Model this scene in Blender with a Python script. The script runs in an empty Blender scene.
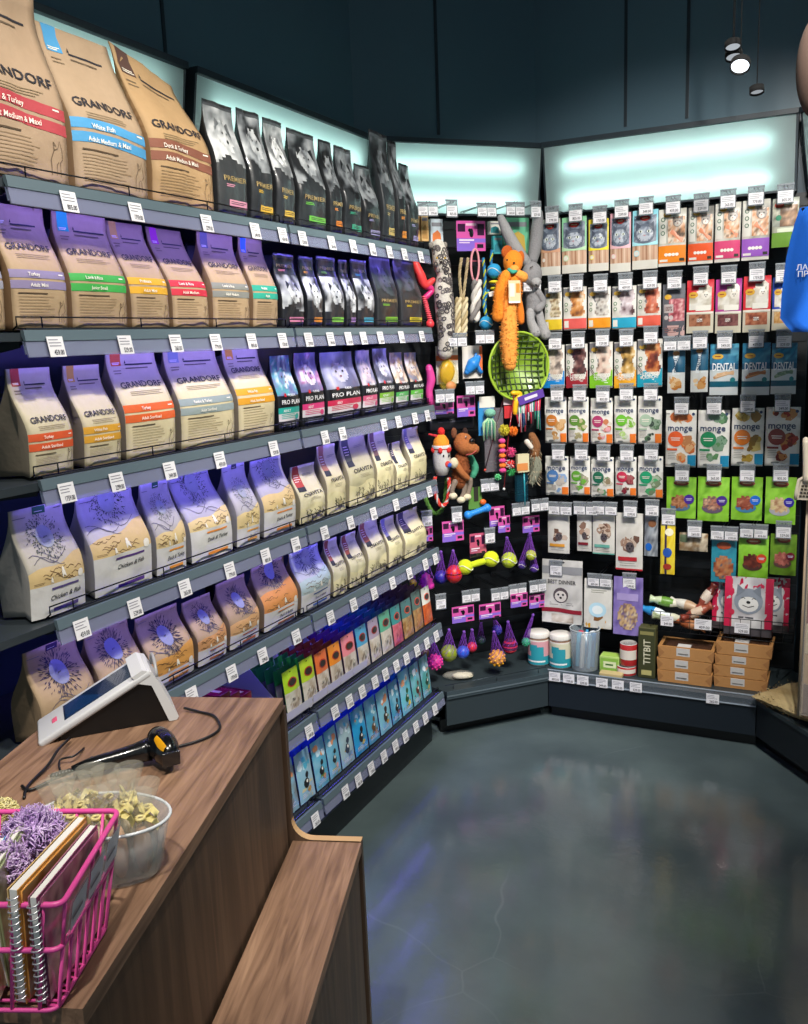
import bpy, bmesh, math, random
from mathutils import Vector, Matrix, noise
C = bpy.context.scene.collection
sc = bpy.context.scene
PI = math.pi
# ------------------------------------------------------------------ camera model (808 x 1024)
F, PITCH, ROLL, YAW = 900.0162, .1861, -.0395, .461
CAM = Vector((0, 0, 1.6))
_c, _s = math.cos(YAW), math.sin(YAW)
FWD = Vector((-_s*math.cos(PITCH), _c*math.cos(PITCH), -math.sin(PITCH)))
RGT = Vector((_c, _s, 0)); UPV = RGT.cross(FWD)
CR, SR = math.cos(ROLL), math.sin(ROLL)
def ray(px, py):
    du, dv = px-404, py-512
    return FWD + RGT*((CR*du+SR*dv)/F) - UPV*((-SR*du+CR*dv)/F)
def atz(px, py, z): r = ray(px, py); return CAM + r*((z-1.6)/r.z)
def atx(px, py, x): r = ray(px, py); return CAM + r*(x/r.x)
def aty(px, py, y): r = ray(px, py); return CAM + r*(y/r.y)
NM = Vector((-math.sin(.8198), math.cos(.8198), 0)); DM = Vector((math.cos(.8198), math.sin(.8198), 0))
def atm(px, py, d): r = ray(px, py); return CAM + r*((d-CAM.dot(NM))/r.dot(NM))
def pr(P):
    P = Vector(P)-CAM; x, y, z = P.dot(RGT), P.dot(UPV), P.dot(FWD)
    u, v = F*x/z, -F*y/z
    return 404+CR*u-SR*v, 512+SR*u+CR*v
def yof(px, x, z):
    a, b = .6, 3.6
    for _ in range(40):
        m = (a+b)/2
        if pr((x, m, z))[0] < px: a = m
        else: b = m
    return (a+b)/2
cd = bpy.data.cameras.new('camera'); cam = bpy.data.objects.new('camera', cd); C.objects.link(cam)
cd.lens = F*36/1024; cd.sensor_width = 36; cd.clip_start = .05
X = RGT*CR+UPV*SR; Y = UPV*CR-RGT*SR; Z = -FWD
m = Matrix((X, Y, Z)).transposed().to_4x4(); m.translation = CAM; cam.matrix_world = m
sc.camera = cam
# ------------------------------------------------------------------ colours, materials
def lin(c):
    if isinstance(c, str):
        c = c.lstrip('#'); c = [int(c[i:i+2], 16)/255 for i in (0, 2, 4)]
        return tuple(x/12.92 if x <= .04045 else ((x+.055)/1.055)**2.4 for x in c)+(1,)
    return tuple(c)+((1,) if len(c) == 3 else ())
_MD = {}
SPEC = {  # rough, metallic, bump, bump scale, coat, transmission/alpha
    'paper': (.72, 0, .25, 60, 0), 'film': (.38, 0, .35, 38, .25), 'foil': (.34, .25, .6, 30, .2), 'gloss': (.2, 0, 0, 1, .4),
    'plastic': (.4, 0, 0, 1, 0), 'plush': (.95, 0, 1.0, 170, 0), 'rope': (.9, 0, .8, 300, 0), 'dark': (.45, 0, 0, 1, 0),
    'metal': (.35, .8, 0, 1, 0), 'card': (.6, 0, 0, 1, 0), 'wall_sheen': (.3, 0, 0, 1, 0), 'matte': (.9, 0, .1, 200, 0), 'wire': (.35, .3, 0, 1, 0)}
def M(k):
    if k in _MD: return _MD[k]
    m = bpy.data.materials.new(k); m.use_nodes = True; nt = m.node_tree; n = nt.nodes; l = nt.links
    b = n['Principled BSDF']; out = n['Material Output']
    at = n.new('ShaderNodeAttribute'); at.attribute_name = 'Col'
    if k in SPEC:
        r, me, bu, bs, co = SPEC[k]
        b.inputs['Roughness'].default_value = r; b.inputs['Metallic'].default_value = me; b.inputs['Coat Weight'].default_value = co
        l.new(at.outputs['Color'], b.inputs['Base Color'])
        if bu:
            tc = n.new('ShaderNodeTexCoord'); no = n.new('ShaderNodeTexNoise'); no.inputs['Scale'].default_value = bs; no.inputs['Detail'].default_value = 3
            bp = n.new('ShaderNodeBump'); bp.inputs['Strength'].default_value = bu; bp.inputs['Distance'].default_value = .004
            l.new(tc.outputs['Object'], no.inputs['Vector']); l.new(no.outputs['Fac'], bp.inputs['Height']); l.new(bp.outputs['Normal'], b.inputs['Normal'])
            mx = n.new('ShaderNodeMix'); mx.data_type = 'RGBA'; mx.blend_type = 'MULTIPLY'; mx.inputs['Factor'].default_value = .35
            rp = n.new('ShaderNodeMapRange'); rp.inputs['To Min'].default_value = .75; rp.inputs['To Max'].default_value = 1.15
            l.new(no.outputs['Fac'], rp.inputs['Value']); l.new(at.outputs['Color'], mx.inputs['A']); l.new(rp.outputs['Result'], mx.inputs['B']); l.new(mx.outputs['Result'], b.inputs['Base Color'])
    elif k in ('clear', 'net', 'railglass', 'tubglass'):
        n.remove(b)
        tr = n.new('ShaderNodeBsdfTransparent'); pb = n.new('ShaderNodeBsdfPrincipled'); pb.inputs['Roughness'].default_value = .18 if k != 'net' else .6
        mxs = n.new('ShaderNodeMixShader'); mxs.inputs[0].default_value = {'clear': .22, 'net': .16, 'railglass': .55, 'tubglass': .3}[k]
        l.new(at.outputs['Color'], pb.inputs['Base Color']); l.new(tr.outputs[0], mxs.inputs[1]); l.new(pb.outputs[0], mxs.inputs[2]); l.new(mxs.outputs[0], out.inputs[0])
    elif k.startswith('emit'):
        n.remove(b); e = n.new('ShaderNodeEmission'); e.inputs['Strength'].default_value = float(k[4:]); l.new(at.outputs['Color'], e.inputs['Color']); l.new(e.outputs[0], out.inputs[0])
    elif k == 'diffuser':
        n.remove(b); t = n.new('ShaderNodeBsdfTranslucent'); t.inputs[0].default_value = (.80, .95, .93, 1)
        g = n.new('ShaderNodeBsdfPrincipled'); g.inputs['Base Color'].default_value = (.55, .62, .62, 1); g.inputs['Roughness'].default_value = .35
        mxs = n.new('ShaderNodeMixShader'); mxs.inputs[0].default_value = .35; l.new(t.outputs[0], mxs.inputs[1]); l.new(g.outputs[0], mxs.inputs[2]); l.new(mxs.outputs[0], out.inputs[0])
    elif k.startswith('wood'):
        tc = n.new('ShaderNodeTexCoord'); mp = n.new('ShaderNodeMapping'); l.new(tc.outputs['Object'], mp.inputs['Vector'])
        hz = k == 'wood_top'
        mp.inputs['Scale'].default_value = (34, 2.2, 34) if hz else (22, 22, 1.2)
        no = n.new('ShaderNodeTexNoise'); no.inputs['Scale'].default_value = 2.2; no.inputs['Detail'].default_value = 8; no.inputs['Distortion'].default_value = .9; l.new(mp.outputs[0], no.inputs['Vector'])
        m2 = n.new('ShaderNodeMapping'); l.new(tc.outputs['Object'], m2.inputs['Vector']); m2.inputs['Scale'].default_value = (5, .9, 5) if hz else (5, 5, .5)
        wv = n.new('ShaderNodeTexNoise'); wv.inputs['Scale'].default_value = 1.7; wv.inputs['Detail'].default_value = 2; l.new(m2.outputs[0], wv.inputs['Vector'])
        sn = n.new('ShaderNodeMath'); sn.operation = 'MULTIPLY'; sn.inputs[1].default_value = 26; l.new(wv.outputs['Fac'], sn.inputs[0])
        s2 = n.new('ShaderNodeMath'); s2.operation = 'SINE'; l.new(sn.outputs[0], s2.inputs[0])
        ad = n.new('ShaderNodeMath'); ad.operation = 'MULTIPLY_ADD'; ad.inputs[1].default_value = .045; l.new(s2.outputs[0], ad.inputs[0]); l.new(no.outputs['Fac'], ad.inputs[2])
        cr = n.new('ShaderNodeValToRGB'); l.new(ad.outputs[0], cr.inputs[0])
        cs = [(.28, '#5a4232'), (.45, '#765945'), (.60, '#896a54'), (.8, '#9c7b62')] if hz else [(.3, '#403024'), (.47, '#4e3b2d'), (.6, '#5a4535'), (.8, '#654e3c')]
        cr.color_ramp.elements[0].position, cr.color_ramp.elements[0].color = cs[0][0], lin(cs[0][1])
        cr.color_ramp.elements[1].position, cr.color_ramp.elements[1].color = cs[3][0], lin(cs[3][1])
        for p_, c_ in cs[1:3]: e = cr.color_ramp.elements.new(p_); e.color = lin(c_)
        l.new(cr.outputs[0], b.inputs['Base Color']); b.inputs['Roughness'].default_value = .5
        bp = n.new('ShaderNodeBump'); bp.inputs['Strength'].default_value = .12; bp.inputs['Distance'].default_value = .002; l.new(no.outputs['Fac'], bp.inputs['Height']); l.new(bp.outputs[0], b.inputs['Normal'])
    elif k == 'floor':
        tc = n.new('ShaderNodeTexCoord'); no = n.new('ShaderNodeTexNoise'); no.inputs['Scale'].default_value = 2.6; no.inputs['Detail'].default_value = 7; l.new(tc.outputs['Object'], no.inputs['Vector'])
        cr = n.new('ShaderNodeValToRGB'); cr.color_ramp.elements[0].position = .3; cr.color_ramp.elements[0].color = lin('#434f52'); cr.color_ramp.elements[1].position = .75; cr.color_ramp.elements[1].color = lin('#596768')
        l.new(no.outputs['Fac'], cr.inputs[0])
        # scuffs and scratches of their own shape
        vo = n.new('ShaderNodeTexVoronoi'); vo.feature = 'DISTANCE_TO_EDGE'; vo.inputs['Scale'].default_value = .9
        n3 = n.new('ShaderNodeTexNoise'); n3.inputs['Scale'].default_value = 3; l.new(tc.outputs['Object'], n3.inputs['Vector'])
        mxv = n.new('ShaderNodeMix'); mxv.data_type = 'RGBA'; mxv.inputs['Factor'].default_value = .12; l.new(tc.outputs['Object'], mxv.inputs['A']); l.new(n3.outputs['Color'], mxv.inputs['B']); l.new(mxv.outputs['Result'], vo.inputs['Vector'])
        mr = n.new('ShaderNodeMapRange'); mr.inputs['From Max'].default_value = .003; mr.inputs['To Min'].default_value = .10; mr.inputs['To Max'].default_value = 0; l.new(vo.outputs['Distance'], mr.inputs['Value'])
        n4 = n.new('ShaderNodeTexNoise'); n4.inputs['Scale'].default_value = 1.7; l.new(tc.outputs['Object'], n4.inputs['Vector'])
        m4 = n.new('ShaderNodeMapRange'); m4.inputs['From Min'].default_value = .5; m4.inputs['From Max'].default_value = .62; l.new(n4.outputs['Fac'], m4.inputs['Value'])
        mm = n.new('ShaderNodeMath'); mm.operation = 'MULTIPLY'; l.new(mr.outputs[0], mm.inputs[0]); l.new(m4.outputs[0], mm.inputs[1])
        mx = n.new('ShaderNodeMix'); mx.data_type = 'RGBA'; l.new(mm.outputs[0], mx.inputs['Factor']); l.new(cr.outputs[0], mx.inputs['A']); mx.inputs['B'].default_value = lin('#9aa5a4'); l.new(mx.outputs['Result'], b.inputs['Base Color'])
        n5 = n.new('ShaderNodeTexNoise'); n5.inputs['Scale'].default_value = 7; n5.inputs['Detail'].default_value = 5; l.new(tc.outputs['Object'], n5.inputs['Vector'])
        r5 = n.new('ShaderNodeMapRange'); r5.inputs['To Min'].default_value = .07; r5.inputs['To Max'].default_value = .21; b.inputs['IOR'].default_value = 1.7; l.new(n5.outputs['Fac'], r5.inputs['Value']); l.new(r5.outputs[0], b.inputs['Roughness'])
        n6 = n.new('ShaderNodeTexNoise'); n6.inputs['Scale'].default_value = 45; n6.inputs['Detail'].default_value = 2; l.new(tc.outputs['Object'], n6.inputs['Vector'])
        bp = n.new('ShaderNodeBump'); bp.inputs['Strength'].default_value = .12; bp.inputs['Distance'].default_value = .004; l.new(n6.outputs['Fac'], bp.inputs['Height']); l.new(bp.outputs[0], b.inputs['Normal'])
    elif k == 'blackwall':
        tc = n.new('ShaderNodeTexCoord'); no = n.new('ShaderNodeTexNoise'); no.inputs['Scale'].default_value = 5; no.inputs['Detail'].default_value = 5; l.new(tc.outputs['Object'], no.inputs['Vector'])
        cr = n.new('ShaderNodeValToRGB'); cr.color_ramp.elements[0].color = lin('#24323c'); cr.color_ramp.elements[1].color = lin('#30414c'); l.new(no.outputs['Fac'], cr.inputs[0]); l.new(cr.outputs[0], b.inputs['Base Color'])
        b.inputs['Roughness'].default_value = .28
    _MD[k] = m; return m
# ------------------------------------------------------------------ mesh builder
class MB:
    def __init__(s): s.v = []; s.f = []; s.c = []; s.m = []; s.s = []; s.T = None
    def add(s, vs, fs, col, mat='plastic', smooth=False, vcol=None):
        o = len(s.v)
        s.v += [tuple(s.T @ Vector(p)) if s.T else tuple(p) for p in vs]
        multi = isinstance(col, list)
        if not multi and not vcol: cl = lin(col)
        for i, f in enumerate(fs):
            s.f.append([o+k for k in f]); s.c.append([vcol[k] for k in f] if vcol else (lin(col[i]) if multi else cl)); s.m.append(mat); s.s.append(smooth)
    def box(s, c, d, col, mat='plastic', R=None, bev=0):
        x, y, z = d[0]/2, d[1]/2, d[2]/2
        if bev:
            bm = bmesh.new(); bmesh.ops.create_cube(bm, size=1)
            for v in bm.verts: v.co = Vector((v.co.x*d[0], v.co.y*d[1], v.co.z*d[2]))
            bmesh.ops.bevel(bm, geom=bm.edges[:], offset=bev, segments=3, profile=.5, affect='EDGES')
            vs = [v.co.copy() for v in bm.verts]; fs = [[v.index for v in f.verts] for f in bm.faces]; bm.free()
        else:
            vs = [Vector((a*x, b*y, e*z)) for a in (-1, 1) for b in (-1, 1) for e in (-1, 1)]
            fs = [(0, 1, 3, 2), (4, 6, 7, 5), (0, 4, 5, 1), (2, 3, 7, 6), (0, 2, 6, 4), (1, 5, 7, 3)]
        if R is not None: vs = [R @ v for v in vs]
        s.add([v+Vector(c) for v in vs], fs, col, mat, bool(bev))
    def tube(s, pts, r, col, mat='plastic', n=8, closed=False, cap=True):
        pts = [Vector(p) for p in pts]; N = len(pts); rs = r if isinstance(r, (list, tuple)) else [r]*N
        vs = []; up = None
        for i, p in enumerate(pts):
            a = pts[(i-1) % N] if (closed or i) else p; b = pts[(i+1) % N] if (closed or i < N-1) else p
            t = (b-a); t = t.normalized() if t.length > 1e-9 else Vector((0, 0, 1))
            if up is None: up = Vector((0, 0, 1)) if abs(t.z) < .9 else Vector((1, 0, 0))
            e = t.cross(up); e = e.normalized() if e.length > 1e-6 else t.orthogonal().normalized()
            up = e.cross(t).normalized()
            vs += [p+(e*math.cos(2*PI*k/n)+up*math.sin(2*PI*k/n))*rs[i] for k in range(n)]
        fs = []
        for i in range(N if closed else N-1):
            j = (i+1) % N
            for k in range(n): fs.append((i*n+k, i*n+(k+1) % n, j*n+(k+1) % n, j*n+k))
        if cap and not closed: fs += [list(range(n))[::-1], [(N-1)*n+k for k in range(n)]]
        if isinstance(col, list): col = [col[min(int(i/n*len(col)/max(N-1, 1)), len(col)-1)] for i in range(len(fs))]
        s.add(vs, fs, col, mat, True)
    def lathe(s, prof, c, col, mat='plastic', n=24, R=None):
        vs = []; fs = []; cols = []
        for r, z in prof: vs += [Vector((r*math.cos(2*PI*k/n), r*math.sin(2*PI*k/n), z)) for k in range(n)]
        for i in range(len(prof)-1):
            for k in range(n): fs.append((i*n+k, i*n+(k+1) % n, (i+1)*n+(k+1) % n, (i+1)*n+k)); cols.append(col[i] if isinstance(col, list) else col)
        if R is not None: vs = [R @ v for v in vs]
        s.add([v+Vector(c) for v in vs], fs, cols, mat, True)
    def ball(s, c, r, col, mat='plastic', seg=16, ring=10, R=None, fn=None, cf=None):
        if not isinstance(r, (tuple, list)): r = (r, r, r)
        vs = []; fs = []; cols = []
        for i in range(ring+1):
            th = PI*i/ring
            for k in range(seg):
                ph = 2*PI*k/seg; d = Vector((math.sin(th)*math.cos(ph), math.sin(th)*math.sin(ph), math.cos(th)))
                q = fn(d, th, ph) if fn else 1
                vs.append(Vector((d.x*r[0], d.y*r[1], d.z*r[2]))*q)
        for i in range(ring):
            for k in range(seg):
                fs.append((i*seg+k, (i+1)*seg+k, (i+1)*seg+(k+1) % seg, i*seg+(k+1) % seg))
                cols.append(cf(PI*(i+.5)/ring, 2*PI*(k+.5)/seg) if cf else col)
        if R is not None: vs = [R @ v for v in vs]
        s.add([v+Vector(c) for v in vs], fs, cols, mat, True)
    def prism(s, poly, a, b, col, mat='plastic'):      # poly: 3d points; extruded from +a to +b (vectors)
        n = len(poly); a = Vector(a); b = Vector(b)
        s.add([Vector(p)+a for p in poly]+[Vector(p)+b for p in poly], [list(range(n))[::-1], [n+k for k in range(n)]]+[(k, (k+1) % n, n+(k+1) % n, n+k) for k in range(n)], col, mat)
    def text(s, st, o, ex, ey, h, col, mat='card', maxw=None, anchor=.5):
        vs, fs, w = text2d(st); k = h
        if maxw and w*h > maxw: k = maxw/w
        ex, ey = Vector(ex), Vector(ey); o = Vector(o)
        s.add([o+ex*((x-w*anchor)*k)+ey*((y-.5)*h) for x, y in vs], fs, col, mat)
    def build(s, name, parent=None, loc=None, rz=None, **kw):
        me = bpy.data.meshes.new(name); me.from_pydata(s.v, [], s.f)
        ks = []
        for k in s.m:
            if k not in ks: ks.append(k)
        for k in ks: me.materials.append(M(k))
        ix = {k: i for i, k in enumerate(ks)}
        me.polygons.foreach_set('material_index', [ix[k] for k in s.m]); me.polygons.foreach_set('use_smooth', s.s)
        ca = me.color_attributes.new('Col', 'FLOAT_COLOR', 'CORNER')
        dat = []
        for f, c in zip(s.f, s.c):
            if isinstance(c, list):
                for q in c: dat += q
            else: dat += list(c)*len(f)
        ca.data.foreach_set('color', dat)
        me.update()
        o = bpy.data.objects.new(name, me); C.objects.link(o)
        if parent is not None: o.parent = parent
        if loc is not None: o.location = loc
        if rz is not None: o.rotation_euler = (0, 0, rz)
        for k, v in kw.items():
            if v: o[{'cat': 'category'}.get(k, k)] = v
        return o
_TX = {}
def text2d(st):
    if st in _TX: return _TX[st]
    cu = bpy.data.curves.new('t', 'FONT'); cu.body = st; cu.resolution_u = 2; cu.size = 1; cu.offset = .012
    o = bpy.data.objects.new('t', cu); C.objects.link(o)
    dg = bpy.context.evaluated_depsgraph_get(); e = o.evaluated_get(dg); me = e.to_mesh()
    vs = [(v.co.x, v.co.y) for v in me.vertices]; fs = [list(p.vertices) for p in me.polygons]
    e.to_mesh_clear(); C.objects.unlink(o); bpy.data.objects.remove(o); bpy.data.curves.remove(cu)
    if vs:
        x0 = min(v[0] for v in vs); x1 = max(v[0] for v in vs); H = .73
        vs = [((x-x0)/H, y/H) for x, y in vs]; w = (x1-x0)/H
    else: w = 0
    _TX[st] = (vs, fs, w); return _TX[st]
def thing(name, label, cat, loc=(0, 0, 0), rz=0, group=None):
    o = bpy.data.objects.new(name, None); C.objects.link(o); o.empty_display_size = .05
    o.location = loc; o.rotation_euler = (0, 0, rz); o['label'] = label; o['category'] = cat
    if group: o['group'] = group
    return o
def copy_tree(o, parent=None):
    c = o.copy(); C.objects.link(c)
    if parent: c.parent = parent
    for ch in list(o.children): copy_tree(ch, c)
    return c
def sm(x, a=0, b=1):
    t = min(1, max(0, (x-a)/(b-a))); return t*t*(3-2*t)
# ------------------------------------------------------------------ bags
class Bag:
    """local frame: x width, front faces -y, z up, origin at bottom centre"""
    def __init__(s, w, h, d, prof='gusset', col='#b59a72', side=None, back=None, mat='paper', lean=0, crump=.003, seed=0, nu=12, nv=16, tw=1., bw=1., zig=0, twist=0, skew=0, lexp=1.7):
        s.w, s.h, s.d, s.nu, s.nv, s.seed, s.mat = w, h, d, nu, nv, seed, mat
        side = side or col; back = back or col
        s.mb = MB(); rng = Vector((seed*3.7, seed*1.3, seed*.7))
        G = []; vs = []
        for j in range(nv+1):
            v = j/nv
            if prof == 'gusset': dd = d*(1-sm(v, .38, .93)*.97)*(1+.12*math.sin(PI*min(1, v/.7)))
            elif prof == 'doy': dd = d*((1-v)**.8*.9+.05)*(1+.15*math.sin(PI*v))
            elif prof == 'pillow': dd = d*max(.06, math.sin(PI*min(1, max(0, (v-.02)/.9)))**.55)
            else: dd = d
            wv = w*(bw+(1-bw)*sm(v, 0, .18))*(1-(1-tw)*sm(v, .5, 1))
            cy = lean*(v**lexp); tws = twist*sm(v, .4, 1); z = h*v*(1-.0)
            row = []
            for i in range(nu+1):
                u = i/nu; x = (u-.5)*wv
                bul = ((1-(2*u-1)**4) if prof == 'gusset' else (1-(2*u-1)**2)**.6) if prof != 'box' else 1
                fy = -dd/2*(.84+.16*bul) if prof != 'pillow' else -dd/2*(.1+.9*bul)
                nz = noise.noise(Vector((u*3.1, v*4.3, 0))+rng)*crump+noise.noise(Vector((u*9, v*12, 4))+rng)*crump*.45
                zz = z + (skew*(u-.5))*sm(v, .5, 1)
                row.append(Vector((x+skew*0, cy+fy+nz*(.4+.6*bul)+tws*(u-.5), zz)))
            G.append(row)
            ring = list(row)
            nb = 4
            def sidept(sg, fr, bk): return Vector(((fr.x+bk.x)/2-sg*min(dd*.22, .02)*(1 if prof == 'gusset' else 0), (fr.y+bk.y)/2, fr.z))
            bks = []
            for i in range(nb+1):
                u = 1-i/nb; x = (u-.5)*wv; bul = (1-(2*u-1)**2)**.6
                bks.append(Vector((x, cy+(dd/2)*((.72+.28*bul) if prof != 'pillow' else (.1+.9*bul))+tws*(u-.5), z+(skew*(u-.5))*sm(v, .5, 1))))
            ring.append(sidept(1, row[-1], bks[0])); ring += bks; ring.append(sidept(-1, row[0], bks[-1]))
            vs.append(ring)
        R = len(vs[0]); s.G = G
        flat = [p for r in vs for p in r]; fs = []; cols = []
        for j in range(nv):
            for k in range(R):
                k2 = (k+1) % R; fs.append((j*R+k, j*R+k2, (j+1)*R+k2, (j+1)*R+k))
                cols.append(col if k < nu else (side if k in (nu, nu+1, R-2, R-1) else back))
        fs.append(list(range(R))[::-1]); cols.append(back); fs.append([nv*R+k for k in range(R)]); cols.append(col)
        s.mb.add(flat, fs, cols, mat, True)
    def P(s, u, v, off=.0007):
        u = min(1, max(0, u))*s.nu; v = min(1, max(0, v))*s.nv
        i = min(int(u), s.nu-1); j = min(int(v), s.nv-1); a, b = u-i, v-j; G = s.G
        p = G[j][i]*(1-a)*(1-b)+G[j][i+1]*a*(1-b)+G[j+1][i]*(1-a)*b+G[j+1][i+1]*a*b
        return p+Vector((0, -off, 0))
    def _cuts(s, a, b, n):
        out = [a]; k = math.floor(a*n)+1
        while k/n < b-1e-6:
            if k/n > a+1e-6: out.append(k/n)
            k += 1
        return out+[b]
    def rect(s, u0, v0, u1, v1, col, mat=None, wave=0, ph=0, off=.0009):
        U = s._cuts(u0, u1, s.nu*(2 if wave else 1)); V = s._cuts(v0, v1, s.nv)
        f = (lambda u: wave*math.sin(u*5+ph)) if wave else (lambda u: 0)
        vs = [s.P(u, v+f(u), off) for v in V for u in U]; n = len(U)
        s.mb.add(vs, [(j*n+i, j*n+i+1, (j+1)*n+i+1, (j+1)*n+i) for j in range(len(V)-1) for i in range(n-1)], col, mat or s.mat, True)
    def region(s, lo, hi, col, u0=0, u1=1, mat=None, off=.0011):
        U = s._cuts(u0, u1, s.nu*2); n = len(U); K = max(2, int((hi(.5)-lo(.5))*s.nv*1.5)+1)
        vs = [s.P(u, lo(u)+(hi(u)-lo(u))*k/K, off) for k in range(K+1) for u in U]
        s.mb.add(vs, [(j*n+i, j*n+i+1, (j+1)*n+i+1, (j+1)*n+i) for j in range(K) for i in range(n-1)], col, mat or s.mat, True)
    def ell(s, cu, cv, ru, rv, col, mat=None, off=.0016, n=14, rings=2, jit=0, seed=0):
        rd = random.Random(seed); js = [1+rd.uniform(-jit, jit) for _ in range(n)]
        vs = [s.P(cu, cv, off)]
        for r in range(1, rings+1):
            vs += [s.P(cu+ru*js[k]*r/rings*math.cos(2*PI*k/n), cv+rv*js[k]*r/rings*math.sin(2*PI*k/n), off) for k in range(n)]
        fs = [(0, 1+k, 1+(k+1) % n) for k in range(n)]
        for r in range(1, rings): fs += [(1+(r-1)*n+k, 1+r*n+k, 1+r*n+(k+1) % n, 1+(r-1)*n+(k+1) % n) for k in range(n)]
        s.mb.add(vs, fs, col, mat or s.mat, True)
    def poly(s, pts, col, mat=None, off=.0018):
        cu = sum(p[0] for p in pts)/len(pts); cv = sum(p[1] for p in pts)/len(pts); n = len(pts)
        vs = [s.P(cu, cv, off)]+[s.P(u, v, off) for u, v in pts]
        s.mb.add(vs, [(0, 1+k, 1+(k+1) % n) for k in range(n)], col, mat or s.mat)
    def text(s, st, cu, cv, hm, col, maxw=.9, mat=None, slant=0, arc=0, off=.0024, rot=0, wid=None):
        vs, fs, w = text2d(st)
        if not vs: return
        kx = hm
        if wid: kx = wid*s.w/w
        elif w*hm > maxw*s.w: kx = maxw*s.w/w
        kz = hm; c_, s_ = math.cos(rot), math.sin(rot); out = []
        for x, y in vs:
            X_ = (x-w/2+slant*(y-.5))*kx; Z_ = (y-.5)*kz; X_, Z_ = X_*c_-Z_*s_, X_*s_+Z_*c_
            t = X_/(s.w*.5); out.append(s.P(cu+X_/s.w, cv+(Z_+arc*(1-t*t))/s.h, off))
        s.mb.add(out, fs, col, mat or s.mat)
    def stroke(s, pts, wm, col, off=.0017):
        a = wm/2; vs = []
        for i, (u, v) in enumerate(pts):
            p = pts[max(0, i-1)]; q = pts[min(len(pts)-1, i+1)]; dx, dy = (q[0]-p[0])*s.w, (q[1]-p[1])*s.h; L = math.hypot(dx, dy) or 1
            nx, ny = -dy/L*a, dx/L*a; vs += [s.P(u+nx/s.w, v+ny/s.h, off), s.P(u-nx/s.w, v-ny/s.h, off)]
        s.mb.add(vs, [(2*i, 2*i+1, 2*i+3, 2*i+2) for i in range(len(pts)-1)], col, s.mat)
    def lines(s, u0, u1, vt, vb, n, col, seed=0, th=.35):
        rd = random.Random(seed+s.seed); st = (vt-vb)/n
        for k in range(n): 
            v = vt-k*st; s.rect(u0, v-st*th, u0+(u1-u0)*rd.uniform(.72, 1), v, col, off=.0014)
    def blobs(s, u0, v0, u1, v1, cols, n, r, seed=0, asp=1):
        rd = random.Random(seed+s.seed)
        for k in range(n):
            rr = r*rd.uniform(.5, 1.2); a = rd.uniform(u0+rr*.8, u1-rr*.8) if u1-u0 > 1.6*rr else (u0+u1)/2; vr = rr*s.w/s.h*asp
            b = rd.uniform(v0+vr*.8, v1-vr*.8) if v1-v0 > 1.6*vr else (v0+v1)/2
            s.ell(a, b, rr, vr, rd.choice(cols), off=.0015+.00012*k, n=8, rings=1, jit=.3, seed=rd.random())
    def photo(s, u0, v0, u1, v1, ramp, sc=4, nu=18, nv=18, seed=0, off=.0013, mask=None, con=1.6):
        rmp = [lin(c) for c in ramp]; K = len(rmp)-1; rv = Vector((seed+s.seed*.37, seed*2.1, 1.5)); vs = [s.P(u0+(u1-u0)*i/nu, v0+(v1-v0)*j/nv, off) for j in range(nv+1) for i in range(nu+1)]; fs = []; cols = []
        vc = []
        for j in range(nv+1):
            for i in range(nu+1):
                a, b = i/nu, j/nv
                t = .5+.5*con*noise.fractal(Vector((a*sc, b*sc*(s.h*(v1-v0))/(s.w*(u1-u0)), 0))+rv, 1, 2, 3); t = min(.999, max(0, t))*K; k = int(t); q = t-k
                vc.append(tuple(rmp[k][z]*(1-q)+rmp[k+1][z]*q for z in range(3))+(1,))
        for j in range(nv):
            for i in range(nu):
                if mask and not mask((i+.5)/nu, (j+.5)/nv): continue
                fs.append((j*(nu+1)+i, j*(nu+1)+i+1, (j+1)*(nu+1)+i+1, (j+1)*(nu+1)+i))
        s.mb.add(vs, fs, None, s.mat, True, vcol=vc)
    def burst(s, cu, cv, r, ri, col, n=110, seed=0, mode='leaf'):
        rd = random.Random(seed+s.seed); a_ = s.w/s.h
        for k in range(n):
            an = rd.uniform(0, 2*PI); q = rd.uniform(ri, r)*rd.uniform(.85, 1); L = rd.uniform(.012, .03)*(1.7 if mode == 'line' else 1); t = .0055
            an2 = an+(rd.uniform(-.8, .8) if mode == 'leaf' else rd.uniform(-.15, .15))
            cx, cy = cu+q*math.cos(an), cv+q*math.sin(an)*a_
            dx, dy = math.cos(an2)*L, math.sin(an2)*L*a_; nx, ny = -math.sin(an2)*t, math.cos(an2)*t*a_
            if 0 < cx < 1 and 0 < cy < 1: s.mb.add([s.P(cx-dx, cy-dy, .0016), s.P(cx+nx, cy+ny, .0016), s.P(cx+dx, cy+dy, .0016), s.P(cx-nx, cy-ny, .0016)], [(0, 1, 2, 3)], col, s.mat)
    def build(s, name, label, cat, group=None, loc=(0, 0, 0), rz=0, parent=None):
        return s.mb.build(name, parent, loc, rz, label=label, cat=cat, group=group)
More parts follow.
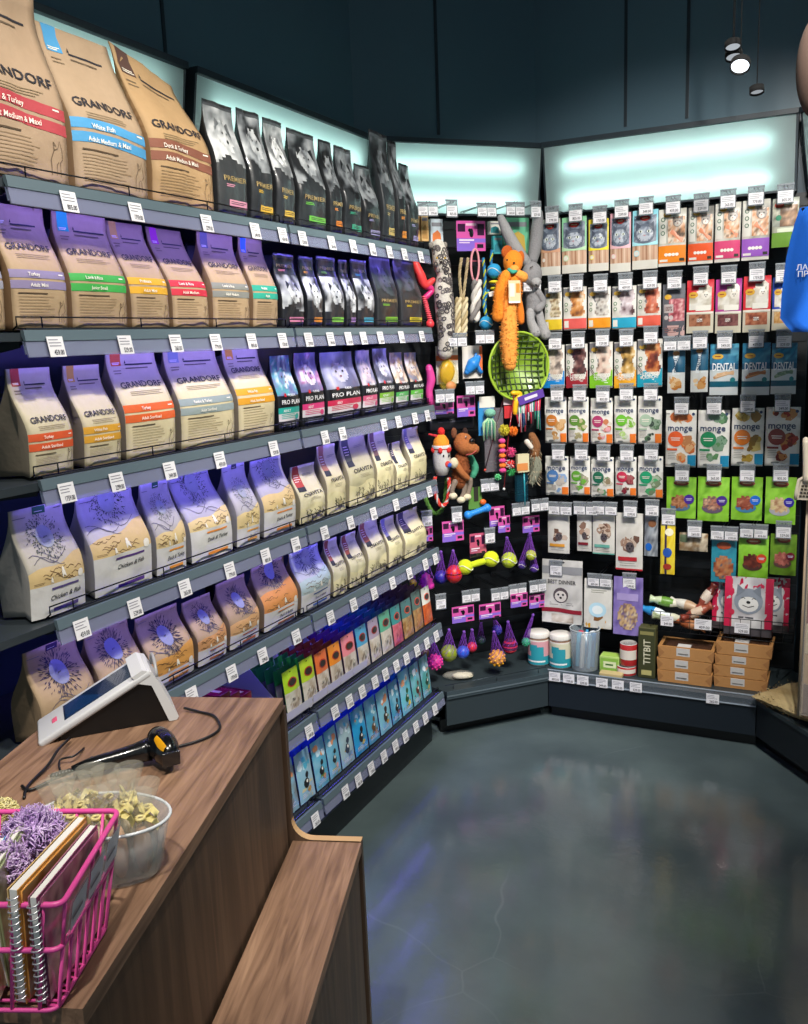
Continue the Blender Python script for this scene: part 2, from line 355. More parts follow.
# ================================================================== LIGHTS AND EXPOSURE
sc.view_settings.view_transform = 'Standard'; sc.view_settings.look = 'None'; sc.view_settings.gamma = 1; sc.view_settings.exposure = .18
w = bpy.data.worlds.new('world'); sc.world = w; w.use_nodes = True; w.node_tree.nodes['Background'].inputs[0].default_value = (.55, .72, .8, 1); w.node_tree.nodes['Background'].inputs[1].default_value = .30
def spot(loc, aim, e, ang, col=(1, .93, .82), r=.04, blend=.6):
    ld = bpy.data.lights.new('spot_lamp', 'SPOT'); ld.energy = e; ld.spot_size = math.radians(ang); ld.spot_blend = blend; ld.shadow_soft_size = r; ld.color = col
    o = bpy.data.objects.new('spot_lamp', ld); C.objects.link(o); o.location = loc; o.rotation_euler = (Vector(aim)-Vector(loc)).to_track_quat('-Z', 'Y').to_euler(); return o
LW = (1, .95, .86)
spot((-.15, .55, 3.1), (-1.45, 1.5, 1.2), 120, 62, LW)
spot((-.05, 1.7, 3.15), (-1.45, 1.9, 1.1), 115, 66, LW)
spot((.0, 2.3, 3.15), (-1.42, 2.7, 1.0), 110, 64, LW)
spot((.1, 1.5, 3.1), (-.7, 3.7, 1.2), 178, 60, (1, .96, .90))
spot((.3, 1.7, 3.1), (-.25, 3.7, 1.2), 125, 56, (1, .96, .90))
spot((-.4, 1.8, 3.1), (-1.35, 3.4, 1.1), 80, 50, (1, .96, .90))
spot((-.5, .1, 3.1), (-.85, .75, .9), 130, 44, LW)
spot((.9, .9, 3.15), (.3, 2.2, 0), 70, 70, (.95, .98, 1))
# ================================================================== THE ROOM
WL = -1.79          # face of the left back wall
YR = 3.885            # face of the right back wall
PB = 2.10; PT = 2.366 # light boxes
ZC = 3.25
def quadwall(name, a, b, z0, z1, mat='blackwall', th=.06, col='#1a2229'):
    a = Vector((a[0], a[1], 0)); b = Vector((b[0], b[1], 0)); d = (b-a).normalized(); n = Vector((-d.y, d.x, 0))
    mb = MB(); mb.prism([a+Vector((0, 0, z0)), b+Vector((0, 0, z0)), b+Vector((0, 0, z1)), a+Vector((0, 0, z1))], (0, 0, 0), n*th, col, mat)
    return mb.build(name, kind='structure')
mb = MB(); mb.box((0, 1.6, -.03), (5.4, 5.6, .06), '#3d484a', 'floor'); mb.build('floor', kind='structure')
mb = MB(); mb.box((0, 1.6, ZC+.03), (5.4, 5.6, .06), '#10161b', 'blackwall'); mb.build('ceiling', kind='structure')
K1 = (WL, (3.555+WL*.731)/.682)       # corner left / middle
K2 = (-(3.555-.682*YR)/.731, YR)      # corner middle / right
K3 = (-.15, YR)                       # corner right / side
SD = Vector((.62, -.785, 0)).normalized(); K4 = (K3[0]+SD.x*1.6, K3[1]+SD.y*1.6)
quadwall('wall_left', (WL, .55), K1, 0, ZC)
quadwall('wall_middle', K1, K2, 0, ZC)
quadwall('wall_back', K2, K3, 0, ZC)
quadwall('wall_right', K3, K4, 0, ZC)
# tall glossy strips between the upper wall sheets
for i, p in enumerate([(WL+.004, 2.19, 0), (K1[0]+DM.x*.36-NM.x*.004, K1[1]+DM.y*.36-NM.y*.004, .82), (-.86, YR-.004, 0), (-.62, YR-.004, 0)]):
    mb = MB(); mb.box((p[0], p[1], (PT+.05+ZC)/2), ((.006, .012) if i == 0 else (.012, .006))+(ZC-PT-.06,), '#26323b', 'dark', R=Matrix.Rotation(p[2], 3, 'Z') if p[2] else None); mb.build('trim_%d' % (i+1), kind='structure')
# ---- lighter upper wall sheets; the glass reflection is put into their colour
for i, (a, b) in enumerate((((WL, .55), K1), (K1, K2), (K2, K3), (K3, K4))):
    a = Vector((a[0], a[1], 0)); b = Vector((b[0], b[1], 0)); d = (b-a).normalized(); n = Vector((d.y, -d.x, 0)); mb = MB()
    mb.prism([a+Vector((0, 0, PT+.022)), b+Vector((0, 0, PT+.022)), b+Vector((0, 0, ZC-.002)), a+Vector((0, 0, ZC-.002))], n*.0005, n*.003, '#5c7684', 'wall_sheen'); mb.build('trim_%d' % (i+5), kind='structure')
# ---- light boxes
def light_box(a, b, label, n_in, end_inset=.01):
    """a,b: xy along the wall face, n_in: unit vector into the room"""
    a = Vector((a[0], a[1], 0)); b = Vector((b[0], b[1], 0)); d = (b-a); L = d.length; d.normalize(); ni = Vector(n_in).normalized()
    t = thing('light_box', label, 'light', tuple(a)+() if False else (a.x, a.y, PB), 0)
    def W(s_, q, z): return Vector((0, 0, 0))+d*s_+ni*q+Vector((0, 0, z))
    H = PT-PB; dep = .11
    mb = MB()
    prof = [W(0, .002, 0), W(0, dep*.55, 0), W(0, dep*.55, .008), W(0, .01, .008), W(0, .01, H), W(0, dep, H), W(0, dep, H+.018), W(0, .002, H+.018)]
    mb.prism(prof, d*end_inset, d*(L-end_inset), '#27323a', 'dark')
    for s_ in (end_inset, L-end_inset-.008): mb.prism([W(0, .005, 0), W(0, dep*.5, 0), W(0, dep-.01, H), W(0, .005, H)], d*s_, d*(s_+.008), '#2a343b', 'dark')
    mb.build('housing', t)
    mb = MB(); N = 12; vs = []
    for k in range(N+1):
        v = k/N; q = dep*.5+(dep*.5-.012)*(v**.8)
        for s_ in (end_inset+.008, L-end_inset-.008): vs.append(W(s_, q, .006+(H-.008)*v))
    mb.add(vs, [(2*k, 2*k+1, 2*k+3, 2*k+2) for k in range(N)], '#ffffff', 'diffuser', True)
    mb.build('diffuser', t)
    ln = L-2*end_inset-.14
    for zz, q in ((.062, .034), (.190, .052)):
        nt = max(1, round(ln/.85)); seg = ln/nt
        for k in range(nt):
            s0 = end_inset+.07+k*seg+.01; s1 = s0+seg-.03
            mb = MB(); mb.tube([W(s0, q, zz), W(s1, q, zz)], .008, '#d8fbf4', 'emit9.5', n=8); mb.build('tube_lamp', t)
    return t
light_box((WL, 1.05), (WL, 2.165), 'long back-lit panel above the left shelf, behind the big kraft bags', (1, 0, 0))
light_box((WL, 2.185), (WL, K1[1]-.01), 'back-lit panel above the left shelf, behind the black bags', (1, 0, 0))
light_box(K1, (K2[0]-DM.x*.012, K2[1]-DM.y*.012), 'back-lit panel above the hanging toys on the short corner wall', -NM)
light_box((K2[0]+.048, YR), (-.20, YR), 'wide back-lit panel above the hanging treat packs', (0, -1, 0))
light_box((K3[0]+SD.x*.03, K3[1]+SD.y*.03), (K3[0]+SD.x*1.1, K3[1]+SD.y*1.1), 'back-lit panel on the right side wall, just visible at the picture edge', (SD.y, -SD.x, 0))
# ---- glowing discs on cords, added in place of reflections in the dark upper wall
def reflection_spot(px, py, y, r, st, label, aim):
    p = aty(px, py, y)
    t = thing('spot_reflection', label, 'light', tuple(p), 0, 'glowing discs for reflections above the treat wall')
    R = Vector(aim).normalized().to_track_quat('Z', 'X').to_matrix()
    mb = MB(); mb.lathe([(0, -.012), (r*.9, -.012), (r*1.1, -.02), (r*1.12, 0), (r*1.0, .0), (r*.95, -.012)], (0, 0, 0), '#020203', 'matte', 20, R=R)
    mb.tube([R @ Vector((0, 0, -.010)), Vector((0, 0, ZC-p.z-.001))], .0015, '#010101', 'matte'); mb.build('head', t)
    mb = MB(); mb.lathe([(.0001, -.004), (r*.97, -.006)], (0, 0, 0), '#eef6ff', 'emit%s' % st, 20, R=R); mb.build('lens', t)  # lens-shaped disc whose glow stands for the reflected spot
reflection_spot(733, 48, 3.1, .022, '.45', 'uppermost dim glowing disc standing for a reflection at upper right', (.1, -.3, -1))
reflection_spot(734, 58, 3.16, .024, '.4', 'dim glowing disc for a reflection, just under the uppermost one at upper right', (.1, -.3, -1))
reflection_spot(740, 67, 3.0, .026, '3', 'brightest round glowing disc standing for a reflection at upper right', (0, -.75, -1))
reflection_spot(757, 93, 3.2, .020, '.35', 'lowest faint glowing disc standing for a reflection at upper right', (.1, -.2, -1))
# ================================================================== LEFT SHELVING
XF = -1.405
HS = [1.931, 1.652, 1.365, 1.081, .814, .508, .22]
Y0, YM, Y1 = 1.242, 2.178, 3.114
names7 = ['top', 'second', 'third', 'fourth', 'fifth', 'sixth', 'bottom']
LP = [[67,134,205,253.5,281,301,330,351.5,371,388,403,419.5],
      [54,123.5,174,214,250,281,307,329,347,362,379,400,420.5],
      [65,115,168,218,272,323.5,341,382.5,397,413.5,426],
      [80,133,183,228,264,294,323,349,372,394.5,412,428],
      [190,230,261,294.6,329,352,372.6,391,408,424,434],
      [307.6,322,333.5,348,360.7,373.5,384,395,405,415.7,425.5,435],
      [314,328,344,357,369.7,382.5,394,404,414.6,424,433.6]]
PRICES = ['779.00', '805.00', '1759.00', '2299.00', '349.00', '459.00', '529.00', '265.00']
_pk = 0
def price_card(parent, c, ex, ey, w, h, holder=False, name='price_label'):
    """flat printed card: c centre, ex/ey unit vectors in its plane"""
    global _pk; _pk += 1
    ex, ey = Vector(ex), Vector(ey); nz = ex.cross(ey); c = Vector(c); mb = MB()
    def q(a, b, z): return c+ex*a+ey*b+nz*z
    def pl(a0, b0, a1, b1, z, col, mat='card'): mb.add([q(a0, b0, z), q(a1, b0, z), q(a1, b1, z), q(a0, b1, z)], [(0, 1, 2, 3)], col, mat)
    if holder:
        mb.prism([q(-w*.56, -h*.62, 0), q(w*.56, -h*.62, 0), q(w*.56, h*1.05, 0), q(-w*.56, h*1.05, 0)], nz*-.002, nz*.0005, '#8e949a', 'railglass')
        mb.box(c+ey*h*1.05-nz*.004, (w*1.15, .008, .006), '#9aa0a6', 'gloss', R=Matrix((ex, -nz, ey)).transposed())
    mb.prism([q(-w/2, -h/2, 0), q(w/2, -h/2, 0), q(w/2, h/2, 0), q(-w/2, h/2, 0)], nz*.0006, nz*.0014, '#e9e7ea', 'card')
    rd = random.Random(_pk)
    for k in range(3): pl(-w*.42, h*(.36-k*.15)-h*.045, -w*.42+w*.84*rd.uniform(.6, 1), h*(.36-k*.15), .0019, '#8b8a94')
    mb.text(PRICES[_pk % len(PRICES)], q(w*.08, -h*.27, .0022), ex, ey, h*.26, '#33333d', maxw=w*.62)
    return mb.build(name, parent)
for si, h in enumerate(HS):
    for bi, (ya, yb) in enumerate(((Y0, YM-.006), (YM+.006, Y1))):
        t = thing('gondola_shelf', '%s shelf of the %s bay of the left shelving, with price rail and wire fence' % (names7[si], ('near', 'far')[bi]), 'shelf', (XF, (ya+yb)/2, h), 0, 'shelves of the left shelving')
        L = (yb-ya)
        mb = MB(); mb.box((-.19, -.09*(bi == 0), -.014), (.37, L-.012+.18*(bi == 0), .016), '#2c3338', 'dark')
        for e in (-1, 1):   # bracket under each end
            s_ = e*(L/2-.008); mb.prism([(-.31, s_, -.022), (-.02, s_, -.022), (-.02, s_, -.034), (-.31, s_, -.075)], (0, -.0015, 0), (0, .0015, 0), '#22282c', 'dark')
        mb.build('shelf_board', t)
        mb = MB()
        mb.prism([(-.006, -L/2, -.001), (.002, -L/2, -.001), (.006, -L/2, -.022), (.001, -L/2, -.024), (-.006, -L/2, -.010)], (0, 0, 0), (0, L, 0), '#5a6a72', 'plastic')
        mb.prism([(.001, -L/2, -.022), (.004, -L/2, -.022), (.010, -L/2, -.052), (.007, -L/2, -.053)], (0, 0, 0), (0, L, 0), '#8d92ae', 'railglass')
        mb.prism([(-.004, -L/2, -.022), (-.002, -L/2, -.022), (.002, -L/2, -.046), (0, -L/2, -.047)], (0, 0, 0), (0, L, 0), '#6d7690', 'plastic')
        rail = mb.build('price_rail', t)
        ex = Vector((0, 1, 0)); ey = Vector((-.19, 0, .98)).normalized()
        for px in LP[si]:
            y = yof(px, XF+.006, h-.034)
            if not (ya+.02 < y < yb-.015): continue
            o = price_card(rail, (.0115, y-(ya+yb)/2, -.034), ex, ey, .040, .040)
        # wire fence
        mb = MB(); f = -.018; z1 = .024 if si < 5 else .016
        mb.tube([(f-.012, -L/2+.004, 0), (f, -L/2+.004, z1*.3), (f, -L/2+.004, z1), (f, L/2-.004, z1), (f, L/2-.004, z1*.3), (f-.012, L/2-.004, 0)], .0017, '#14171b', 'metal', n=6)
        mb.tube([(f, -L/2+.006, .003), (f, L/2-.006, .003)], .0014, '#14171b', 'metal', n=6)
        for k in (.07, .37, .66, .95):
            y = -L/2+L*k; mb.tube([(f, y, 0), (f, y, z1)], .0015, '#14171b', 'metal', n=6)
        mb.build('wire_fence', t)
        # blue LED strips: under the front edge (lights the goods below) and along the front lip
        mb = MB(); mb.box((-.024, 0, -.026), (.010, L-.03, .006), '#20242a', 'dark')
        for k in range(int(L/.028)): mb.box((-.024, -L/2+.03+k*.028, -.030), (.006, .008, .003), '#4a3cff', 'emit3')
        mb.build('led_strip', t)
        mb = MB(); mb.box((-.0085, 0, .0012), (.004, L-.03, .003), '#20242a', 'dark')
        mb.box((-.0108, 0, .0012), (.0008, L-.04, .002), '#5a48ff', 'emit5')
        mb.build('lip_led_strip', t)
        if si < 6:
            ld = bpy.data.lights.new('led_glow', 'AREA'); ld.shape = 'RECTANGLE'; ld.size = .014; ld.size_y = L-.04; ld.energy = .66; ld.color = (.20, .16, 1)
            lo = bpy.data.objects.new('led_glow', ld); C.objects.link(lo); lo.location = (XF-.028-.045*(si >= 4), (ya+yb)/2, h-.0335)
            lo.rotation_euler = Vector((-.75, 0, -1)).to_track_quat('-Z', 'Y').to_euler()
            # keep long side along y
            z = Vector((.75, 0, 1)).normalized(); yy = Vector((0, 1, 0)); xx = yy.cross(z)
            lo.rotation_euler = Matrix((xx, yy, z)).transposed().to_euler()
# uprights and plinth of the left unit
for i, y in enumerate((Y0-.004, YM, Y1+.006)):
    mb = MB(); mb.box((0, 0, 1.02), (.03, .008, 2.03), '#171c20', 'metal')
    for k in range(48): mb.box((.0156, 0, .08+k*.04), (.001, .003, .014), '#05070a', 'dark')
    mb.build('shelving_upright', loc=(WL+.018, y, 0), label='slotted black upright carrying the left shelves, ' + ['at the near end', 'between the two bays', 'at the far corner'][i], cat='upright', group='uprights of the left shelving')
t = thing('shelving_plinth', 'black plinth under the bottom shelf of the left shelving', 'plinth', (0, 0, 0))
mb = MB(); mb.box((XF-.06, (Y0+Y1)/2, .075), (.012, Y1-Y0, .149), '#1b2226', 'dark'); mb.box((XF-.2, Y0+.006, .075), (.27, .012, .149), '#1b2226', 'dark'); mb.build('kick_panel', t)
mb = MB(); mb.box((XF-.025, (Y0+Y1)/2, .151), (.05, Y1-Y0, .004), '#2b3338', 'dark'); mb.build('top_lip', t)
# ---- base units of the other two walls
HB = .205
def base_unit(name, label, pts, kick, fc='#2a3439'):
    """pts: outline xy (front-left, front-right, back-right, back-left)"""
    t = thing(name, label, 'shelf', (0, 0, 0))
    fl, fr, br, bl = [Vector((p[0], p[1], 0)) for p in pts]
    mb = MB(); mb.prism([fl, fr, br, bl], (0, 0, HB-.018), (0, 0, HB-.002), '#2c363a', 'dark'); mb.build('shelf_board', t)
    d = (fr-fl).normalized(); n = Vector((d.y, -d.x, 0))
    if n.dot(br-fr) > 0: n = -n
    mb = MB(); mb.prism([fl-n*.004, fr-n*.004, fr-n*.02, fl-n*.02], (0, 0, .055), (0, 0, HB-.018), fc, 'dark'); mb.build('front_panel', t)
    mb = MB(); mb.prism([fl-n*(kick+0), fr-n*kick, fr-n*(kick+.015), fl-n*(kick+.015)], (0, 0, 0), (0, 0, .0548), '#05080b', 'dark'); mb.build('kick_panel', t)
    return t, fl, fr, d, n
F1 = (XF, (3.175+XF*.731)/.682); F2 = (-(3.175-.682*3.493)/.731, 3.493); F3 = (-.262, 3.493)
tb, fl, fr, d, n = base_unit('base_shelf', 'low base shelf under the hanging toys on the short corner wall', [F1, F2, (K2[0], K2[1]-.003), (K1[0]+.004, K1[1]-.004)], .07)
mb = MB(); mb.prism([fl, fr, fr+n*.004, fl+n*.004], (0, 0, HB-.035), (0, 0, HB-.002), '#39454b', 'plastic'); mb.prism([fl, fr, fr+n*.007, fl+n*.007], (0, 0, HB-.024), (0, 0, HB-.019), '#59656b', 'plastic')
mb.tube([fl+Vector((0, 0, HB+.02))-n*.015, fr+Vector((0, 0, HB+.02))-n*.015], .0014, '#3a4248', 'metal')
for k in (.08, .5, .92): p = fl.lerp(fr, k)-n*.015; mb.tube([p+Vector((0, 0, HB)), p+Vector((0, 0, HB+.02))], .0014, '#3a4248', 'metal')
mb.build('front_rail', tb)
tr, fl, fr, d, n = base_unit('base_shelf', 'long low base shelf under the treat packs, with jars and kraft boxes on it', [F2, F3, (K3[0]-.004, YR-.003), (K2[0]+.004, YR-.003)], .045, '#121b24')
mb = MB(); mb.prism([fl, fr, fr+n*.002, fl+n*.002], (0, 0, HB-.03), (0, 0, HB+.016), '#8d97a2', 'clear'); mb.prism([fl+n*.002, fr+n*.002, fr+n*.006, fl+n*.006], (0, 0, HB-.03), (0, 0, HB-.026), '#9aa5b0', 'gloss'); mb.prism([fl+n*.001, fr+n*.001, fr+n*.004, fl+n*.004], (0, 0, HB+.014), (0, 0, HB+.018), '#9aa5b0', 'gloss')
rl = mb.build('front_rail', tr)
for px in (555, 569, 583, 602, 618, 636, 713):
    p = aty(px, 690, 3.49); price_card(rl, (p.x, 3.487, HB-.012 if px < 700 else HB-.018), (1, 0, 0), (0, 0, 1), .048, .040)
sn = Vector((SD.y, -SD.x, 0));  # normal pointing into the room
if sn.x > 0: sn = -sn
ts, fl, fr, d, n = base_unit('base_shelf', 'low black base shelf along the right side wall, mostly out of view', [F3, tuple((Vector((F3[0], F3[1], 0))+SD*1.0)[:2]), tuple((Vector((K3[0], K3[1], 0))+SD*1.12)[:2]), tuple((Vector((K3[0]+.004, K3[1]-.006, 0)))[:2])], .05, '#0f161d')
# ================================================================== BAG DESIGNS
KR, CRM = '#b59a78', '#d6c8a2'
def d_grand(B, band, tab, t1, t2, tv=.55, bands=(.35, .43, .245, .325), wave=0, ink='#2c2a33', ph=0, doodle=1):
    B.rect(.08, .84, .27, 1, tab); B.lines(.10, .25, .87, .845, 2, '#f1ead8', 1, .5)
    B.poly([(.33, .86), (.35, .89), (.36, .86)], ink); B.lines(.34, .93, .855, .83, 1, ink, 3, .5); B.lines(.34, .8, .82, .80, 1, '#6c5b48', 3, .5)
    B.lines(.09, .25, .80, .75, 2, '#7d6a52', 5, .3)
    B.text('GRANDORF', .5, tv, .056*B.h, ink, wid=.80, arc=.012*B.h)
    B.lines(.2, .86, tv-.055, tv-.10, 3, '#8a7757', 2, .25)
    b0, b1, c0, c1 = bands
    B.rect(0, b0, 1, b1, band, wave=wave, ph=ph); B.rect(0, c0, 1, c1, band, wave=wave, ph=ph)
    B.text(t1, .36, (b0+b1)/2, .030*B.h, '#f6f0e2', maxw=.42, off=.0034); B.text(t2, .43, (c0+c1)/2, .030*B.h, '#f6f0e2', maxw=.55, off=.0034)
    B.lines(.84, .95, (b0+b1)/2+.008, (b0+b1)/2-.008, 1, '#f6f0e2', 1, .6)
    B.lines(.09, .62, c0-.03, c0-.05, 1, '#5a4733', 4, .45); B.lines(.09, .75, c0-.06, .05, 9, '#8a7150', 4, .16)
    for p_ in ([(.80, .06), (.79, .14), (.82, .19), (.81, .23)], [(.82, .19), (.86, .20), (.88, .24), (.91, .20), (.92, .15)], [(.92, .15), (.89, .13), (.90, .06)], [(.85, .06), (.85, .12), (.87, .13)], [(.81, .23), (.84, .21)]): B.stroke(p_, .0013, '#5f4d38')
    B.mb  # bottom fold
    B.rect(.02, .012, .98, .02, '#8f7752')
def d_sun(B, top, terr, white, bar, txt, ink='#3b4a44', bv=.72, bc=.5, tlo=.30, thi=.47, oval='#9a9ea6', mode='leaf', tag=None, burst_n=250, txtv=None, slope=.1, hills=3, br=.34):
    lo = lambda u: tlo+slope*.6*(u-.5)*0; hi = lambda u: thi+slope*(u-.4)+.018*math.sin(u*9)
    B.region(lambda u: 0, lambda u: tlo, white); B.region(lo, hi, terr)
    rd = random.Random(B.seed)
    for k in range(hills):
        a = rd.uniform(0, .5); B.stroke([(a+q*.07, thi+.03+.03*k+.05*math.sin(q*.7+k)+.012*rd.random()) for q in range(8)], .0012, '#5d5a6a')
    for k in range(14): 
        a, b = rd.uniform(.03, .8), rd.uniform(tlo+.015, thi-.03); B.stroke([(a+q*.03, b+.012*math.sin(q*1.3+k)) for q in range(6)], .0013, '#6f5434')
    B.burst(bc, bv, br, br*.42, ink, burst_n, mode=mode); B.ell(bc, bv, br*.42, br*.46*B.w/B.h, oval, off=.0021, n=20); 
    B.text('almo', bc, bv, .018*B.h, ink, maxw=br*.7, slant=.3, rot=.2, off=.003)
    # little figures walking
    for q, (fx, fy, k) in enumerate(((.55, tlo+.07, 1), (.33, tlo+.03, .6))):
        B.ell(fx, fy+.045*k, .022*k, .020*k, '#e9e4d6', off=.0023); B.poly([(fx-.03*k, fy+.03*k), (fx+.03*k, fy+.03*k), (fx+.05*k, fy-.035*k), (fx, fy-.01), (fx-.02*k, fy-.04*k)], '#e9e4d6', off=.0024)
    B.ell(.88, tlo+.03, .06, .06*B.w/B.h, '#e5e0d2', off=.0022, n=10, jit=.15)
    B.rect(.32, tlo-.055, .82, tlo-.035, bar, off=.0022); 
    B.text(txt, .58, txtv or tlo-.125, .045*B.h, '#26262b', maxw=.6, slant=.35, rot=.03)
    B.rect(.33, .04, .82, .075, bar, off=.0022); B.lines(.05, .22, tlo+.035, tlo+.01, 2, '#7a5f3d', 2)
    if tag: B.rect(.4, .93, .63, 1, tag); B.lines(.43, .6, .955, .94, 1, '#d8d8d0', 1)
    B.lines(.04, .28, .92, .90, 1, '#6b6b74', 2); B.lines(.8, .95, .955, .94, 1, '#3c3c44', 2)
def d_osa(B, tab, ink='#2b2a28', tv=.50, art='#57543f', low='#d9cfa2', tabw=.24):
    B.region(lambda u: 0, lambda u: .30+.03*math.sin(u*7+B.seed), low)
    B.rect(.06, .64, .06+tabw, 1, tab); B.rect(.06, .56, .06+tabw, .64, '#33343f'); B.lines(.09, .27, .85, .70, 4, '#e9d8d0', 1, .3)
    B.lines(.45, .9, .84, .80, 2, '#8f8a86', 2); B.text('OSAVITA', .52, tv, .060*B.h, ink, wid=.74)
    B.lines(.35, .75, tv-.07, tv-.13, 3, '#8b8366', 3, .22)
    rd = random.Random(B.seed)
    for k in range(7):
        a, b = rd.uniform(.06, .86), rd.uniform(.03, .09); hh = rd.uniform(.08, .2)
        B.stroke([(a, b), (a+.01, b+hh*.5), (a+rd.uniform(-.03, .03), b+hh)], .002, art)
        for q in range(4): z = b+hh*(.3+.18*q); B.stroke([(a, z), (a+.045*(-1)**q, z+.03)], .0017, art)
    B.blobs(.4, .03, .95, .18, [art, '#8a8468', '#b5a979'], 9, .06)
def d_prem(B, stripe, gold='#a08a5a', photo=('#6f7377', '#8b8f92', '#55585c', '#a5a8aa', '#3c3f43'), hi=.95, lo=.42, small=False, txtv=.33, tcol=None):
    # animal portrait in greys on the black bag
    rmp = [photo[4], photo[4], photo[2], photo[0], photo[1], photo[3]]
    B.photo(0, lo-.06, 1, hi, rmp, 2.4, 16, 20, mask=lambda a, b: b > .12+.14*math.sin(a*6+B.seed)*(.5)+.10)
    cx, cy = .52, (hi+lo)/2+.02
    B.photo(cx-.28, cy-.15, cx+.30, cy+.14, [photo[2], photo[0], photo[1], photo[3], photo[3]], 3.2, 14, 14, 5, off=.0019, mask=lambda a, b: (2*a-1)**2+(2*b-1)**2 < 1+.2*math.sin(a*17+b*9))
    B.poly([(cx-.27, cy+.04), (cx-.22, cy+.16), (cx-.10, cy+.11)], photo[4], off=.0027); B.poly([(cx+.12, cy+.11), (cx+.25, cy+.14), (cx+.29, cy+.01)], photo[4], off=.0027)
    for e in (-1, 1): B.ell(cx+.02+e*.085, cy+.03, .022, .011, '#121316', off=.003, n=8, rings=1)
    B.ell(cx+.03, cy-.045, .042, .018, '#16171a', off=.003, n=8, rings=1)
    B.text('PREMIER', .5, txtv, .045*B.h, gold, wid=.72); B.lines(.2, .5, txtv-.05, txtv-.08, 2, tcol or stripe, 1, .5)
    B.rect(.30, .085, .97, .15, stripe); B.lines(.35, .92, .135, .105, 2, '#26262a', 1, .35)
    B.rect(0, .94, 1, .975, '#4b4e52')
def d_pro(B, band, photo=('#7c7f92', '#a2a4b5', '#565a72', '#c9c6cc'), band2=None, split=.47):
    B.photo(0, split, 1, 1, [photo[2], photo[2], photo[0], photo[1], photo[3]], 2.6, 16, 16)
    B.photo(.26, .56, .74, .84, [photo[0], photo[1], photo[3], '#b9b4b0'], 3, 12, 12, 7, off=.0022, mask=lambda a, b: (2*a-1)**2+(2*b-1)**2 < 1)
    B.poly([(.28, .78), (.33, .90), (.43, .82)], photo[0], off=.0042); B.poly([(.58, .82), (.68, .90), (.74, .78)], photo[0], off=.0042)
    for e in (-1, 1): B.ell(.5+e*.1, .72, .03, .018, '#23242c', off=.0046, n=8, rings=1)
    B.ell(.5, .65, .03, .016, '#8a5a5a', off=.0046, n=8, rings=1)
    B.rect(.22, .455, .30, .50, '#c8262e', off=.0046); B.text('PURINA', .55, .475, .034*B.h, '#e8e8ec', maxw=.42, off=.0048)
    B.text('PRO PLAN', .5, .385, .062*B.h, '#f2f2f4', wid=.80, off=.004)
    B.rect(0, .23, 1, .31, band); B.text('ADULT', .3, .27, .035*B.h, '#f4f4f4', maxw=.4, off=.003); B.rect(0, .13, 1, .23, '#cfc9cc'); B.lines(.08, .8, .22, .15, 3, band, 1, .4); B.ell(.78, .18, .09, .04, band2 or band, off=.0026)
    B.lines(.1, .9, .10, .04, 2, '#8b8e96', 2, .3)
# ================================================================== BAGS ON THE LEFT SHELVES
BX = XF-.031
def shelf_bag(si, pl, prr, top, label, design, name='pet_food_bag', cat='bag', depth=.10, group=None, maxtop=None, front=BX, **kw):
    """pl, prr: base corners on the shelf; top: where the top right corner stands in the picture (for height and lean)"""
    h = HS[si]; ya, yb = yof(pl, front, h), yof(prr, front, h); ya += .005; yb -= .006
    P = aty(top[0], top[1], yb); H = P.z-h
    if si > 0: H = min(H, HS[si-1]-h-.040)
    W = yb-ya; tx = max(P.x, WL+.03); ox = front-depth/2; lean = ox-tx
    lean = max(-.01, min(lean, .18))
    kw.setdefault('seed', int(pl)+si*100); kw.setdefault('tw', .95)
    B = Bag(W, H, depth, lean=lean, **kw); design(B)
    return B.build(name, label, cat, group, (ox, (ya+yb)/2, h+.0005), PI/2)
G0 = 'kraft pet food bags on the left shelving'; G1 = 'black premium pet food bags on the left shelving'; G2 = 'illustrated pet food bags on the left shelving'; G3 = 'cream pet food bags on the left shelving'; G4 = 'small black bags on the third shelf'
TOP = dict(depth=.12, crump=.009, nv=18, lexp=3)
big = dict(tv=.53, bands=(.365, .425, .285, .345), wave=.012)
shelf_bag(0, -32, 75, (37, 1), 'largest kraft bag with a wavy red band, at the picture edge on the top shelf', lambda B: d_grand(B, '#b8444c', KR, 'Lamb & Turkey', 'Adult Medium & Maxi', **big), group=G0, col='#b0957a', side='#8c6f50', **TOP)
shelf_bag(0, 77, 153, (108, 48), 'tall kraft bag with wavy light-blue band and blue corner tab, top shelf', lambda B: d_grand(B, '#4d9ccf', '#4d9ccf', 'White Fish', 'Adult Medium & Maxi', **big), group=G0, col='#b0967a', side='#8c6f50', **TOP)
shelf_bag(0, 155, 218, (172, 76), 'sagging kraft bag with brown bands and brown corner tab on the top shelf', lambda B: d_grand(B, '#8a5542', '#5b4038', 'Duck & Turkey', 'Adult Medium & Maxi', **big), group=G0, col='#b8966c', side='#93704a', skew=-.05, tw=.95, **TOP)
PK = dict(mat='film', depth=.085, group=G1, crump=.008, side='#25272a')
pale = ('#b0b3b5', '#d2d4d5', '#8c9092', '#e4e5e5', '#6b6e71')  # silver print, raised to carry light from above on the bag tops
mid = ('#878b8f', '#a2a6a9', '#5c6064', '#c2c5c7', '#222427')
drk = ('#5c6064', '#74787c', '#393c40', '#8c9093', '#141517')
shelf_bag(0, 219, 251, (244, 106), 'silver-topped bag with pale pink label, next to the kraft bags, top shelf', lambda B: d_prem(B, '#d893a8', photo=pale), col='#3a3c3e', **PK)
shelf_bag(0, 252, 276.5, (271, 113), 'black bag with a dark dog portrait and yellow label on the top shelf', lambda B: d_prem(B, '#e0b53c', photo=mid), col='#2b2d30', **PK)
shelf_bag(0, 277.5, 298, (297, 121), 'pale-topped slim black bag with yellow label on the top shelf', lambda B: d_prem(B, '#d9b44a', photo=pale), col='#303236', **PK)
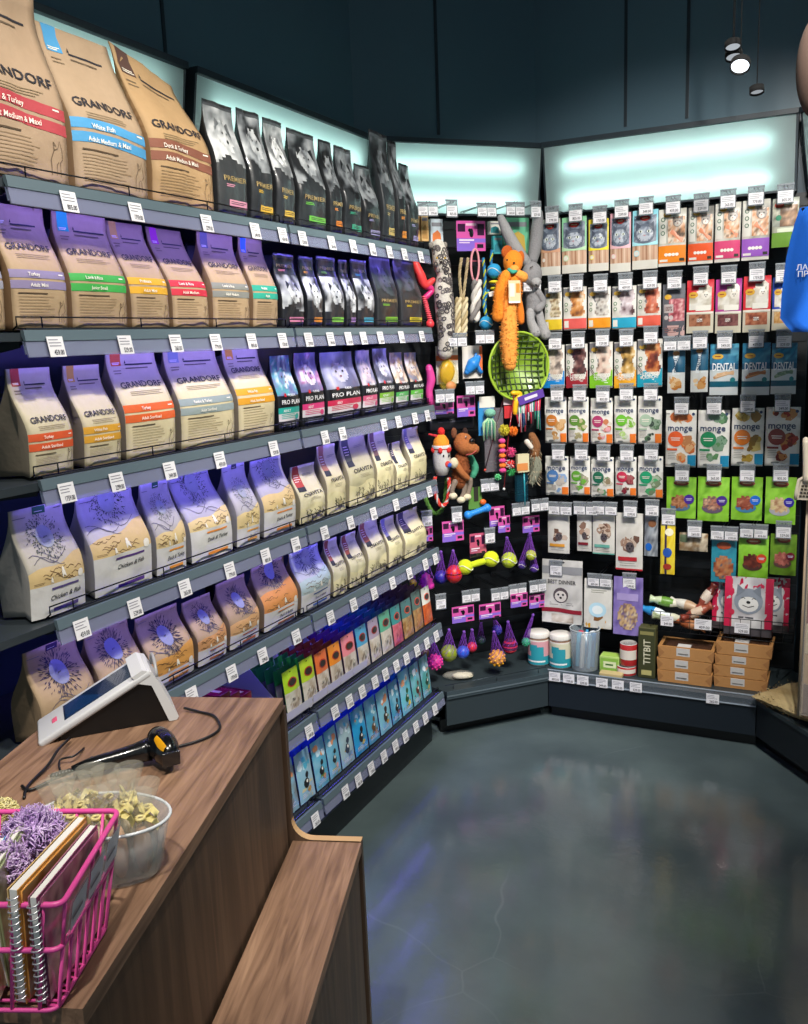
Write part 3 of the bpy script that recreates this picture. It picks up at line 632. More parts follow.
shelf_bag(0, 300, 329, (319, 136), 'black bag with bright green label and rounded top on the top shelf', lambda B: d_prem(B, '#6fbf4b', photo=mid), col='#2b2e31', **PK)
shelf_bag(0, 331, 345, (339, 142), 'narrow black bag with orange label on the top shelf', lambda B: d_prem(B, '#d9812f', photo=drk), col='#232528', **PK)
shelf_bag(0, 346, 364, (355, 150), 'narrow black bag with sea-green label on the top shelf', lambda B: d_prem(B, '#3f9d7c', photo=drk), col='#26292c', **PK)
shelf_bag(0, 365, 382, (371, 168), 'black bag with pale violet label before the tallest black bag on the top shelf', lambda B: d_prem(B, '#9a94c0', photo=drk), col='#202225', **PK)
shelf_bag(0, 384, 397, (391, 134), 'tallest black bag with a flared top near the far end of the top shelf', lambda B: d_prem(B, '#c7b066', photo=drk), col='#2a2d31', **dict(PK, tw=1.5))
shelf_bag(0, 399, 408, (401, 142), 'slim black bag with small orange label near the far end of the top shelf', lambda B: d_prem(B, '#d98a35', photo=drk), col='#191b1e', **PK)
shelf_bag(0, 409, 420, (411, 166), 'last slim black bag with lilac label on the top shelf', lambda B: d_prem(B, '#9c98c8', photo=drk), col='#1e2023', **PK)
sml = dict(tv=.66, bands=(.41, .475, .325, .39))
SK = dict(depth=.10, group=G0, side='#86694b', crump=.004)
shelf_bag(1, -50, 11, (-22, 205), 'grey-shadowed kraft bag cut by the left picture edge on the second shelf', lambda B: d_grand(B, '#9a9aa6', '#9a9aa6', 'Rabbit', 'Adult', **sml), col=KR, **SK)
shelf_bag(1, 14, 73, (43, 207), 'kraft bag with two pale violet bands on the second shelf', lambda B: d_grand(B, '#8f83a8', KR, 'Turkey', 'Adult Mini', **sml), col=KR, **SK)
shelf_bag(1, 74, 132, (113, 214), 'kraft bag with green bands and teal corner tab on the second shelf', lambda B: d_grand(B, '#3faa4c', '#23b8a2', 'Lamb & Rice', 'Junior Small', **sml), col=KR, **SK)
shelf_bag(1, 133.5, 174, (141, 216), 'kraft bag with bright yellow bands on the second shelf', lambda B: d_grand(B, '#e0a92a', '#e2b452', 'Probiotic', 'Adult Mini', **sml), col=KR, **SK)
shelf_bag(1, 175, 213, (180, 222), 'kraft bag with scarlet bands and pink corner tab on the second shelf', lambda B: d_grand(B, '#cf2f42', '#c23aa8', 'Lamb & Rice', 'Adult Medium', **sml), col=KR, **SK)
shelf_bag(1, 214.5, 253, (232, 230), 'kraft bag with grey bands on the second shelf', lambda B: d_grand(B, '#8a8b86', '#6f7078', 'Lamb & Rice', 'Adult Medium', **sml), col=KR, **SK)
shelf_bag(1, 254.5, 281, (262, 233), 'kraft bag with sea-green bands, last kraft bag on the second shelf', lambda B: d_grand(B, '#2aa58c', '#3a7fd0', 'Rabbit', 'Adult', **sml), col=KR, **SK)
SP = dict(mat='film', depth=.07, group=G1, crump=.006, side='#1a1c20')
for a, b, t, c, l in ((283, 306, (298, 255), '#cf7f9e', 'small black pouch with pink label'), (308, 324.5, (320, 257), '#d98a35', 'small black pouch with orange label'), (325.5, 346, (338, 258), '#7cc04a', 'small black pouch with lime label'),
                      (347, 357.5, (354, 260), '#9a78b8', 'narrow black pouch with purple label'), (358.5, 376, (368, 261), '#3fa4c4', 'small black pouch with light-blue label')):
    shelf_bag(1, a, b, t, l+' on the second shelf', lambda B, c=c: d_prem(B, c, photo=('#a7aab0', '#c4c7cb', '#77797e', '#d8dadc', '#2a2b30'), hi=.72, lo=.2, txtv=.84), col='#26272c', **SP)
shelf_bag(1, 378, 400, (389, 250), 'larger black bag with lime text and label near the far end of the second shelf', lambda B: d_prem(B, '#7cc02f', photo=('#34363a', '#46494d', '#2a2c30', '#5a5d61', '#191a1d'), txtv=.38), col='#2a2b2d', **SP)
shelf_bag(1, 402, 424, (413, 256), 'black bag with yellow text and label, last on the second shelf', lambda B: d_prem(B, '#e3d02c', photo=('#34363a', '#46494d', '#2a2c30', '#5a5d61', '#191a1d'), txtv=.38), col='#303033', **SP)
# third shelf
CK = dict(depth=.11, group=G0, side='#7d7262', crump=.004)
shelf_bag(2, 31, 79, (55, 367), 'cream bag with orange-red bands and red corner tab, first on the third shelf', lambda B: d_grand(B, '#d9572a', '#c94a3a', 'Turkey', 'Adult Sterilised', tv=.52, bands=(.33, .40, .24, .31)), col='#c9bd9d', **CK)
shelf_bag(2, 86, 126, (112, 364), 'cream bag with amber bands and amber corner tab, second on the third shelf', lambda B: d_grand(B, '#dba02e', '#dba646', 'White Fish', 'Adult Sterilised', tv=.52, bands=(.33, .40, .24, .31)), col='#cdc09c', **CK)
shelf_bag(2, 128, 180, (163, 340), 'tall cream bag with orange bands reaching up behind the rail on the third shelf', lambda B: d_grand(B, '#e0622a', '#e0622a', 'Turkey', 'Adult Sterilised', tv=.66, bands=(.42, .49, .33, .40)), col=CRM, **CK)
shelf_bag(2, 183, 238, (222, 340), 'tall cream bag with grey bands on the third shelf', lambda B: d_grand(B, '#93a0a0', '#93a0a0', 'Rabbit & Turkey', 'Adult Sterilised', tv=.66, bands=(.42, .49, .33, .40)), col=CRM, **CK)
shelf_bag(2, 240, 278, (273, 342), 'tall cream bag with golden bands on the third shelf', lambda B: d_grand(B, '#e5a32c', '#e5a32c', 'White Fish', 'Adult Sterilised', tv=.72, bands=(.46, .53, .36, .43)), col=CRM, **CK)
PP = dict(mat='film', depth=.07, group=G4, side='#16171b', col='#17181d', crump=.005)
for a, b, t, c, ph, l in ((279.5, 301.5, (297, 355), '#29a79c', ('#7c86b0', '#3fa8b0', '#55609a', '#e4e6ee'), 'black bag with a teal label and white swoosh'),
    (303, 326.5, (325, 352), '#d03a78', ('#8a86b0', '#b05a8c', '#6a6490', '#eceaf2'), 'black bag with a hot-pink label and white swoosh'),
    (328, 362.5, (360, 351), '#c22a50', ('#8d8fa8', '#a9abc0', '#5d5f7c', '#c6c6d2'), 'widest black bag with crimson band and cat pictures'),
    (363.5, 379, (377, 350), '#cf5a82', ('#8d8fa8', '#b9a9b0', '#5d5f7c', '#d6c6c2'), 'narrow black bag with rose band'),
    (380, 395.5, (394, 348), '#7cb43a', ('#8b8fa4', '#b9bbc8', '#4d5066', '#dadce2'), 'black bag with lime band and a grey cat'),
    (396.5, 410, (408, 352), '#4fae5a', ('#b99a7a', '#d8c8b0', '#7b7f8e', '#e8e4dc'), 'small black bag with green band'),
    (411, 424, (422, 352), '#5fb545', ('#c0a07a', '#ddd0bc', '#7b7f8e', '#e8e4dc'), 'small black bag with green band, last')):
    shelf_bag(2, a, b, t, l+' on the third shelf', lambda B, c=c, ph=ph: d_pro(B, c, ph), **PP)
# fourth shelf
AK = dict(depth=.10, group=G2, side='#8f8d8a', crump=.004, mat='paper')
W1 = '#cfcdca'
shelf_bag(3, 32, 90, (77, 501), 'white bag with leafy wreath and green top tab, nearest on the fourth shelf', lambda B: d_sun(B, W1, '#cbb07c', W1, '#54457a', 'Chicken & Fish', tag='#1f5a41'), col='#b3aca0', **AK)
shelf_bag(3, 96, 156, (141, 484), 'larger white bag with purple bars and leafy wreath on the fourth shelf', lambda B: d_sun(B, W1, '#ceb27c', W1, '#54307a', 'Chicken & Fish', tlo=.38, thi=.58, bv=.90, slope=.14), col='#b3aeb2', **AK)
shelf_bag(3, 158, 190, (178, 479), 'small white bag with orange bars and green top tab on the fourth shelf', lambda B: d_sun(B, W1, '#d6bd88', W1, '#e0922e', 'Duck & Turkey', tag='#1f5a41'), col='#aaa6a4', **AK)
shelf_bag(3, 193, 236, (208, 468), 'large white bag with orange bars on the fourth shelf', lambda B: d_sun(B, W1, '#d9c18c', W1, '#e0892e', 'Duck & Turkey', tlo=.36, thi=.50, bv=.88, slope=.08), col='#aaa6b4', **AK)
shelf_bag(3, 238, 263, (245, 461), 'narrow white bag with dark top square and pointed emblem on the fourth shelf', lambda B: d_sun(B, W1, '#e0c890', W1, '#e0a04a', 'Duck', tlo=.22, thi=.42, bv=.66, tag='#34384a', br=.38), col='#b4b0b4', **AK)
shelf_bag(3, 265, 298, (284, 455), 'large white bag with thick orange bar, last illustrated bag on the fourth shelf', lambda B: d_sun(B, W1, '#d8bd86', W1, '#e08a3c', 'Duck & Turkey', tlo=.33, thi=.55, bv=.86, slope=.06), col='#b0abb8', **AK)
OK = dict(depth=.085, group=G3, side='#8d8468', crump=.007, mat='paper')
for a, b, t, c, col, l in ((301, 327, (318, 462), '#b5433c', '#d9d0ad', 'cream bag with a red corner tab'), (328, 347.5, (338, 443), '#a8705a', '#d6cba4', 'cream bag with a faded brown tab'),
    (350, 377, (368, 432), '#4a4d4a', '#b9b28e', 'large olive-cream bag with dark tab'), (378, 396, (386, 430), '#7a5a54', '#ddd3a8', 'cream bag with maroon tab'),
    (397, 410, (402, 441), '#2e3040', '#e0d7ad', 'low cream bag with navy tab'), (411, 428, (420, 426), '#8d88a8', '#dfd6aa', 'last cream bag with grey dog doodles')):
    shelf_bag(3, a, b, t, l+' on the fourth shelf', lambda B, c=c: d_osa(B, c), col=col, **OK)
# fifth shelf
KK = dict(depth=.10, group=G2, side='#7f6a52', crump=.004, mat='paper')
ink5 = '#35304a'
def sun5(terr, bar, txt, **k): return lambda B: d_sun(B, KR, terr, '#cfcccb', bar, txt, ink=ink5, oval='#8588a8', mode='line', **k)
shelf_bag(4, 44, 101, (83, 634), 'kraft bag with dark sunburst and purple top tab behind the payment terminal', sun5('#c39a5c', '#6b4a7a', 'Lamb', bv=.70, tlo=.2, thi=.36, tag='#3b2450', br=.36), col='#ab9173', **KK)
shelf_bag(4, 103, 150, (138, 618), 'kraft bag with dark sunburst, half hidden by the top of the payment terminal', sun5('#c79c5c', '#e08f3a', 'Turkey', bv=.72, tlo=.2, thi=.36, br=.36), col='#ad9375', **KK)
shelf_bag(4, 152, 197, (181, 603), 'kraft bag with orange wavy hill print right of the payment terminal', sun5('#d0954c', '#e0923c', 'Turkey & Duck', bv=.66, tlo=.18, thi=.42, br=.32), col='#ae9476', **KK)
shelf_bag(4, 199, 230, (210, 592), 'kraft bag with a tan animal print and brown bar, third from the terminal', sun5('#c69060', '#b0603a', 'Lamb with Seal', bv=.70, tlo=.25, thi=.44, br=.33), col='#a98f74', **KK)
shelf_bag(4, 231, 262, (250, 574), 'kraft bag with wheat-coloured animal print on the fifth shelf', sun5('#cfa070', '#b8643c', 'Salmon', bv=.68, tlo=.22, thi=.42, br=.33), col='#a38a70', **KK)
shelf_bag(4, 265, 300, (287, 556), 'large kraft bag with bright orange patch and white rabbit figures on the fifth shelf', sun5('#cf8a4c', '#c07a44', 'Duck & Rabbit', bv=.88, tlo=.30, thi=.60, br=.34), col='#a58c72', **KK)
shelf_bag(4, 302, 333, (323, 543), 'white bag with pale blue landscape and blue bar on the fifth shelf', lambda B: d_sun(B, W1, '#a9bcc0', W1, '#3c5c9c', 'Tuna & Salmon', tlo=.30, thi=.55, bv=.86, mode='line', ink='#3d4470'), col='#b4b6c4', **KK)
for a, b, t, c, col, l in ((334, 349, (343, 537), '#9c5148', '#cfc8a8', 'cream bag with a brown-red tab beside the pale blue bag'), (350.5, 367, (361, 531), '#9c5148', '#cdc6a4', 'cream bag with brown-red tab and grass print'),
    (368.5, 388, (381, 516), '#a05a44', '#cfc8a8', 'wider cream bag with rust tab'), (389.5, 404, (398, 515), '#8d88b0', '#dad2a4', 'small cream bag with violet-grey top'), (406, 428, (417, 506), '#4a3f5a', '#e0d7a6', 'cream bag with dark doodles, last')):
    shelf_bag(4, a, b, t, l+' on the fifth shelf', lambda B, c=c: d_osa(B, c, tv=.56), col=col, **OK)
# ================================================================== POUCHES IN FILES ON THE TWO LOWEST SHELVES
def pouch(kind, c1, c2, seed, W, H):
    B = Bag(W, H, .016, 'pillow', col=c1, mat='film', crump=.002, seed=seed, nu=6, nv=9)
    return B
def file_row(si, cols, spec, front_off, back_n, gap, Hs, tilt, namegroup):
    h = HS[si]
    for k, (pl, prr) in enumerate(cols):
        ya, yb = yof(pl, BX-front_off, h)+.001, yof(prr, BX-front_off, h)-.001; W = yb-ya; nm, fn, back, ptop, nb = spec[k]
        H = Hs*random.Random(k+si).uniform(.96, 1.04)
        B = Bag(W, H, .013, 'pillow', col='#777777', mat='film', crump=.003, seed=k+10*si, nu=8, nv=12)
        # repaint base by building anew with proper colour
        B = Bag(W, H, .013, 'pillow', col=back, mat='film', crump=.003, seed=k+10*si, nu=8, nv=12, side=back, back='#2b2f3a'); fn(B)
        o = B.build('treat_pouch', nm+', front of its file', 'pouch', namegroup, (BX-front_off-.006, (ya+yb)/2, h+.001), 0)
        o.rotation_euler = (-tilt, 0, PI/2)
        P = Bag(W, H, .013, 'pillow', col=back, mat='film', crump=.003, seed=k+50, nu=4, nv=8, side=back, back='#2b2f3a'); P.region(lambda u: .72, lambda u: 1, ptop)
        P.region(lambda u: .0, lambda u: .70, '#6b6a72')
        first = None
        rd = random.Random(k*7+si)
        for q in range(nb):
            x = BX-front_off-.006-(q+1)*gap
            if x < WL+.05: break
            if first is None:
                first = P.build('treat_pouch', '', 'pouch'); c = first
            else: c = first.copy(); C.objects.link(c)
            c['label'] = 'pouch queued behind the %s' % nm; c['group'] = 'pouches behind the %s' % nm
            c['category'] = 'pouch'
            c.location = (x, (ya+yb)/2+rd.uniform(-.001, .001), h+.001); c.rotation_euler = (-tilt*rd.uniform(.8, 1.1), 0, PI/2)
def d_p6(top, low, logo='#d8b23a', ring='#a8322a', pic=('#6b5a4a', '#b8a894', '#d9d2c8', '#4a4440')):
    def f(B):
        B.photo(0, 0, 1, .56, [low, low, pic[2], low, pic[1]], 3, 8, 10); B.region(lambda u: .52+.03*math.sin(u*6), lambda u: 1, top)
        B.ell(.5, .74, .30, .095, ring, off=.0022, n=12); B.ell(.5, .74, .24, .07, '#2e2a26', off=.0026, n=12); B.text('Natures', .5, .74, .010, logo, maxw=.42, off=.0032, rot=.1) if False else B.lines(.32, .68, .765, .715, 2, logo, 1, .5)
        B.photo(.18, .08, .82, .42, list(pic), 3, 8, 8, 3, off=.0022, mask=lambda a, b: (2*a-1)**2+(2*b-1)**2 < 1.1)
        B.ell(.5, .95, .05, .012, '#1a1a1e', off=.0028, n=8, rings=1)
    return f
spec6 = [('lime green pouch beside the counter', d_p6('#a8cc2c', '#c9c4b4'), '#2c6a3a', '#1f7a3a', 9), ('lime green pouch, second in the row', d_p6('#b2cf30', '#c9bfae'), '#2c6a3a', '#1f7a3a', 9),
    ('orange-red pouch', d_p6('#e0703c', '#cfc0b2'), '#6e2f2a', '#8a2a2a', 9), ('bright orange pouch', d_p6('#ee8f2e', '#d2c4b4'), '#7a3524', '#8f3a20', 9), ('salmon pink pouch', d_p6('#e88a94', '#d4c8c0'), '#64305a', '#5a2c80', 9),
    ('sky blue pouch', d_p6('#4fa3cf', '#cfc6bc'), '#2c3a8a', '#2a50b0', 9), ('lilac grey pouch', d_p6('#a89ab0', '#c9c0b6'), '#3a3a6a', '#3a4a90', 9), ('sea-green pouch', d_p6('#5aa88a', '#c9c0b4'), '#1f5a70', '#1f6a8a', 9),
    ('teal pouch with red oval', d_p6('#3a8a8a', '#c05a68', '#e8c8b8', '#d04a3a', ('#c0506a', '#a83a50', '#d8788a', '#7a2438')), '#2a3a50', '#28405a', 8), ('grey-teal pouch with orange-red oval', d_p6('#4a7a7a', '#b09468', '#f0d0b0', '#d8502e', ('#a8763a', '#c89a5a', '#8a5a2a', '#d8b888')), '#3a3a42', '#3f3a44', 8),
    ('dark pouch with big red oval', d_p6('#54706a', '#b08e60', '#f0d8c0', '#d8452e', ('#b07a3a', '#c8925a', '#8f5a2a', '#d9b080')), '#33343a', '#4a3a34', 8), ('orange and white pouch at the far end', d_p6('#dfe0d8', '#d8682e', '#f2d8c0', '#e0502a', ('#d8622a', '#e07a3a', '#b8481e', '#e8a070')), '#3a352f', '#50443a', 8)]
cols6 = [(290, 305), (307, 320), (321.5, 333), (334.5, 346), (347.5, 360), (361.5, 372), (373.5, 383.5), (384.5, 395), (396, 405), (406, 415.5), (416.5, 425), (426, 434)]
file_row(5, cols6, spec6, .002, 8, .030, .148, .10, 'front treat pouches on the sixth left shelf')
def d_p7(sky, ground, animal, extra='#e0c050', white=False):
    def f(B):
        B.photo(0, 0, 1, 1, [sky, sky, '#8fc4dc', sky], 1.6, 8, 10); B.region(lambda u: 0, lambda u: .36+.04*math.sin(u*5+B.seed), ground)
        B.blobs(.1, .62, .9, .9, ['#dff0f6', '#f0a070', '#58b8d8', '#c8e8f0'], 6, .13)
        for u, v, r in ((.46, .36, .17), (.55, .52, .11)): B.ell(u, v, r, r*.6*B.w/B.h*1.9, animal, off=.0024, n=10, jit=.12, seed=B.seed)
        B.ell(.5, .40, .06, .035, '#f2efe8', off=.003, n=8); B.ell(.62, .22, .13, .05, extra, off=.0027, n=10, jit=.2, seed=B.seed+3)
        B.rect(0, 0, .07, .93, '#e2e8ea'); B.rect(.93, 0, 1, .93, '#e2e8ea'); B.rect(0, 0, 1, .045, '#e6e4da')
        B.lines(.15, .85, .17, .07, 3, '#e8e4d4', 2)
    return f
BL = '#1d3fae'
spec7 = [('silver-grey pouch with a grey cat', d_p7('#8a9296', '#6a6f70', '#3a3d40', '#8f9496'), '#2038a0', '#1f3cc0', 9), ('white pouch with black dog and gold edge', d_p7('#a8c8d8', '#d8cfa8', '#1c1e22', '#c89a3a'), BL, '#1f44d0', 9),
    ('light-blue pouch with green grass and small dog', d_p7('#5fb4d4', '#7a9a50', '#23262a', '#d89a5a'), BL, '#1f48d8', 9), ('pale blue pouch with flowers and dark puppy', d_p7('#6fb8d6', '#a8b078', '#2a2c30', '#e0b0a0'), BL, '#2048d0', 9),
    ('tan-backed pouch with standing dog', d_p7('#a8c4cc', '#b89a5a', '#3a4458', '#7a98b8'), '#1f3aa8', '#2a50c8', 8), ('bright blue pouch with a black and white dog', d_p7('#2a9fd8', '#9a8a6a', '#1b1d22', '#d8c050'), BL, '#1f50e0', 9),
    ('blue pouch with brown meadow', d_p7('#4f9fc0', '#6a5a3a', '#6a4a2a', '#a88a5a'), BL, '#1f48c8', 9), ('pale blue pouch with a spotted dog', d_p7('#7fc0d4', '#8a9a5a', '#3a2f2a', '#d8a040'), BL, '#1f48d0', 9),
    ('dark-bottomed blue pouch', d_p7('#4a98b8', '#3a3a34', '#23201e', '#8a5a3a'), '#1b3a98', '#1c44b8', 8), ('cyan pouch with yellow flowers, taller than the rest', d_p7('#6cc4d8', '#5a8a3a', '#2a5a34', '#e8d040'), '#1d4aa0', '#2a90c0', 8),
    ('teal pouch with brown animals', d_p7('#5aa8a8', '#6a4a3a', '#5a342a', '#a86a4a'), '#1f5a8a', '#2a7a98', 7), ('teal pouch with green field, last at the far end', d_p7('#4f9a9a', '#3a6a3a', '#2a4a3a', '#c8b04a'), '#1f4a6a', '#2a6a80', 6)]
cols7 = [(284, 301), (302.5, 317), (318.5, 331), (332, 343), (344, 356.5), (357.5, 370), (371, 381.5), (382.5, 393.5), (394.5, 403.5), (404.5, 414.5), (415.5, 424), (425, 433)]
file_row(6, cols7, spec7, .002, 9, .032, .160, .12, 'front treat pouches on the bottom left shelf')
# cardboard display trays behind the first files
for k in (0, 1, 2, 3, 4):
    pl = cols6[k][0]-(10 if k == 0 else .5); ya = yof(pl, BX-.03, HS[5]); yb = yof(cols6[k][1]+.6, BX-.03, HS[5]); W = yb-ya-.001
    mb = MB()
    for sx in (-W/2+.0006, W/2-.0006):
        mb.prism([(sx, -.03, .0), (sx, .205, .0), (sx, .205, .178), (sx, .12, .178), (sx, -.03, .03)], (-.0005, 0, 0), (.0005, 0, 0), '#a9a9c0', 'card')
    mb.box((0, .205, .089), (W, .0012, .178), '#a9a9c0', 'card'); mb.box((0, -.03, .015), (W, .001, .03), '#b9b8c4', 'card')
    mb.prism([(-W/2, .205, .178), (W/2, .205, .178), (W/2, .13, .170), (-W/2, .13, .170)], (0, 0, 0), (0, 0, .001), '#a9a9c0', 'card')
    mb.build('display_tray', None, (BX-.034, (ya+yb)/2, HS[5]+.0015), PI/2, label='open white card tray holding the %s file on the sixth left shelf' % ['first lime green', 'second lime green', 'orange-red', 'bright orange', 'salmon pink'][k], cat='tray', group='card trays on the sixth left shelf')
for k, (px, c) in enumerate(((216, '#8f1f3f'), (226, '#a02a4a'), (238, '#8a1c3c'))):
    P = atx(px, 692, BX-.05); H = P.z-HS[5]; mb = MB(); mb.box((0, 0, H/2), (.10, .046, H), c, 'gloss', bev=.003); mb.box((.0505, 0, H*.55), (.0006, .034, H*.4), '#d8b8c0', 'card'); mb.box((0, 0, H+.0004), (.07, .012, .0006), '#e2c4a0', 'card')
    mb.build('snack_box', None, (BX-.07, P.y, HS[5]+.001), 0, label='tall crimson snack box behind the counter corner, %s of three' % ['nearest the payment terminal', 'middle', 'nearest the green pouches'][k], cat='box', group='crimson boxes on the sixth left shelf')
# ================================================================== BACK WALL: PEGBOARD, HOOKS, TREAT PACKS
YP = YR-.02
pbt = thing('pegboard', 'black slatted pegboard carrying all the treat packs on the back wall', 'pegboard', (0, 0, 0))
mb = MB(); x0, x1 = K2[0]+.01, K3[0]-.002
mb.box(((x0+x1)/2, YR-.008, (HB+PB)/2), (x1-x0, .012, PB-HB-.004), '#0c1014', 'dark')
for k in range(26):
    z = HB+.06+k*.072; mb.box(((x0+x1)/2, YR-.016, z), (x1-x0, .005, .030), '#11161b', 'dark')
mb.build('slat_panel', pbt)
YT = 3.64; YB = 3.675
def hook(parent, px, py, y=YT, mid=False, w=.050, h=.040, double=False, dm=3.34, wall=3.545):
    if mid: P = atm(px, py, dm); nz = -NM; ex = DM; dep = wall-dm
    else: P = aty(px, py, y); nz = Vector((0, -1, 0)); ex = Vector((1, 0, 0)); dep = YP-y
    mb = MB(); top = P+Vector((0, 0, h*.82))
    for s_ in (-.006, .006): mb.tube([top-nz*dep+ex*s_, top+ex*s_, top+nz*.004+ex*s_+Vector((0, 0, .004))], .0016, '#2a2e33', 'wire', n=6)
    mb.box(top-nz*(dep-.002), (.03, .006, .02), '#14181c', 'dark', R=Matrix.Rotation(.8198, 3, 'Z') if mid else None)
    hk = mb.build('hook', parent)
    if double:
        for s_ in (-.5, .5): price_card(hk, P+ex*w*s_*1.02, ex, (0, 0, 1), w*.92, h*.8, True, 'price_holder')
    else: price_card(hk, P, ex, (0, 0, 1), w, h, True, 'price_holder')
    return hk
def pack(pl, prr, pt, pb, label, fn, col='#cfcabd', name='treat_pack', group=None, prof='pillow', d=.022, y=YB, tag=True, tagpx=None, mat='film', back='#9a9a98', cat='pouch', cr=.0035, rz=0, dbl=False, tagy=0, **kw):
    cx = (pl+prr)/2; A = aty(pl, pb, y); Bp = aty(prr, pb, y); T = aty(cx, pt, y); Bo = aty(cx, pb, y); W = Bp.x-A.x-.003; H = T.z-Bo.z
    B = Bag(W, H, d, prof, col=col, side=col, back=back, mat=mat, crump=cr, seed=int(pl+pb), nu=9, nv=14, **kw); fn(B)
    B.ell(.5, .965, .07, .014, '#15181c', off=.003, n=10, rings=1)
    o = B.build(name, label, cat, group, ((A.x+Bp.x)/2, y, Bo.z), rz)
    if tag: hook(pbt, tagpx or cx+1, pt-1.5+tagy, double=dbl)
    return o
R1, R2 = 'cat stick packs in the top row', 'small chew packs with coloured foot strip'
def d_cat(c, rim):
    def f(B):
        B.photo(.06, .40, .94, .92, ['#3f4656', '#5a6374', '#7a8496', '#9aa4b2', '#59616f'], 4, 14, 14); B.region(lambda u: .86, lambda u: 1, c)
        B.ell(.5, .60, .40, .17, '#5f6878', off=.002, n=18); B.poly([(.14, .62), (.16, .80), (.36, .73)], '#4a5262', off=.0024); B.poly([(.64, .73), (.84, .80), (.86, .62)], '#4a5262', off=.0024)
        B.photo(.18, .47, .82, .72, ['#596272', '#7d8798', '#a9b2bf', '#c6ccd4', '#6a7382'], 5, 12, 10, 3, off=.0028, mask=lambda a, b: (2*a-1)**2+(2*b-1)**2 < 1)
        for e in (-1, 1): B.ell(.5+e*.16, .635, .075, .024, '#dfe6d8', off=.0033, n=10, rings=1); B.ell(.5+e*.16, .635, .03, .02, '#1a1d22', off=.0037, n=8, rings=1); B.ell(.5+e*.09, .53, .09, .035, '#b9c0ca', off=.0033, n=10)
        B.poly([(.44, .575), (.56, .575), (.5, .55)], '#c08890', off=.004)
        B.ell(.5, .86, .20, .045, '#a8261e', off=.0033, n=12, jit=.1); B.rect(.38, .855, .62, .868, '#e8c8a0', off=.004)
        B.rect(0, .0, .06, 1, c); B.rect(.94, 0, 1, 1, c)
        B.region(lambda u: .40+.0*u, lambda u: .43+.05*(2*u-1)**2, rim, off=.003)
        B.region(lambda u: .14, lambda u: .40, '#c9a68c')
        for k in range(6): B.rect(.12+k*.14, .15, .19+k*.14, .40, ['#a87c60', '#dcc0a8', '#b98f74'][k % 3], off=.002)
        B.rect(0, 0, 1, .15, '#d8d5cb', off=.002); B.ell(.18, .27, .12, .12*B.w/B.h, rim, off=.003, n=14); B.ell(.18, .27, .09, .09*B.w/B.h, '#e2dcd2', off=.0036, n=14); B.lines(.35, .85, .10, .06, 1, '#a8a498', 1)
    return f
for (a, b, t, bt, c, rim, l) in ((541, 561, 219, 275, '#c9c5bd', '#d09a78', 'grey-white cat stick pack with orange-brown rim, leftmost in the top row'), (562, 587, 217, 273, '#8fcf9e', '#b8dcb0', 'pale green cat stick pack'),
    (588.5, 609, 219, 271, '#e6d22c', '#f0e03a', 'bright yellow cat stick pack'), (610, 631, 213, 272, '#e2a8b4', '#ecbcc4', 'pink cat stick pack'), (632, 658, 210, 269, '#8cd2e0', '#a6e0ea', 'light-blue cat stick pack, beside the orange packs')):
    pack(a, b, t, bt, l, d_cat(c, rim), '#c6cdd2', group=R1, y=YB-.0)
def d_roll(c):
    def f(B):
        B.photo(0, .36, 1, 1, ['#d9d6cc', '#c9c6ba', '#a8a49a', '#8a867e'], 2, 10, 10); B.rect(.05, .40, .30, .95, '#e2dfd6', off=.0022)
        for k in range(3): B.ell(.17, .82-.12*k, .085, .085*B.w/B.h, '#3f6a4f', off=.003, n=10); B.ell(.17, .82-.12*k, .055, .055*B.w/B.h, '#dcdcd0', off=.0035, n=8, rings=1)
        B.photo(.36, .40, .96, .86, ['#5a4a3c', '#c98a5c', '#e0b08c', '#e8dccb', '#8a6a50'], 3, 10, 12, 4, off=.0024)
        B.ell(.70, .76, .19, .085, '#8f857c', off=.0030, n=12, jit=.1, seed=B.seed); B.ell(.70, .73, .11, .045, '#d8d0c6', off=.0034, n=10)
        for e in (-1, 1): B.poly([(.70+e*.19, .78), (.70+e*.17, .87), (.70+e*.06, .83)], '#7a7068', off=.0033); B.ell(.70+e*.08, .775, .028, .013, '#23211f', off=.0038, n=8, rings=1)
        B.ell(.70, .74, .025, .010, '#b06a60', off=.0040, n=8, rings=1); B.poly([(.42, .58), (.52, .64), (.92, .46), (.86, .40)], '#e08a64', off=.0032)
        B.ell(.32, .90, .15, .05, '#d2a63c', off=.0034, n=12); B.rect(.24, .893, .40, .905, '#7a2420', off=.004)
        B.rect(0, .06, 1, .36, c, off=.002); B.lines(.1, .9, .335, .28, 1, '#f4efe8', 2, .35)
        for k in range(4): B.ell(.30+.13*k, .20, .07, .03, '#f6f0e6', off=.0032, n=8, rings=1)
        B.rect(.05, .08, .35, .12, '#e9e5dc', off=.0028); B.rect(.78, .08, .95, .13, '#3a3a30', off=.0028); B.rect(0, 0, 1, .05, '#d9d6cc')
    return f
R1b = 'roll stick packs in the top row'
for (a, b, t, bt, c, l) in ((658, 686, 209, 266, '#f08a1e', 'roll stick pack with orange foot'), (687.5, 713, 207, 264, '#e85a28', 'roll stick pack with red-orange foot and salami sticks'), (714, 740, 203, 262, '#d94a78', 'roll stick pack with pink foot and grey kitten'), (741, 769, 200, 260, '#9a5cc0', 'roll stick pack with purple foot')):
    pack(a, b, t, bt, l+' in the top row', d_roll(c), '#cdcac0', group=R1b)
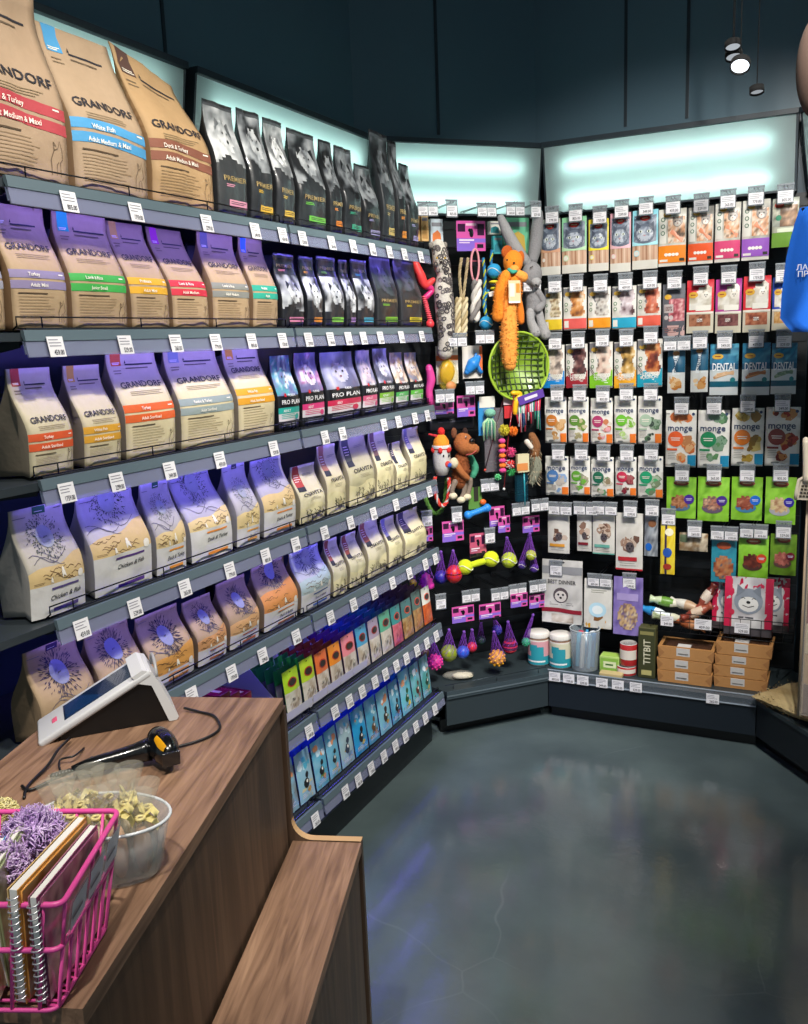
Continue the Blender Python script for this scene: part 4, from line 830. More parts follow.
def d_olive(B):
    B.photo(0, .42, 1, 1, ['#8a8f86', '#b9bcae', '#6f7468', '#d0cdbb'], 3, 10, 10); B.rect(0, 0, 1, .30, '#6f9a3a', off=.002); B.photo(.3, .42, .95, .85, ['#5a4434', '#8a6a50', '#c8a080'], 3, 8, 8, 3, off=.0024); B.ell(.25, .86, .18, .06, '#c0402e', off=.003); B.ell(.25, .60, .11, .06, '#3a8a6a', off=.003); B.rect(.2, .30, .95, .38, '#dfe6cc', off=.003); B.lines(.1, .9, .25, .1, 3, '#c8dca0', 1)
pack(771, 798, 198, 247, 'olive green chew pack right of the purple one in the top row', d_olive, '#b8baa8', group=R1b)
def d_chew(c, ph=('#4a2f26', '#8a4a34', '#c08a68', '#e2d6c6'), c2='#e9e5dc', brush=False):
    def f(B):
        B.photo(0, .26, 1, 1, ['#d9d6ce', '#e4e1da', '#c6c3b8'], 2, 8, 8); B.photo(.32, .32, .95, .96, list(ph), 2.6, 12, 14, 2, off=.0022, mask=lambda a, b: abs(a-.5) < .42+.1*math.sin(b*11))
        B.poly([(0, .98), (.3, .98), (.55, .62), (.4, .55), (0, .8)], '#77767a', off=.0018); B.ell(.22, .84, .15, .05, '#c8a040', off=.0032, n=12)
        for k in range(2): B.ell(.14, .60-.13*k, .08, .08*B.w/B.h, '#58805e', off=.0030, n=10); B.ell(.14, .60-.13*k, .05, .05*B.w/B.h, '#dcdcd0', off=.0035, n=8, rings=1)
        if brush:
            B.poly([(0, .0), (0, .26), (.28, .34), (1, .40), (1, .04), (.1, 0)], c, off=.0032); B.text('SUPERFOOD', .55, .28, .016, '#f4f2ea', maxw=.7, off=.0044, rot=.05); B.text('CRUNCHY', .55, .22, .014, '#f4f2ea', maxw=.66, off=.0044, rot=.05); B.lines(.25, .85, .17, .08, 2, '#e8efe8', 2, .4) ; B.stroke([(.0, .42), (.18, .30)], .002, '#5a2a20', off=.0045); B.stroke([(.03, .46), (.22, .33)], .002, '#5a2a20', off=.0045)
        else:
            B.rect(0, .03, 1, .27, c, off=.0028); B.lines(.3, .92, .24, .18, 1, '#f4efe6', 1, .5); B.rect(.04, .06, .24, .22, c2, off=.0036); B.lines(.3, .9, .15, .06, 2, '#f2d8c8', 3, .3)
    return f
for (a, b, t, bt, c, ph, l) in ((545, 562.5, 288, 331, '#e3c32e', None, 'yellow foot strip, leftmost'), (563.5, 587, 287, 330, '#e4605a', ('#7a4a2c', '#c07a3c', '#d8a060', '#e8dccc'), 'salmon-red foot strip and carrot-coloured chew'), (588, 611, 287, 329, '#f09a22', ('#3a2420', '#b8b4ae', '#d8d4cc', '#8a7a70'), 'orange foot strip and white chew'),
    (612, 636.5, 286, 329, '#2aa5c8', ('#4a2a2a', '#8f7a80', '#c0b0b4', '#e2dade'), 'turquoise foot strip'), (637, 661, 284, 327, '#e2604c', ('#5a2a20', '#a84a34', '#c86a4a', '#e2b8a0'), 'red foot strip and meat strips')):
    pack(a, b, t, bt, 'small chew pack with '+l+' in the second row', d_chew(c, ph or ('#7a5a3a', '#c8b894', '#dcd0b8', '#8a7a5a')), '#dcd9d0', group=R2, y=YB+.01)
def d_grey(B):
    B.photo(0, 0, 1, 1, ['#50525a', '#5c5e66', '#6a6c74'], 2, 8, 8); B.photo(.30, .30, .98, .72, ['#7a2a34', '#a84a54', '#c87880', '#e0b8b4'], 5, 12, 12, 2, off=.0022); B.ell(.25, .76, .16, .05, '#d0a030', off=.003); B.rect(.08, .46, .50, .62, '#b9b0ae', off=.0032); B.text('100%', .29, .54, .018, '#5a2a2a', maxw=.34, off=.004); B.region(lambda u: 0, lambda u: .22, '#caa7a2'); B.ell(.18, .37, .1, .1*B.w/B.h, '#c4bab8', off=.0032); B.ell(.40, .37, .1, .1*B.w/B.h, '#c4bab8', off=.0032); B.lines(.1, .8, .18, .06, 3, '#8a5a58', 1)
pack(662, 685, 284, 337, 'charcoal grey pack with red meat strips in the second row', d_grey, '#56585f', group='meat bite packs in the second row', back='#44464c')
def d_bite(c, food=('#5a2a22', '#7a3c2e', '#a0604a', '#c89078')):
    def f(B):
        B.region(lambda u: .40, lambda u: 1, c); B.photo(.10, .44, .92, .86, ['#e0dcd2', '#e8e4da', '#c8bfae', '#b0a48e'], 2.4, 12, 12, mask=lambda a, b: b < .75-.25*a or a > .2+.2*b, off=.0022); B.ell(.25, .72, .18, .06, '#d8a838', off=.0032); B.rect(.16, .712, .34, .728, '#8a2a22', off=.004)
        B.ell(.72, .70, .15, .075, '#e4ded2', off=.0036, n=12, jit=.12, seed=B.seed); B.ell(.68, .715, .022, .012, '#23211f', off=.0044, n=8, rings=1); B.ell(.76, .715, .022, .012, '#23211f', off=.0044, n=8, rings=1); B.ell(.72, .68, .022, .010, '#6a4a44', off=.0044, n=8, rings=1); B.poly([(.60, .75), (.60, .82), (.67, .77)], '#b8aea0', off=.0040); B.poly([(.77, .77), (.84, .82), (.84, .75)], '#b8aea0', off=.0040)
        B.blobs(.55, .55, .92, .92, ['#8a7a6c', '#c0b4a4', '#6c5a50', '#efe9de'], 7, .13, 3); B.rect(.35, .42, .9, .52, '#ece8de', off=.0034); B.lines(.38, .87, .51, .43, 2, '#a05a50', 2, .3)
        B.region(lambda u: 0, lambda u: .39, '#cfc9b4', off=.0016); B.photo(.10, .13, .90, .35, list(food), 7, 14, 8, 5, off=.0026); B.rect(.40, .21, .60, .27, '#f2efe8', off=.0036); B.text('90g', .5, .24, .010, '#5a2a22', off=.0044)
        B.region(lambda u: .365, lambda u: .40, '#e8e4d8', off=.0034)
    return f
for (a, b, t, bt, c, fd, l) in ((686, 713.5, 280, 333, '#d8303c', ('#6a3a28', '#8a5038', '#b07858', '#a86a50'), 'red bite pouch with kibble window'), (714.5, 741, 279, 333, '#b83a98', ('#4a2428', '#5f3034', '#7a4a48', '#8a5a54'), 'magenta bite pouch with dark kibble window'), (742, 770, 276, 332, '#dc2f3a', ('#6a2f22', '#9a5038', '#b87050', '#c88a68'), 'red bite pouch with white pet, right of the magenta one'), (771, 794, 277, 330, '#2a50b8', ('#b07838', '#c89050', '#d8a868', '#e8c898'), 'blue bite pouch half behind the blue garment')):
    pack(a, b, t, bt, l+' in the second row', d_bite(c, fd), '#d4cebc', group='meat bite packs in the second row')
for (a, b, t, bt, c, ph, l) in ((543, 565, 345, 388, '#1f8ad8', ('#4a4340', '#9a8a80', '#d8c8ba', '#c0a898'), 'blue'), (566, 588, 344, 388, '#a02834', ('#1f1a1c', '#4a2a2c', '#7a4a44', '#b8a8a0'), 'dark red'), (589.5, 613, 342, 388, '#7cc026', ('#5a4a44', '#c8a898', '#e0c8b8', '#d8d0c4'), 'lime green'), (614, 636.5, 342, 388, '#e8a520', ('#4a3a20', '#a8803a', '#d0a860', '#e8d8b0'), 'golden yellow'), (637, 662.5, 339, 387, '#1d9cb8', ('#4a201a', '#8a3a24', '#c87840', '#e0a870'), 'turquoise')):
    pack(a, b, t, bt, 'crunchy stick pack with a slanted %s foot in the third row' % c and 'crunchy stick pack with a slanted %s foot in the third row' % l, d_chew(c, ph, brush=True), '#dedbd2', group='crunchy stick packs in the third row', y=YB+.01)
def d_tube(B):
    B.region(lambda u: .45, lambda u: 1, '#1f5a78'); B.region(lambda u: 0, lambda u: .45, '#d9dcda'); B.poly([(.3, .4), (.7, .4), (.66, .95), (.34, .95)], '#e2e8ea', off=.0024); B.text('DENTAL', .5, .62, .016, '#1f4a68', rot=PI/2, off=.0036); B.blobs(.15, .06, .9, .36, ['#c8823a', '#d8a060', '#e8c89a', '#b86a2c'], 8, .2); B.ell(.5, .86, .2, .05, '#a0703a', off=.0034)
for a, b, t, bt, l in ((667, 685, 347, 393, 'narrow navy and white dental stick pack, left of the pair'), (690, 708, 344, 392, 'narrow navy and white dental stick pack, next to the wide ones')):
    pack(a, b, t, bt, l, d_tube, '#c8d2d8', group='dental packs in the third row', dbl=(a == 667))
def d_dental(stick, ph=0):
    def f(B):
        B.photo(0, .60, 1, 1, ['#1a6a90', '#2f8ab0', '#1f5f84', '#58b0cc'], 3, 10, 8, mask=None); B.region(lambda u: .28, lambda u: .60, '#cfd8da', off=.0012); B.ell(.28, .76, .2, .055, '#d2a63c', off=.003); B.rect(.18, .752, .38, .768, '#7a2420', off=.004)
        B.text('DENTAL', .52, .56, .030, '#f4f8fa', wid=.84, off=.0040); B.rect(0, .50, 1, .615, '#155a80', off=.002)
        for k in range(3): B.stroke([(.14+.06*k, .34+.03*k), (.5+.05*k, .40+.02*k), (.86, .46-.02*k)], .010, stick[k % len(stick)], off=.0032+.0003*k)
        B.rect(0, .16, 1, .27, '#0f5a70', off=.0024); B.lines(.1, .9, .25, .18, 1, '#bfe0e8', 2, .4); B.rect(0, 0, 1, .16, '#d4dadb', off=.002); B.ell(.82, .30, .09, .05, '#1f7a80', off=.0042)
    return f
for a, b, t, bt, st, l in ((709, 738, 344, 395, ('#c89a6a', '#e0c09a', '#d8b088'), 'wide blue dental pack with beige sticks'), (741, 769.5, 343, 395, ('#c07a44', '#d89a60', '#b06a3a'), 'wide blue dental pack with brown sticks'), (770, 796, 343, 394, ('#7a9a78', '#9ab090', '#6a8a6c'), 'wide blue dental pack with grey-green sticks')):
    pack(a, b, t, bt, l+' in the third row', d_dental(st), '#b9d0d8', group='dental packs in the third row', mat='film')
def d_monge(c, veg, corner='#e8792a', big=False, c2=None):
    def f(B):
        rd = random.Random(B.seed)
        if big: B.blobs(.1, .78, .9, .97, list(veg), 7, .15, 2)
        B.text('monge', .48, .70 if big else .72, .13*B.w*1.7, '#2c3f66', wid=.80, off=.0042)
        B.photo(.0, .62, 1, .82, ['#e6e4dd', '#eceae4', '#dcdad2'], 2, 4, 3)
        B.ell(.34, .50, .26, .26*B.w/B.h, c, off=.003, n=18); B.lines(.18, .50, .54, .44, 3, '#f0e8dc', 1, .35) if False else B.rect(.18, .51, .50, .525, '#f0e8dc', off=.0040); B.rect(.20, .475, .48, .49, '#f0e8dc', off=.0040)
        B.blobs(.48, .26, .95, .56, list(veg), 11, .15, 5); B.blobs(.3, .07, .7, .26, list(veg), 5, .12, 8)
        B.rect(.06, .30, .40, .335, c2 or c, off=.0032); B.lines(.08, .40, .27, .12, 5, '#9a968c', 3, .3)
        B.rect(.74, .03, 1, .22, corner, off=.0042); B.lines(.78, .96, .19, .06, 3, '#f4efe6', 3, .35); B.ell(.90, .93, .05, .05*B.w/B.h, '#2c3f66', off=.004, n=10)
        B.ell(.3, .06, .12, .02, '#6a6f70', off=.0035, n=10, jit=.2)
    return f
for (a, b, t, bt, c, v, l) in ((545, 567, 397, 443, '#c8782e', ('#b8864a', '#d0a878', '#e2dacb'), 'amber round badge'), (568, 589, 397, 443, '#5a8a30', ('#6a8a3a', '#c0b890', '#a8a078'), 'olive green round badge'), (590.5, 613, 398, 444, '#b03a6a', ('#e0a0a8', '#c07850', '#d8cfc4'), 'raspberry round badge'), (614, 636.5, 396, 444, '#6ab82e', ('#7ab03a', '#b0d080', '#d0d8c0'), 'bright green round badge'), (637.5, 662, 396, 444, '#a8c0a8', ('#5a7a5a', '#8aa08a', '#3a4a40'), 'pale grey-green badge and herb sprigs')):
    pack(a, b, t, bt, 'small white snack pouch with %s, upper small row' % l, d_monge(c, v), '#e4e2db', group='small white snack pouches', y=YB+.005)
for (a, b, t, bt, c, v, l) in ((545.5, 569, 456, 495, '#4a78b0', ('#8aa8d0', '#b8b0a8', '#a09890'), 'blue fish badge'), (570, 590.5, 456, 495, '#5aa02c', ('#6ab03a', '#8a8a78', '#b0a890'), 'fresh green leaf badge'), (591, 614, 457, 497, '#1f6a50', ('#5a9a6a', '#8a7a60', '#c8c0b0'), 'deep green badge'), (615, 636.5, 457, 496, '#c02a4a', ('#8a2a3a', '#a05a5a', '#6a4a40'), 'crimson badge'), (637.5, 663, 456, 498, '#1f9a6a', ('#4aa86a', '#7a8a6a', '#a8b8a0'), 'emerald badge')):
    pack(a, b, t, bt, 'small white snack pouch with %s, lower small row' % l, d_monge(c, v), '#e4e2db', group='small white snack pouches', y=YB+.005)
for (a, b, t, bt, c, v, l) in ((665, 696, 410, 467, '#e8602a', ('#e07a3a', '#b87a4a', '#d8a878', '#c86a34'), 'orange-red disc and carrot cubes'), (697, 729, 410, 468, '#1f8a58', ('#3a6a44', '#5a8a5a', '#7a9a80'), 'green disc and dark herbs'), (730.5, 763, 408, 466, '#e8802a', ('#b8983a', '#d8c070', '#8a6a2a'), 'orange disc and golden seeds'), (764, 799, 407, 466, '#8a3a34', ('#a83a2e', '#7a2a22', '#c88a50'), 'maroon disc and red berries')):
    pack(a, b, t, bt, 'large white snack pouch with %s' % l, d_monge(c, v, '#1f86b0', True), '#e6e4dd', group='large white snack pouches')
def d_dog(B):
    B.blobs(.2, .3, .9, .75, ['#8a6a5a', '#a88874', '#c8b4a4', '#6a4c40'], 8, .22, 3)
    B.ell(.55, .42, .16, .09, '#5a5054', off=.0046, n=14); B.ell(.48, .44, .035, .02, '#1d1c1e', off=.005, n=8, rings=1); B.ell(.62, .44, .035, .02, '#1d1c1e', off=.005, n=8, rings=1); B.ell(.55, .39, .03, .016, '#121214', off=.005, n=8, rings=1); B.lines(.1, .8, .93, .87, 1, '#5a5a5e', 1, .5)
for (a, b, t, bt, c, nm, l, tl) in ((548, 570, 512, 553, '#e8a23a', 0, 'white pouch with amber bottom strip', 0), (577, 592, 512, 551, '#8a2430', 0, 'narrow white pouch with dark red strip', 0), (592.5, 615, 512, 554, '#6fb8a8', 1, 'white pouch with mint strip and drawn terrier', 0), (615.5, 643, 513, 570, '#c02a34', 1, 'long white pouch with red foot and drawn terrier', 0)):
    def f(B, c=c, nm=nm):
        B.photo(0, 0, 1, 1, ['#d8d4cc', '#e2dfd8', '#ccc8c0'], 2, 6, 8); d_dog(B); B.rect(.1, .17, .8, .24, c, off=.0044); B.lines(.15, .85, .13, .05, 2, '#a8a49c', 2)
        if nm: B.rect(0, 0, 1, .03, c, off=.003)
    pack(a, b, t, bt, l+' in the sixth row', f, '#d9d6ce', group='drawn dog pouches', dbl=(a < 600))
def d_blueball(B): B.photo(0, 0, 1, 1, ['#8a8f98', '#a8b0b8', '#4a4e58', '#c8ccd0'], 3, 6, 8); B.ell(.35, .22, .25, .09, '#1f6ac8', off=.003); B.ell(.6, .75, .3, .08, '#8a5a3a', off=.003)
pack(644, 658, 512, 556, 'clear pouch with blue ball print left of the yellow sachet', d_blueball, '#9aa0a8', group='odd sachets in the sixth row')
def d_yel(B): B.photo(0, 0, 1, 1, ['#e8c81e', '#f2dc4a', '#d8b010'], 3, 6, 10); B.rect(.3, 0, .45, 1, '#3a2a4a', off=.002); B.ell(.5, .42, .32, .09, '#2a58b0', off=.003); B.ell(.5, .15, .3, .06, '#b03a2a', off=.003); B.ell(.6, .8, .3, .07, '#f6f0d0', off=.003)
pack(660, 675, 521, 574, 'slim yellow sachet with blue emblem', d_yel, '#e6cc28', group='odd sachets in the sixth row', y=YB-.03)
def d_green(c, food, c2='#6a8aa8', dark=False):
    def f(B):
        B.photo(0, 0, 1, 1, ['#7cb82a', '#8ccc34', '#9ad848', '#6aa822'] if not dark else ['#5a7a20', '#6f9a2a', '#4a6a1c'], 2.4, 8, 12); B.rect(0, .93, 1, 1, '#c8a83a'); B.ell(.5, .86, .26, .065, '#8a3a20', off=.003); B.ell(.5, .87, .20, .045, '#c86a3a', off=.0034); B.rect(.36, .855, .64, .875, '#f0dcb8', off=.004)
        B.ell(.48, .30, .34, .115, c2, off=.003, n=16); B.photo(.18, .25, .78, .58, list(food), 5, 12, 12, 3, off=.0036, mask=lambda a, b: (2*a-1)**2+(2*b-1)**2 < 1+.25*math.sin(a*23)); B.ell(.78, .48, .17, .17*B.w/B.h, c, off=.0044, n=16); B.rect(.68, .485, .88, .50, '#d8d8f0', off=.005); B.rect(.70, .455, .86, .468, '#d8d8f0', off=.005)
    return f
GF = ('#6a3a24', '#a86a44', '#c89068', '#8a5234'); G6 = 'lime green treat pouches'
for (a, b, t, bt, c, fd, c2, l) in ((666, 696, 477, 518, '#4a2a98', GF, '#5a7a98', 'violet disc, leftmost in its row'), (697, 729, 477, 521, '#4a2c8a', ('#8a4a3a', '#c88a70', '#5a4a50', '#e0b090'), '#6a5a70', 'dark violet disc and mixed bites'), (730.5, 762, 477, 520, '#1f6ad0', ('#7a3a2a', '#a85a44', '#8a4a38', '#c8886a'), '#4a8ab0', 'blue disc and red-brown bites'), (764, 795.5, 477, 524, '#3428a0', ('#a87a5a', '#c8a078', '#e0c8a0', '#d8c88a'), '#b0b0b8', 'indigo disc and pale bites'),):
    pack(a, b, t, bt, 'lime green pouch with %s' % l, d_green(c, fd, c2), '#86c430', group=G6)
def d_teal(B): B.photo(0, 0, 1, 1, ['#2a8aa0', '#3a9ab0', '#2a7890'], 2, 6, 8); B.rect(0, .9, 1, 1, '#c8a83a'); B.ell(.5, .82, .3, .08, '#a04a2a', off=.003); B.photo(.1, .08, .9, .6, ['#6a3a2a', '#a8583a', '#c88a5a', '#2a5a70'], 4, 10, 10, 3, off=.003, mask=lambda a, b: (2*a-1)**2+(2*b-1)**2 < 1)
pack(710.5, 736, 537, 582, 'teal pouch left of the lower lime green pouches', d_teal, '#2a8aa0', group=G6, dbl=True)
pack(737.5, 768, 535, 578, 'lime green pouch with orange-red disc over dark bites in the low row', d_green('#d8482a', ('#4a2420', '#6a3028', '#8a4434'), '#5a3a34'), '#86c430', group=G6, dbl=True)
pack(769, 796, 534, 575, 'darker green pouch with maroon disc, right end of the low row', d_green('#7a2034', ('#7a3a34', '#a85a50', '#c88070'), '#6a4a44', True), '#6a9a2a', group=G6)
def d_bone(B): B.photo(0, 0, 1, 1, ['#c8b494', '#a88a64', '#8a6a48', '#e0d2b8', '#5a4a3a'], 3, 12, 6); B.rect(.02, .5, .3, .9, '#5a6a50', off=.003)
pack(679, 708, 533, 551, 'short clear pack of little bones left of the teal pouch', d_bone, '#b8a484', mat='film', group='odd sachets in the sixth row', y=YB)
# low row: big pouches and the wire basket
def d_rest(B):
    B.photo(0, 0, 1, 1, ['#c4c2be', '#d4d2ce', '#b4b2ae', '#e0deda'], 2, 8, 10); B.text('BEST DINNER', .5, .66, .018, '#4a484a', wid=.7, off=.004); B.ell(.48, .45, .19, .12, '#5a5054', off=.004, n=16); B.ell(.48, .43, .15, .09, '#d8d2cc', off=.0044, n=14); B.ell(.42, .46, .03, .018, '#1d1c1e', off=.005, n=8, rings=1); B.ell(.54, .46, .03, .018, '#1d1c1e', off=.005, n=8, rings=1); B.ell(.48, .41, .035, .018, '#121214', off=.005, n=8, rings=1); B.rect(0, .17, 1, .235, '#8f1f30', off=.003, wave=.01); B.lines(.2, .8, .33, .27, 2, '#7a7674', 2); B.photo(.25, .02, .8, .15, ['#8a7a6c', '#c8bcb0', '#e0dad2'], 4, 8, 4, 4, off=.003); B.rect(0, .78, 1, .9, '#8f9094', off=.0025)
pack(543, 583, 560, 622, 'large silver-white pouch with a terrier face and wine red strip, lowest row', d_rest, '#c2c0bc', group='big pouches in the lowest hook row', d=.04, prof='doy', y=YB-.02, tagpx=556, tagy=12)
def d_ys(B): B.photo(0, 0, 1, 1, ['#d4d2ca', '#e2e0d8', '#c8c4b8'], 2, 8, 10); B.region(lambda u: 0, lambda u: .16+.08*u, '#d8a024'); B.ell(.5, .38, .32, .15, '#b8dcec', off=.003, n=16); B.ell(.5, .38, .2, .09, '#e8f0f0', off=.0034); B.blobs(.35, .15, .7, .35, ['#b08040', '#8a5a2a'], 5, .13, 2); B.lines(.15, .85, .78, .7, 2, '#8a8a7a', 1)
pack(584.5, 612.5, 579, 627, 'white and mustard pouch with pale blue arch, lowest row', d_ys, '#d6d4cc', group='big pouches in the lowest hook row', d=.035, prof='doy', y=YB-.02, dbl=True, tagy=5)
def d_pur(B): B.photo(0, 0, 1, 1, ['#6a5aa0', '#8270b4', '#9484c4', '#5a4a8c'], 3, 8, 10); B.rect(.12, .60, .85, .72, '#a898cc', off=.003); B.lines(.16, .8, .71, .62, 2, '#e6e0f2', 1, .4); B.photo(.15, .10, .85, .55, ['#b8946a', '#d8b88a', '#8a6a50', '#6a5890', '#e2cca4'], 6, 14, 12, 4, off=.003, mask=lambda a, b: (2*a-1)**2+(2*b-1)**2 < 1)
pack(613.5, 643, 577, 634, 'purple pouch with biscuit print, lowest row', d_pur, '#7b6bb0', group='big pouches in the lowest hook row', d=.03, prof='doy', y=YB-.03, tagy=8)
bk = thing('wire_basket', 'shallow black wire basket shelf above the kraft boxes, with price cards', 'basket', (0, 0, 0))
bz = aty(740, 637, 3.62).z; bx0 = aty(651, 620, 3.60).x; bx1 = aty(793, 635, 3.60).x
mb = MB(); yb0, yb1 = 3.60, YP-.012
for z in (bz, bz+.045, bz+.08): mb.tube([(bx0, yb1, z), (bx0, yb0, z), (bx1, yb0, z), (bx1, yb1, z)], .0017, '#1a1e22', 'wire', n=6)
for k in range(15): x = bx0+(bx1-bx0)*k/14; mb.tube([(x, yb1, bz), (x, yb0, bz), (x, yb0, bz+.08)], .0013, '#1a1e22', 'wire', n=6)
for k in range(1, 5): y = yb0+(yb1-yb0)*k/5; mb.tube([(bx0, y, bz), (bx1, y, bz)], .0012, '#1a1e22', 'wire', n=6)
bw_ = mb.build('wire_frame', bk)
for px, w_ in ((667, .05), (703, .065), (742, .055)): p = aty(px, 628, 3.598); price_card(bw_, (p.x, 3.595, bz+.045), (1, 0, 0), (0, 0, 1), w_, .042)
def d_shib(B):
    B.photo(0, 0, 1, 1, ['#c8c6c8', '#dedcdc', '#b4b0b4'], 2, 10, 10); B.region(lambda u: .62, lambda u: 1, '#c21f48'); B.rect(0, .1, .16, 1, '#d0244e', off=.0018); B.rect(.84, .1, 1, 1, '#d0244e', off=.0018)
    B.ell(.5, .60, .30, .22, '#8c94a0', off=.003, n=20); B.poly([(.24, .66), (.26, .88), (.42, .78)], '#7a828e', off=.0036); B.poly([(.58, .78), (.74, .88), (.76, .66)], '#7a828e', off=.0036); B.ell(.5, .55, .21, .13, '#e2e0dc', off=.0038, n=16); B.ell(.5, .585, .045, .026, '#17181c', off=.0046, n=10); B.stroke([(.38, .53), (.5, .50), (.62, .53)], .003, '#2a2a30', off=.0046)
    for e in (-1, 1): B.stroke([(.5+e*.15, .64), (.5+e*.11, .665), (.5+e*.07, .64)], .003, '#1f2024', off=.0046)
    B.lines(.3, .72, .33, .28, 1, '#5a5a60', 1, .6); B.region(lambda u: 0, lambda u: .14, '#4a4448', off=.002); B.ell(.16, .40, .06, .05, '#c8304c', off=.0046)
for (a, b, dy, l) in ((757, 788, .075, 'pink and white dog food bag at the right end, behind the centre one'), (712, 742, .06, 'pink and white dog food bag left of and behind the centre one'), (724, 772, 0, 'pink and white dog food bag with a smiling grey dog, centre of the wire basket')):
    pk = pack(a, b, 575 if dy else 578, 634, l, d_shib, '#cfcdd0', group='pink dog bags in the wire basket', d=.05, prof='doy', y=3.66+dy, tag=False, nameless=None) if False else None
    y = 3.66+dy; A = aty(a, 636, y); Bq = aty(b, 636, y); T = aty((a+b)/2, 577, y); B = Bag(Bq.x-A.x, T.z-bz-.004, .05, 'doy', col='#cfcdd0', side='#c8224a', mat='film', crump=.006, seed=a, nu=12, nv=14); d_shib(B)
    B.build('dog_food_bag', l, 'bag', 'pink dog bags in the wire basket', ((A.x+Bq.x)/2, y, bz+.003))
def lumps(name, label, cat, cols, c, r, n, seed, group=None):
    rd = random.Random(seed); mb = MB()
    for k in range(n):
        p = Vector((rd.uniform(-1, 1)*r[0], rd.uniform(-1, 1)*r[1], abs(rd.uniform(0, 1))*r[2])); q = rd.uniform(.35, .6)*r[2]
        mb.ball(p, (q*1.3, q, q*.8), rd.choice(cols), 'film', 10, 7, R=Matrix.Rotation(rd.uniform(0, 3), 3, 'Z'), fn=lambda d, th, ph: 1+.12*noise.noise(d*2.5+Vector((seed, k, 0))))
    return mb.build(name, loc=c, label=label, cat=cat, group=group)
def candy(name, label, c, L, r, cols, rz, tilt=0, group=None, cat='treat'):
    mb = MB(); R = Matrix.Rotation(rz, 3, 'Z') @ Matrix.Rotation(tilt, 3, 'Y'); mb.T = (Matrix.Translation((0, 0, 0)) @ R.to_4x4())
    pts = []; rs = []
    for k in range(15):
        t = k/14; x = (t-.5)*L; pts.append((x, 0, 0)); rs.append(r*(.5+.5*math.sin(PI*min(1, max(0, (t-.16)/.68)))**.6) if .16 < t < .84 else r*(.28+.9*abs(t-.5)*2-.35))
    mb.tube(pts, rs, cols, 'film', n=10)
    mb.lathe([(r*1.02, -.0), (r*1.02, .001)], (0, 0, 0), cols[0], 'film', 8)
    return mb.build(name, loc=c, label=label, cat=cat, group=group)
z0 = bz+.022
for k, (px, py, cols, l) in enumerate(((655, 612, ['#2a90d0', '#e8f0f4'], 'blue and white wrapped treat at the left end of the wire basket'), (665, 603, ['#c8d8b0', '#6a9a3a', '#e8e4d0'], 'green and cream wrapped treat above the first basket price card'), (668, 617, ['#a8b48a', '#d8d8c0'], 'pale green wrapped treat lying lowest at the basket front'), (685, 606, ['#e0dcd0', '#c8a888'], 'cream wrapped treat in the basket'), (697, 612, ['#8a3a2a', '#d8c0a8', '#a0503a'], 'brown and cream twisted treat in the basket'), (706, 598, ['#9a4a3a', '#e0d0c0', '#6a2a22'], 'dark red twisted treat standing up in the basket'), (690, 624, ['#a85a34', '#c88a5c'], 'copper wrapped treat behind the second basket price card'))):
    p = aty(px, py, 3.645); candy('wrapped_treat', l, (p.x, 3.645+.02*(k % 2), max(z0, p.z)), .13 if k != 5 else .12, .021, cols, .3*(k % 3)-.2, (-.5 if k in (4,) else (-1.0 if k == 5 else .15)), 'wrapped treats in the wire basket')
# ================================================================== MIDDLE WALL: TOYS
RZM = .8198
pbm = thing('pegboard', 'black pegboard of the short corner wall carrying the hanging toys', 'pegboard', (0, 0, 0))
mb = MB(); a = Vector((K1[0], K1[1], 0))+NM*-.004; b = Vector((K2[0], K2[1], 0))-NM*.004
mb.prism([a-NM*.014+Vector((0, 0, HB)), b-NM*.014+Vector((0, 0, HB)), b-NM*.014+Vector((0, 0, PB-.002)), a-NM*.014+Vector((0, 0, PB-.002))], (0, 0, 0), NM*.012, '#0c1014', 'dark')
for k in range(26):
    z = HB+.06+k*.072; mb.prism([a-NM*.019+Vector((0, 0, z-.015)), b-NM*.019+Vector((0, 0, z-.015)), b-NM*.019+Vector((0, 0, z+.015)), a-NM*.019+Vector((0, 0, z+.015))], (0, 0, 0), NM*.005, '#11161b', 'dark')
mb.build('slat_panel', pbm)
DH = 3.32
for px, py, db in ((428, 211, 1), (452, 211, 0), (487, 212, 1), (515.5, 211, 1), (536, 212, 0), (485, 339, 1), (457.5, 342, 1), (532, 287, 1), (445, 398, 1), (475, 390, 1), (490, 487, 1), (521, 511, 1), (540, 507, 1),
                   (427, 521, 0), (457, 517, 0), (490, 538, 0), (471, 598, 1), (500, 596, 1), (518, 592, 1), (538, 588, 1), (441, 604, 0)):
    hook(pbm, px, py, mid=True, double=bool(db), w=.042 if not db else .040, h=.038, dm=DH-.02 if py > 580 else DH-.05, wall=3.53)
class Toy:
    """local frame of a hanging toy: x along the wall, -y into the room, z up; points picked on planes parallel to the wall"""
    def __init__(s, px, py, d=DH): s.d = d; s.O = atm(px, py, d); s.mb = MB(); s.parts = []
    def p(s, px, py, out=0):
        q = atm(px, py, s.d-out)-s.O; return Vector((q.dot(DM), q.dot(NM), q.z))
    def done(s, name, label, cat, group=None): return s.mb.build(name, None, s.O, RZM, label=label, cat=cat, group=group)
    def root(s, name, label, cat, group=None): return thing(name, label, cat, tuple(s.O), RZM, group)
S = .0037
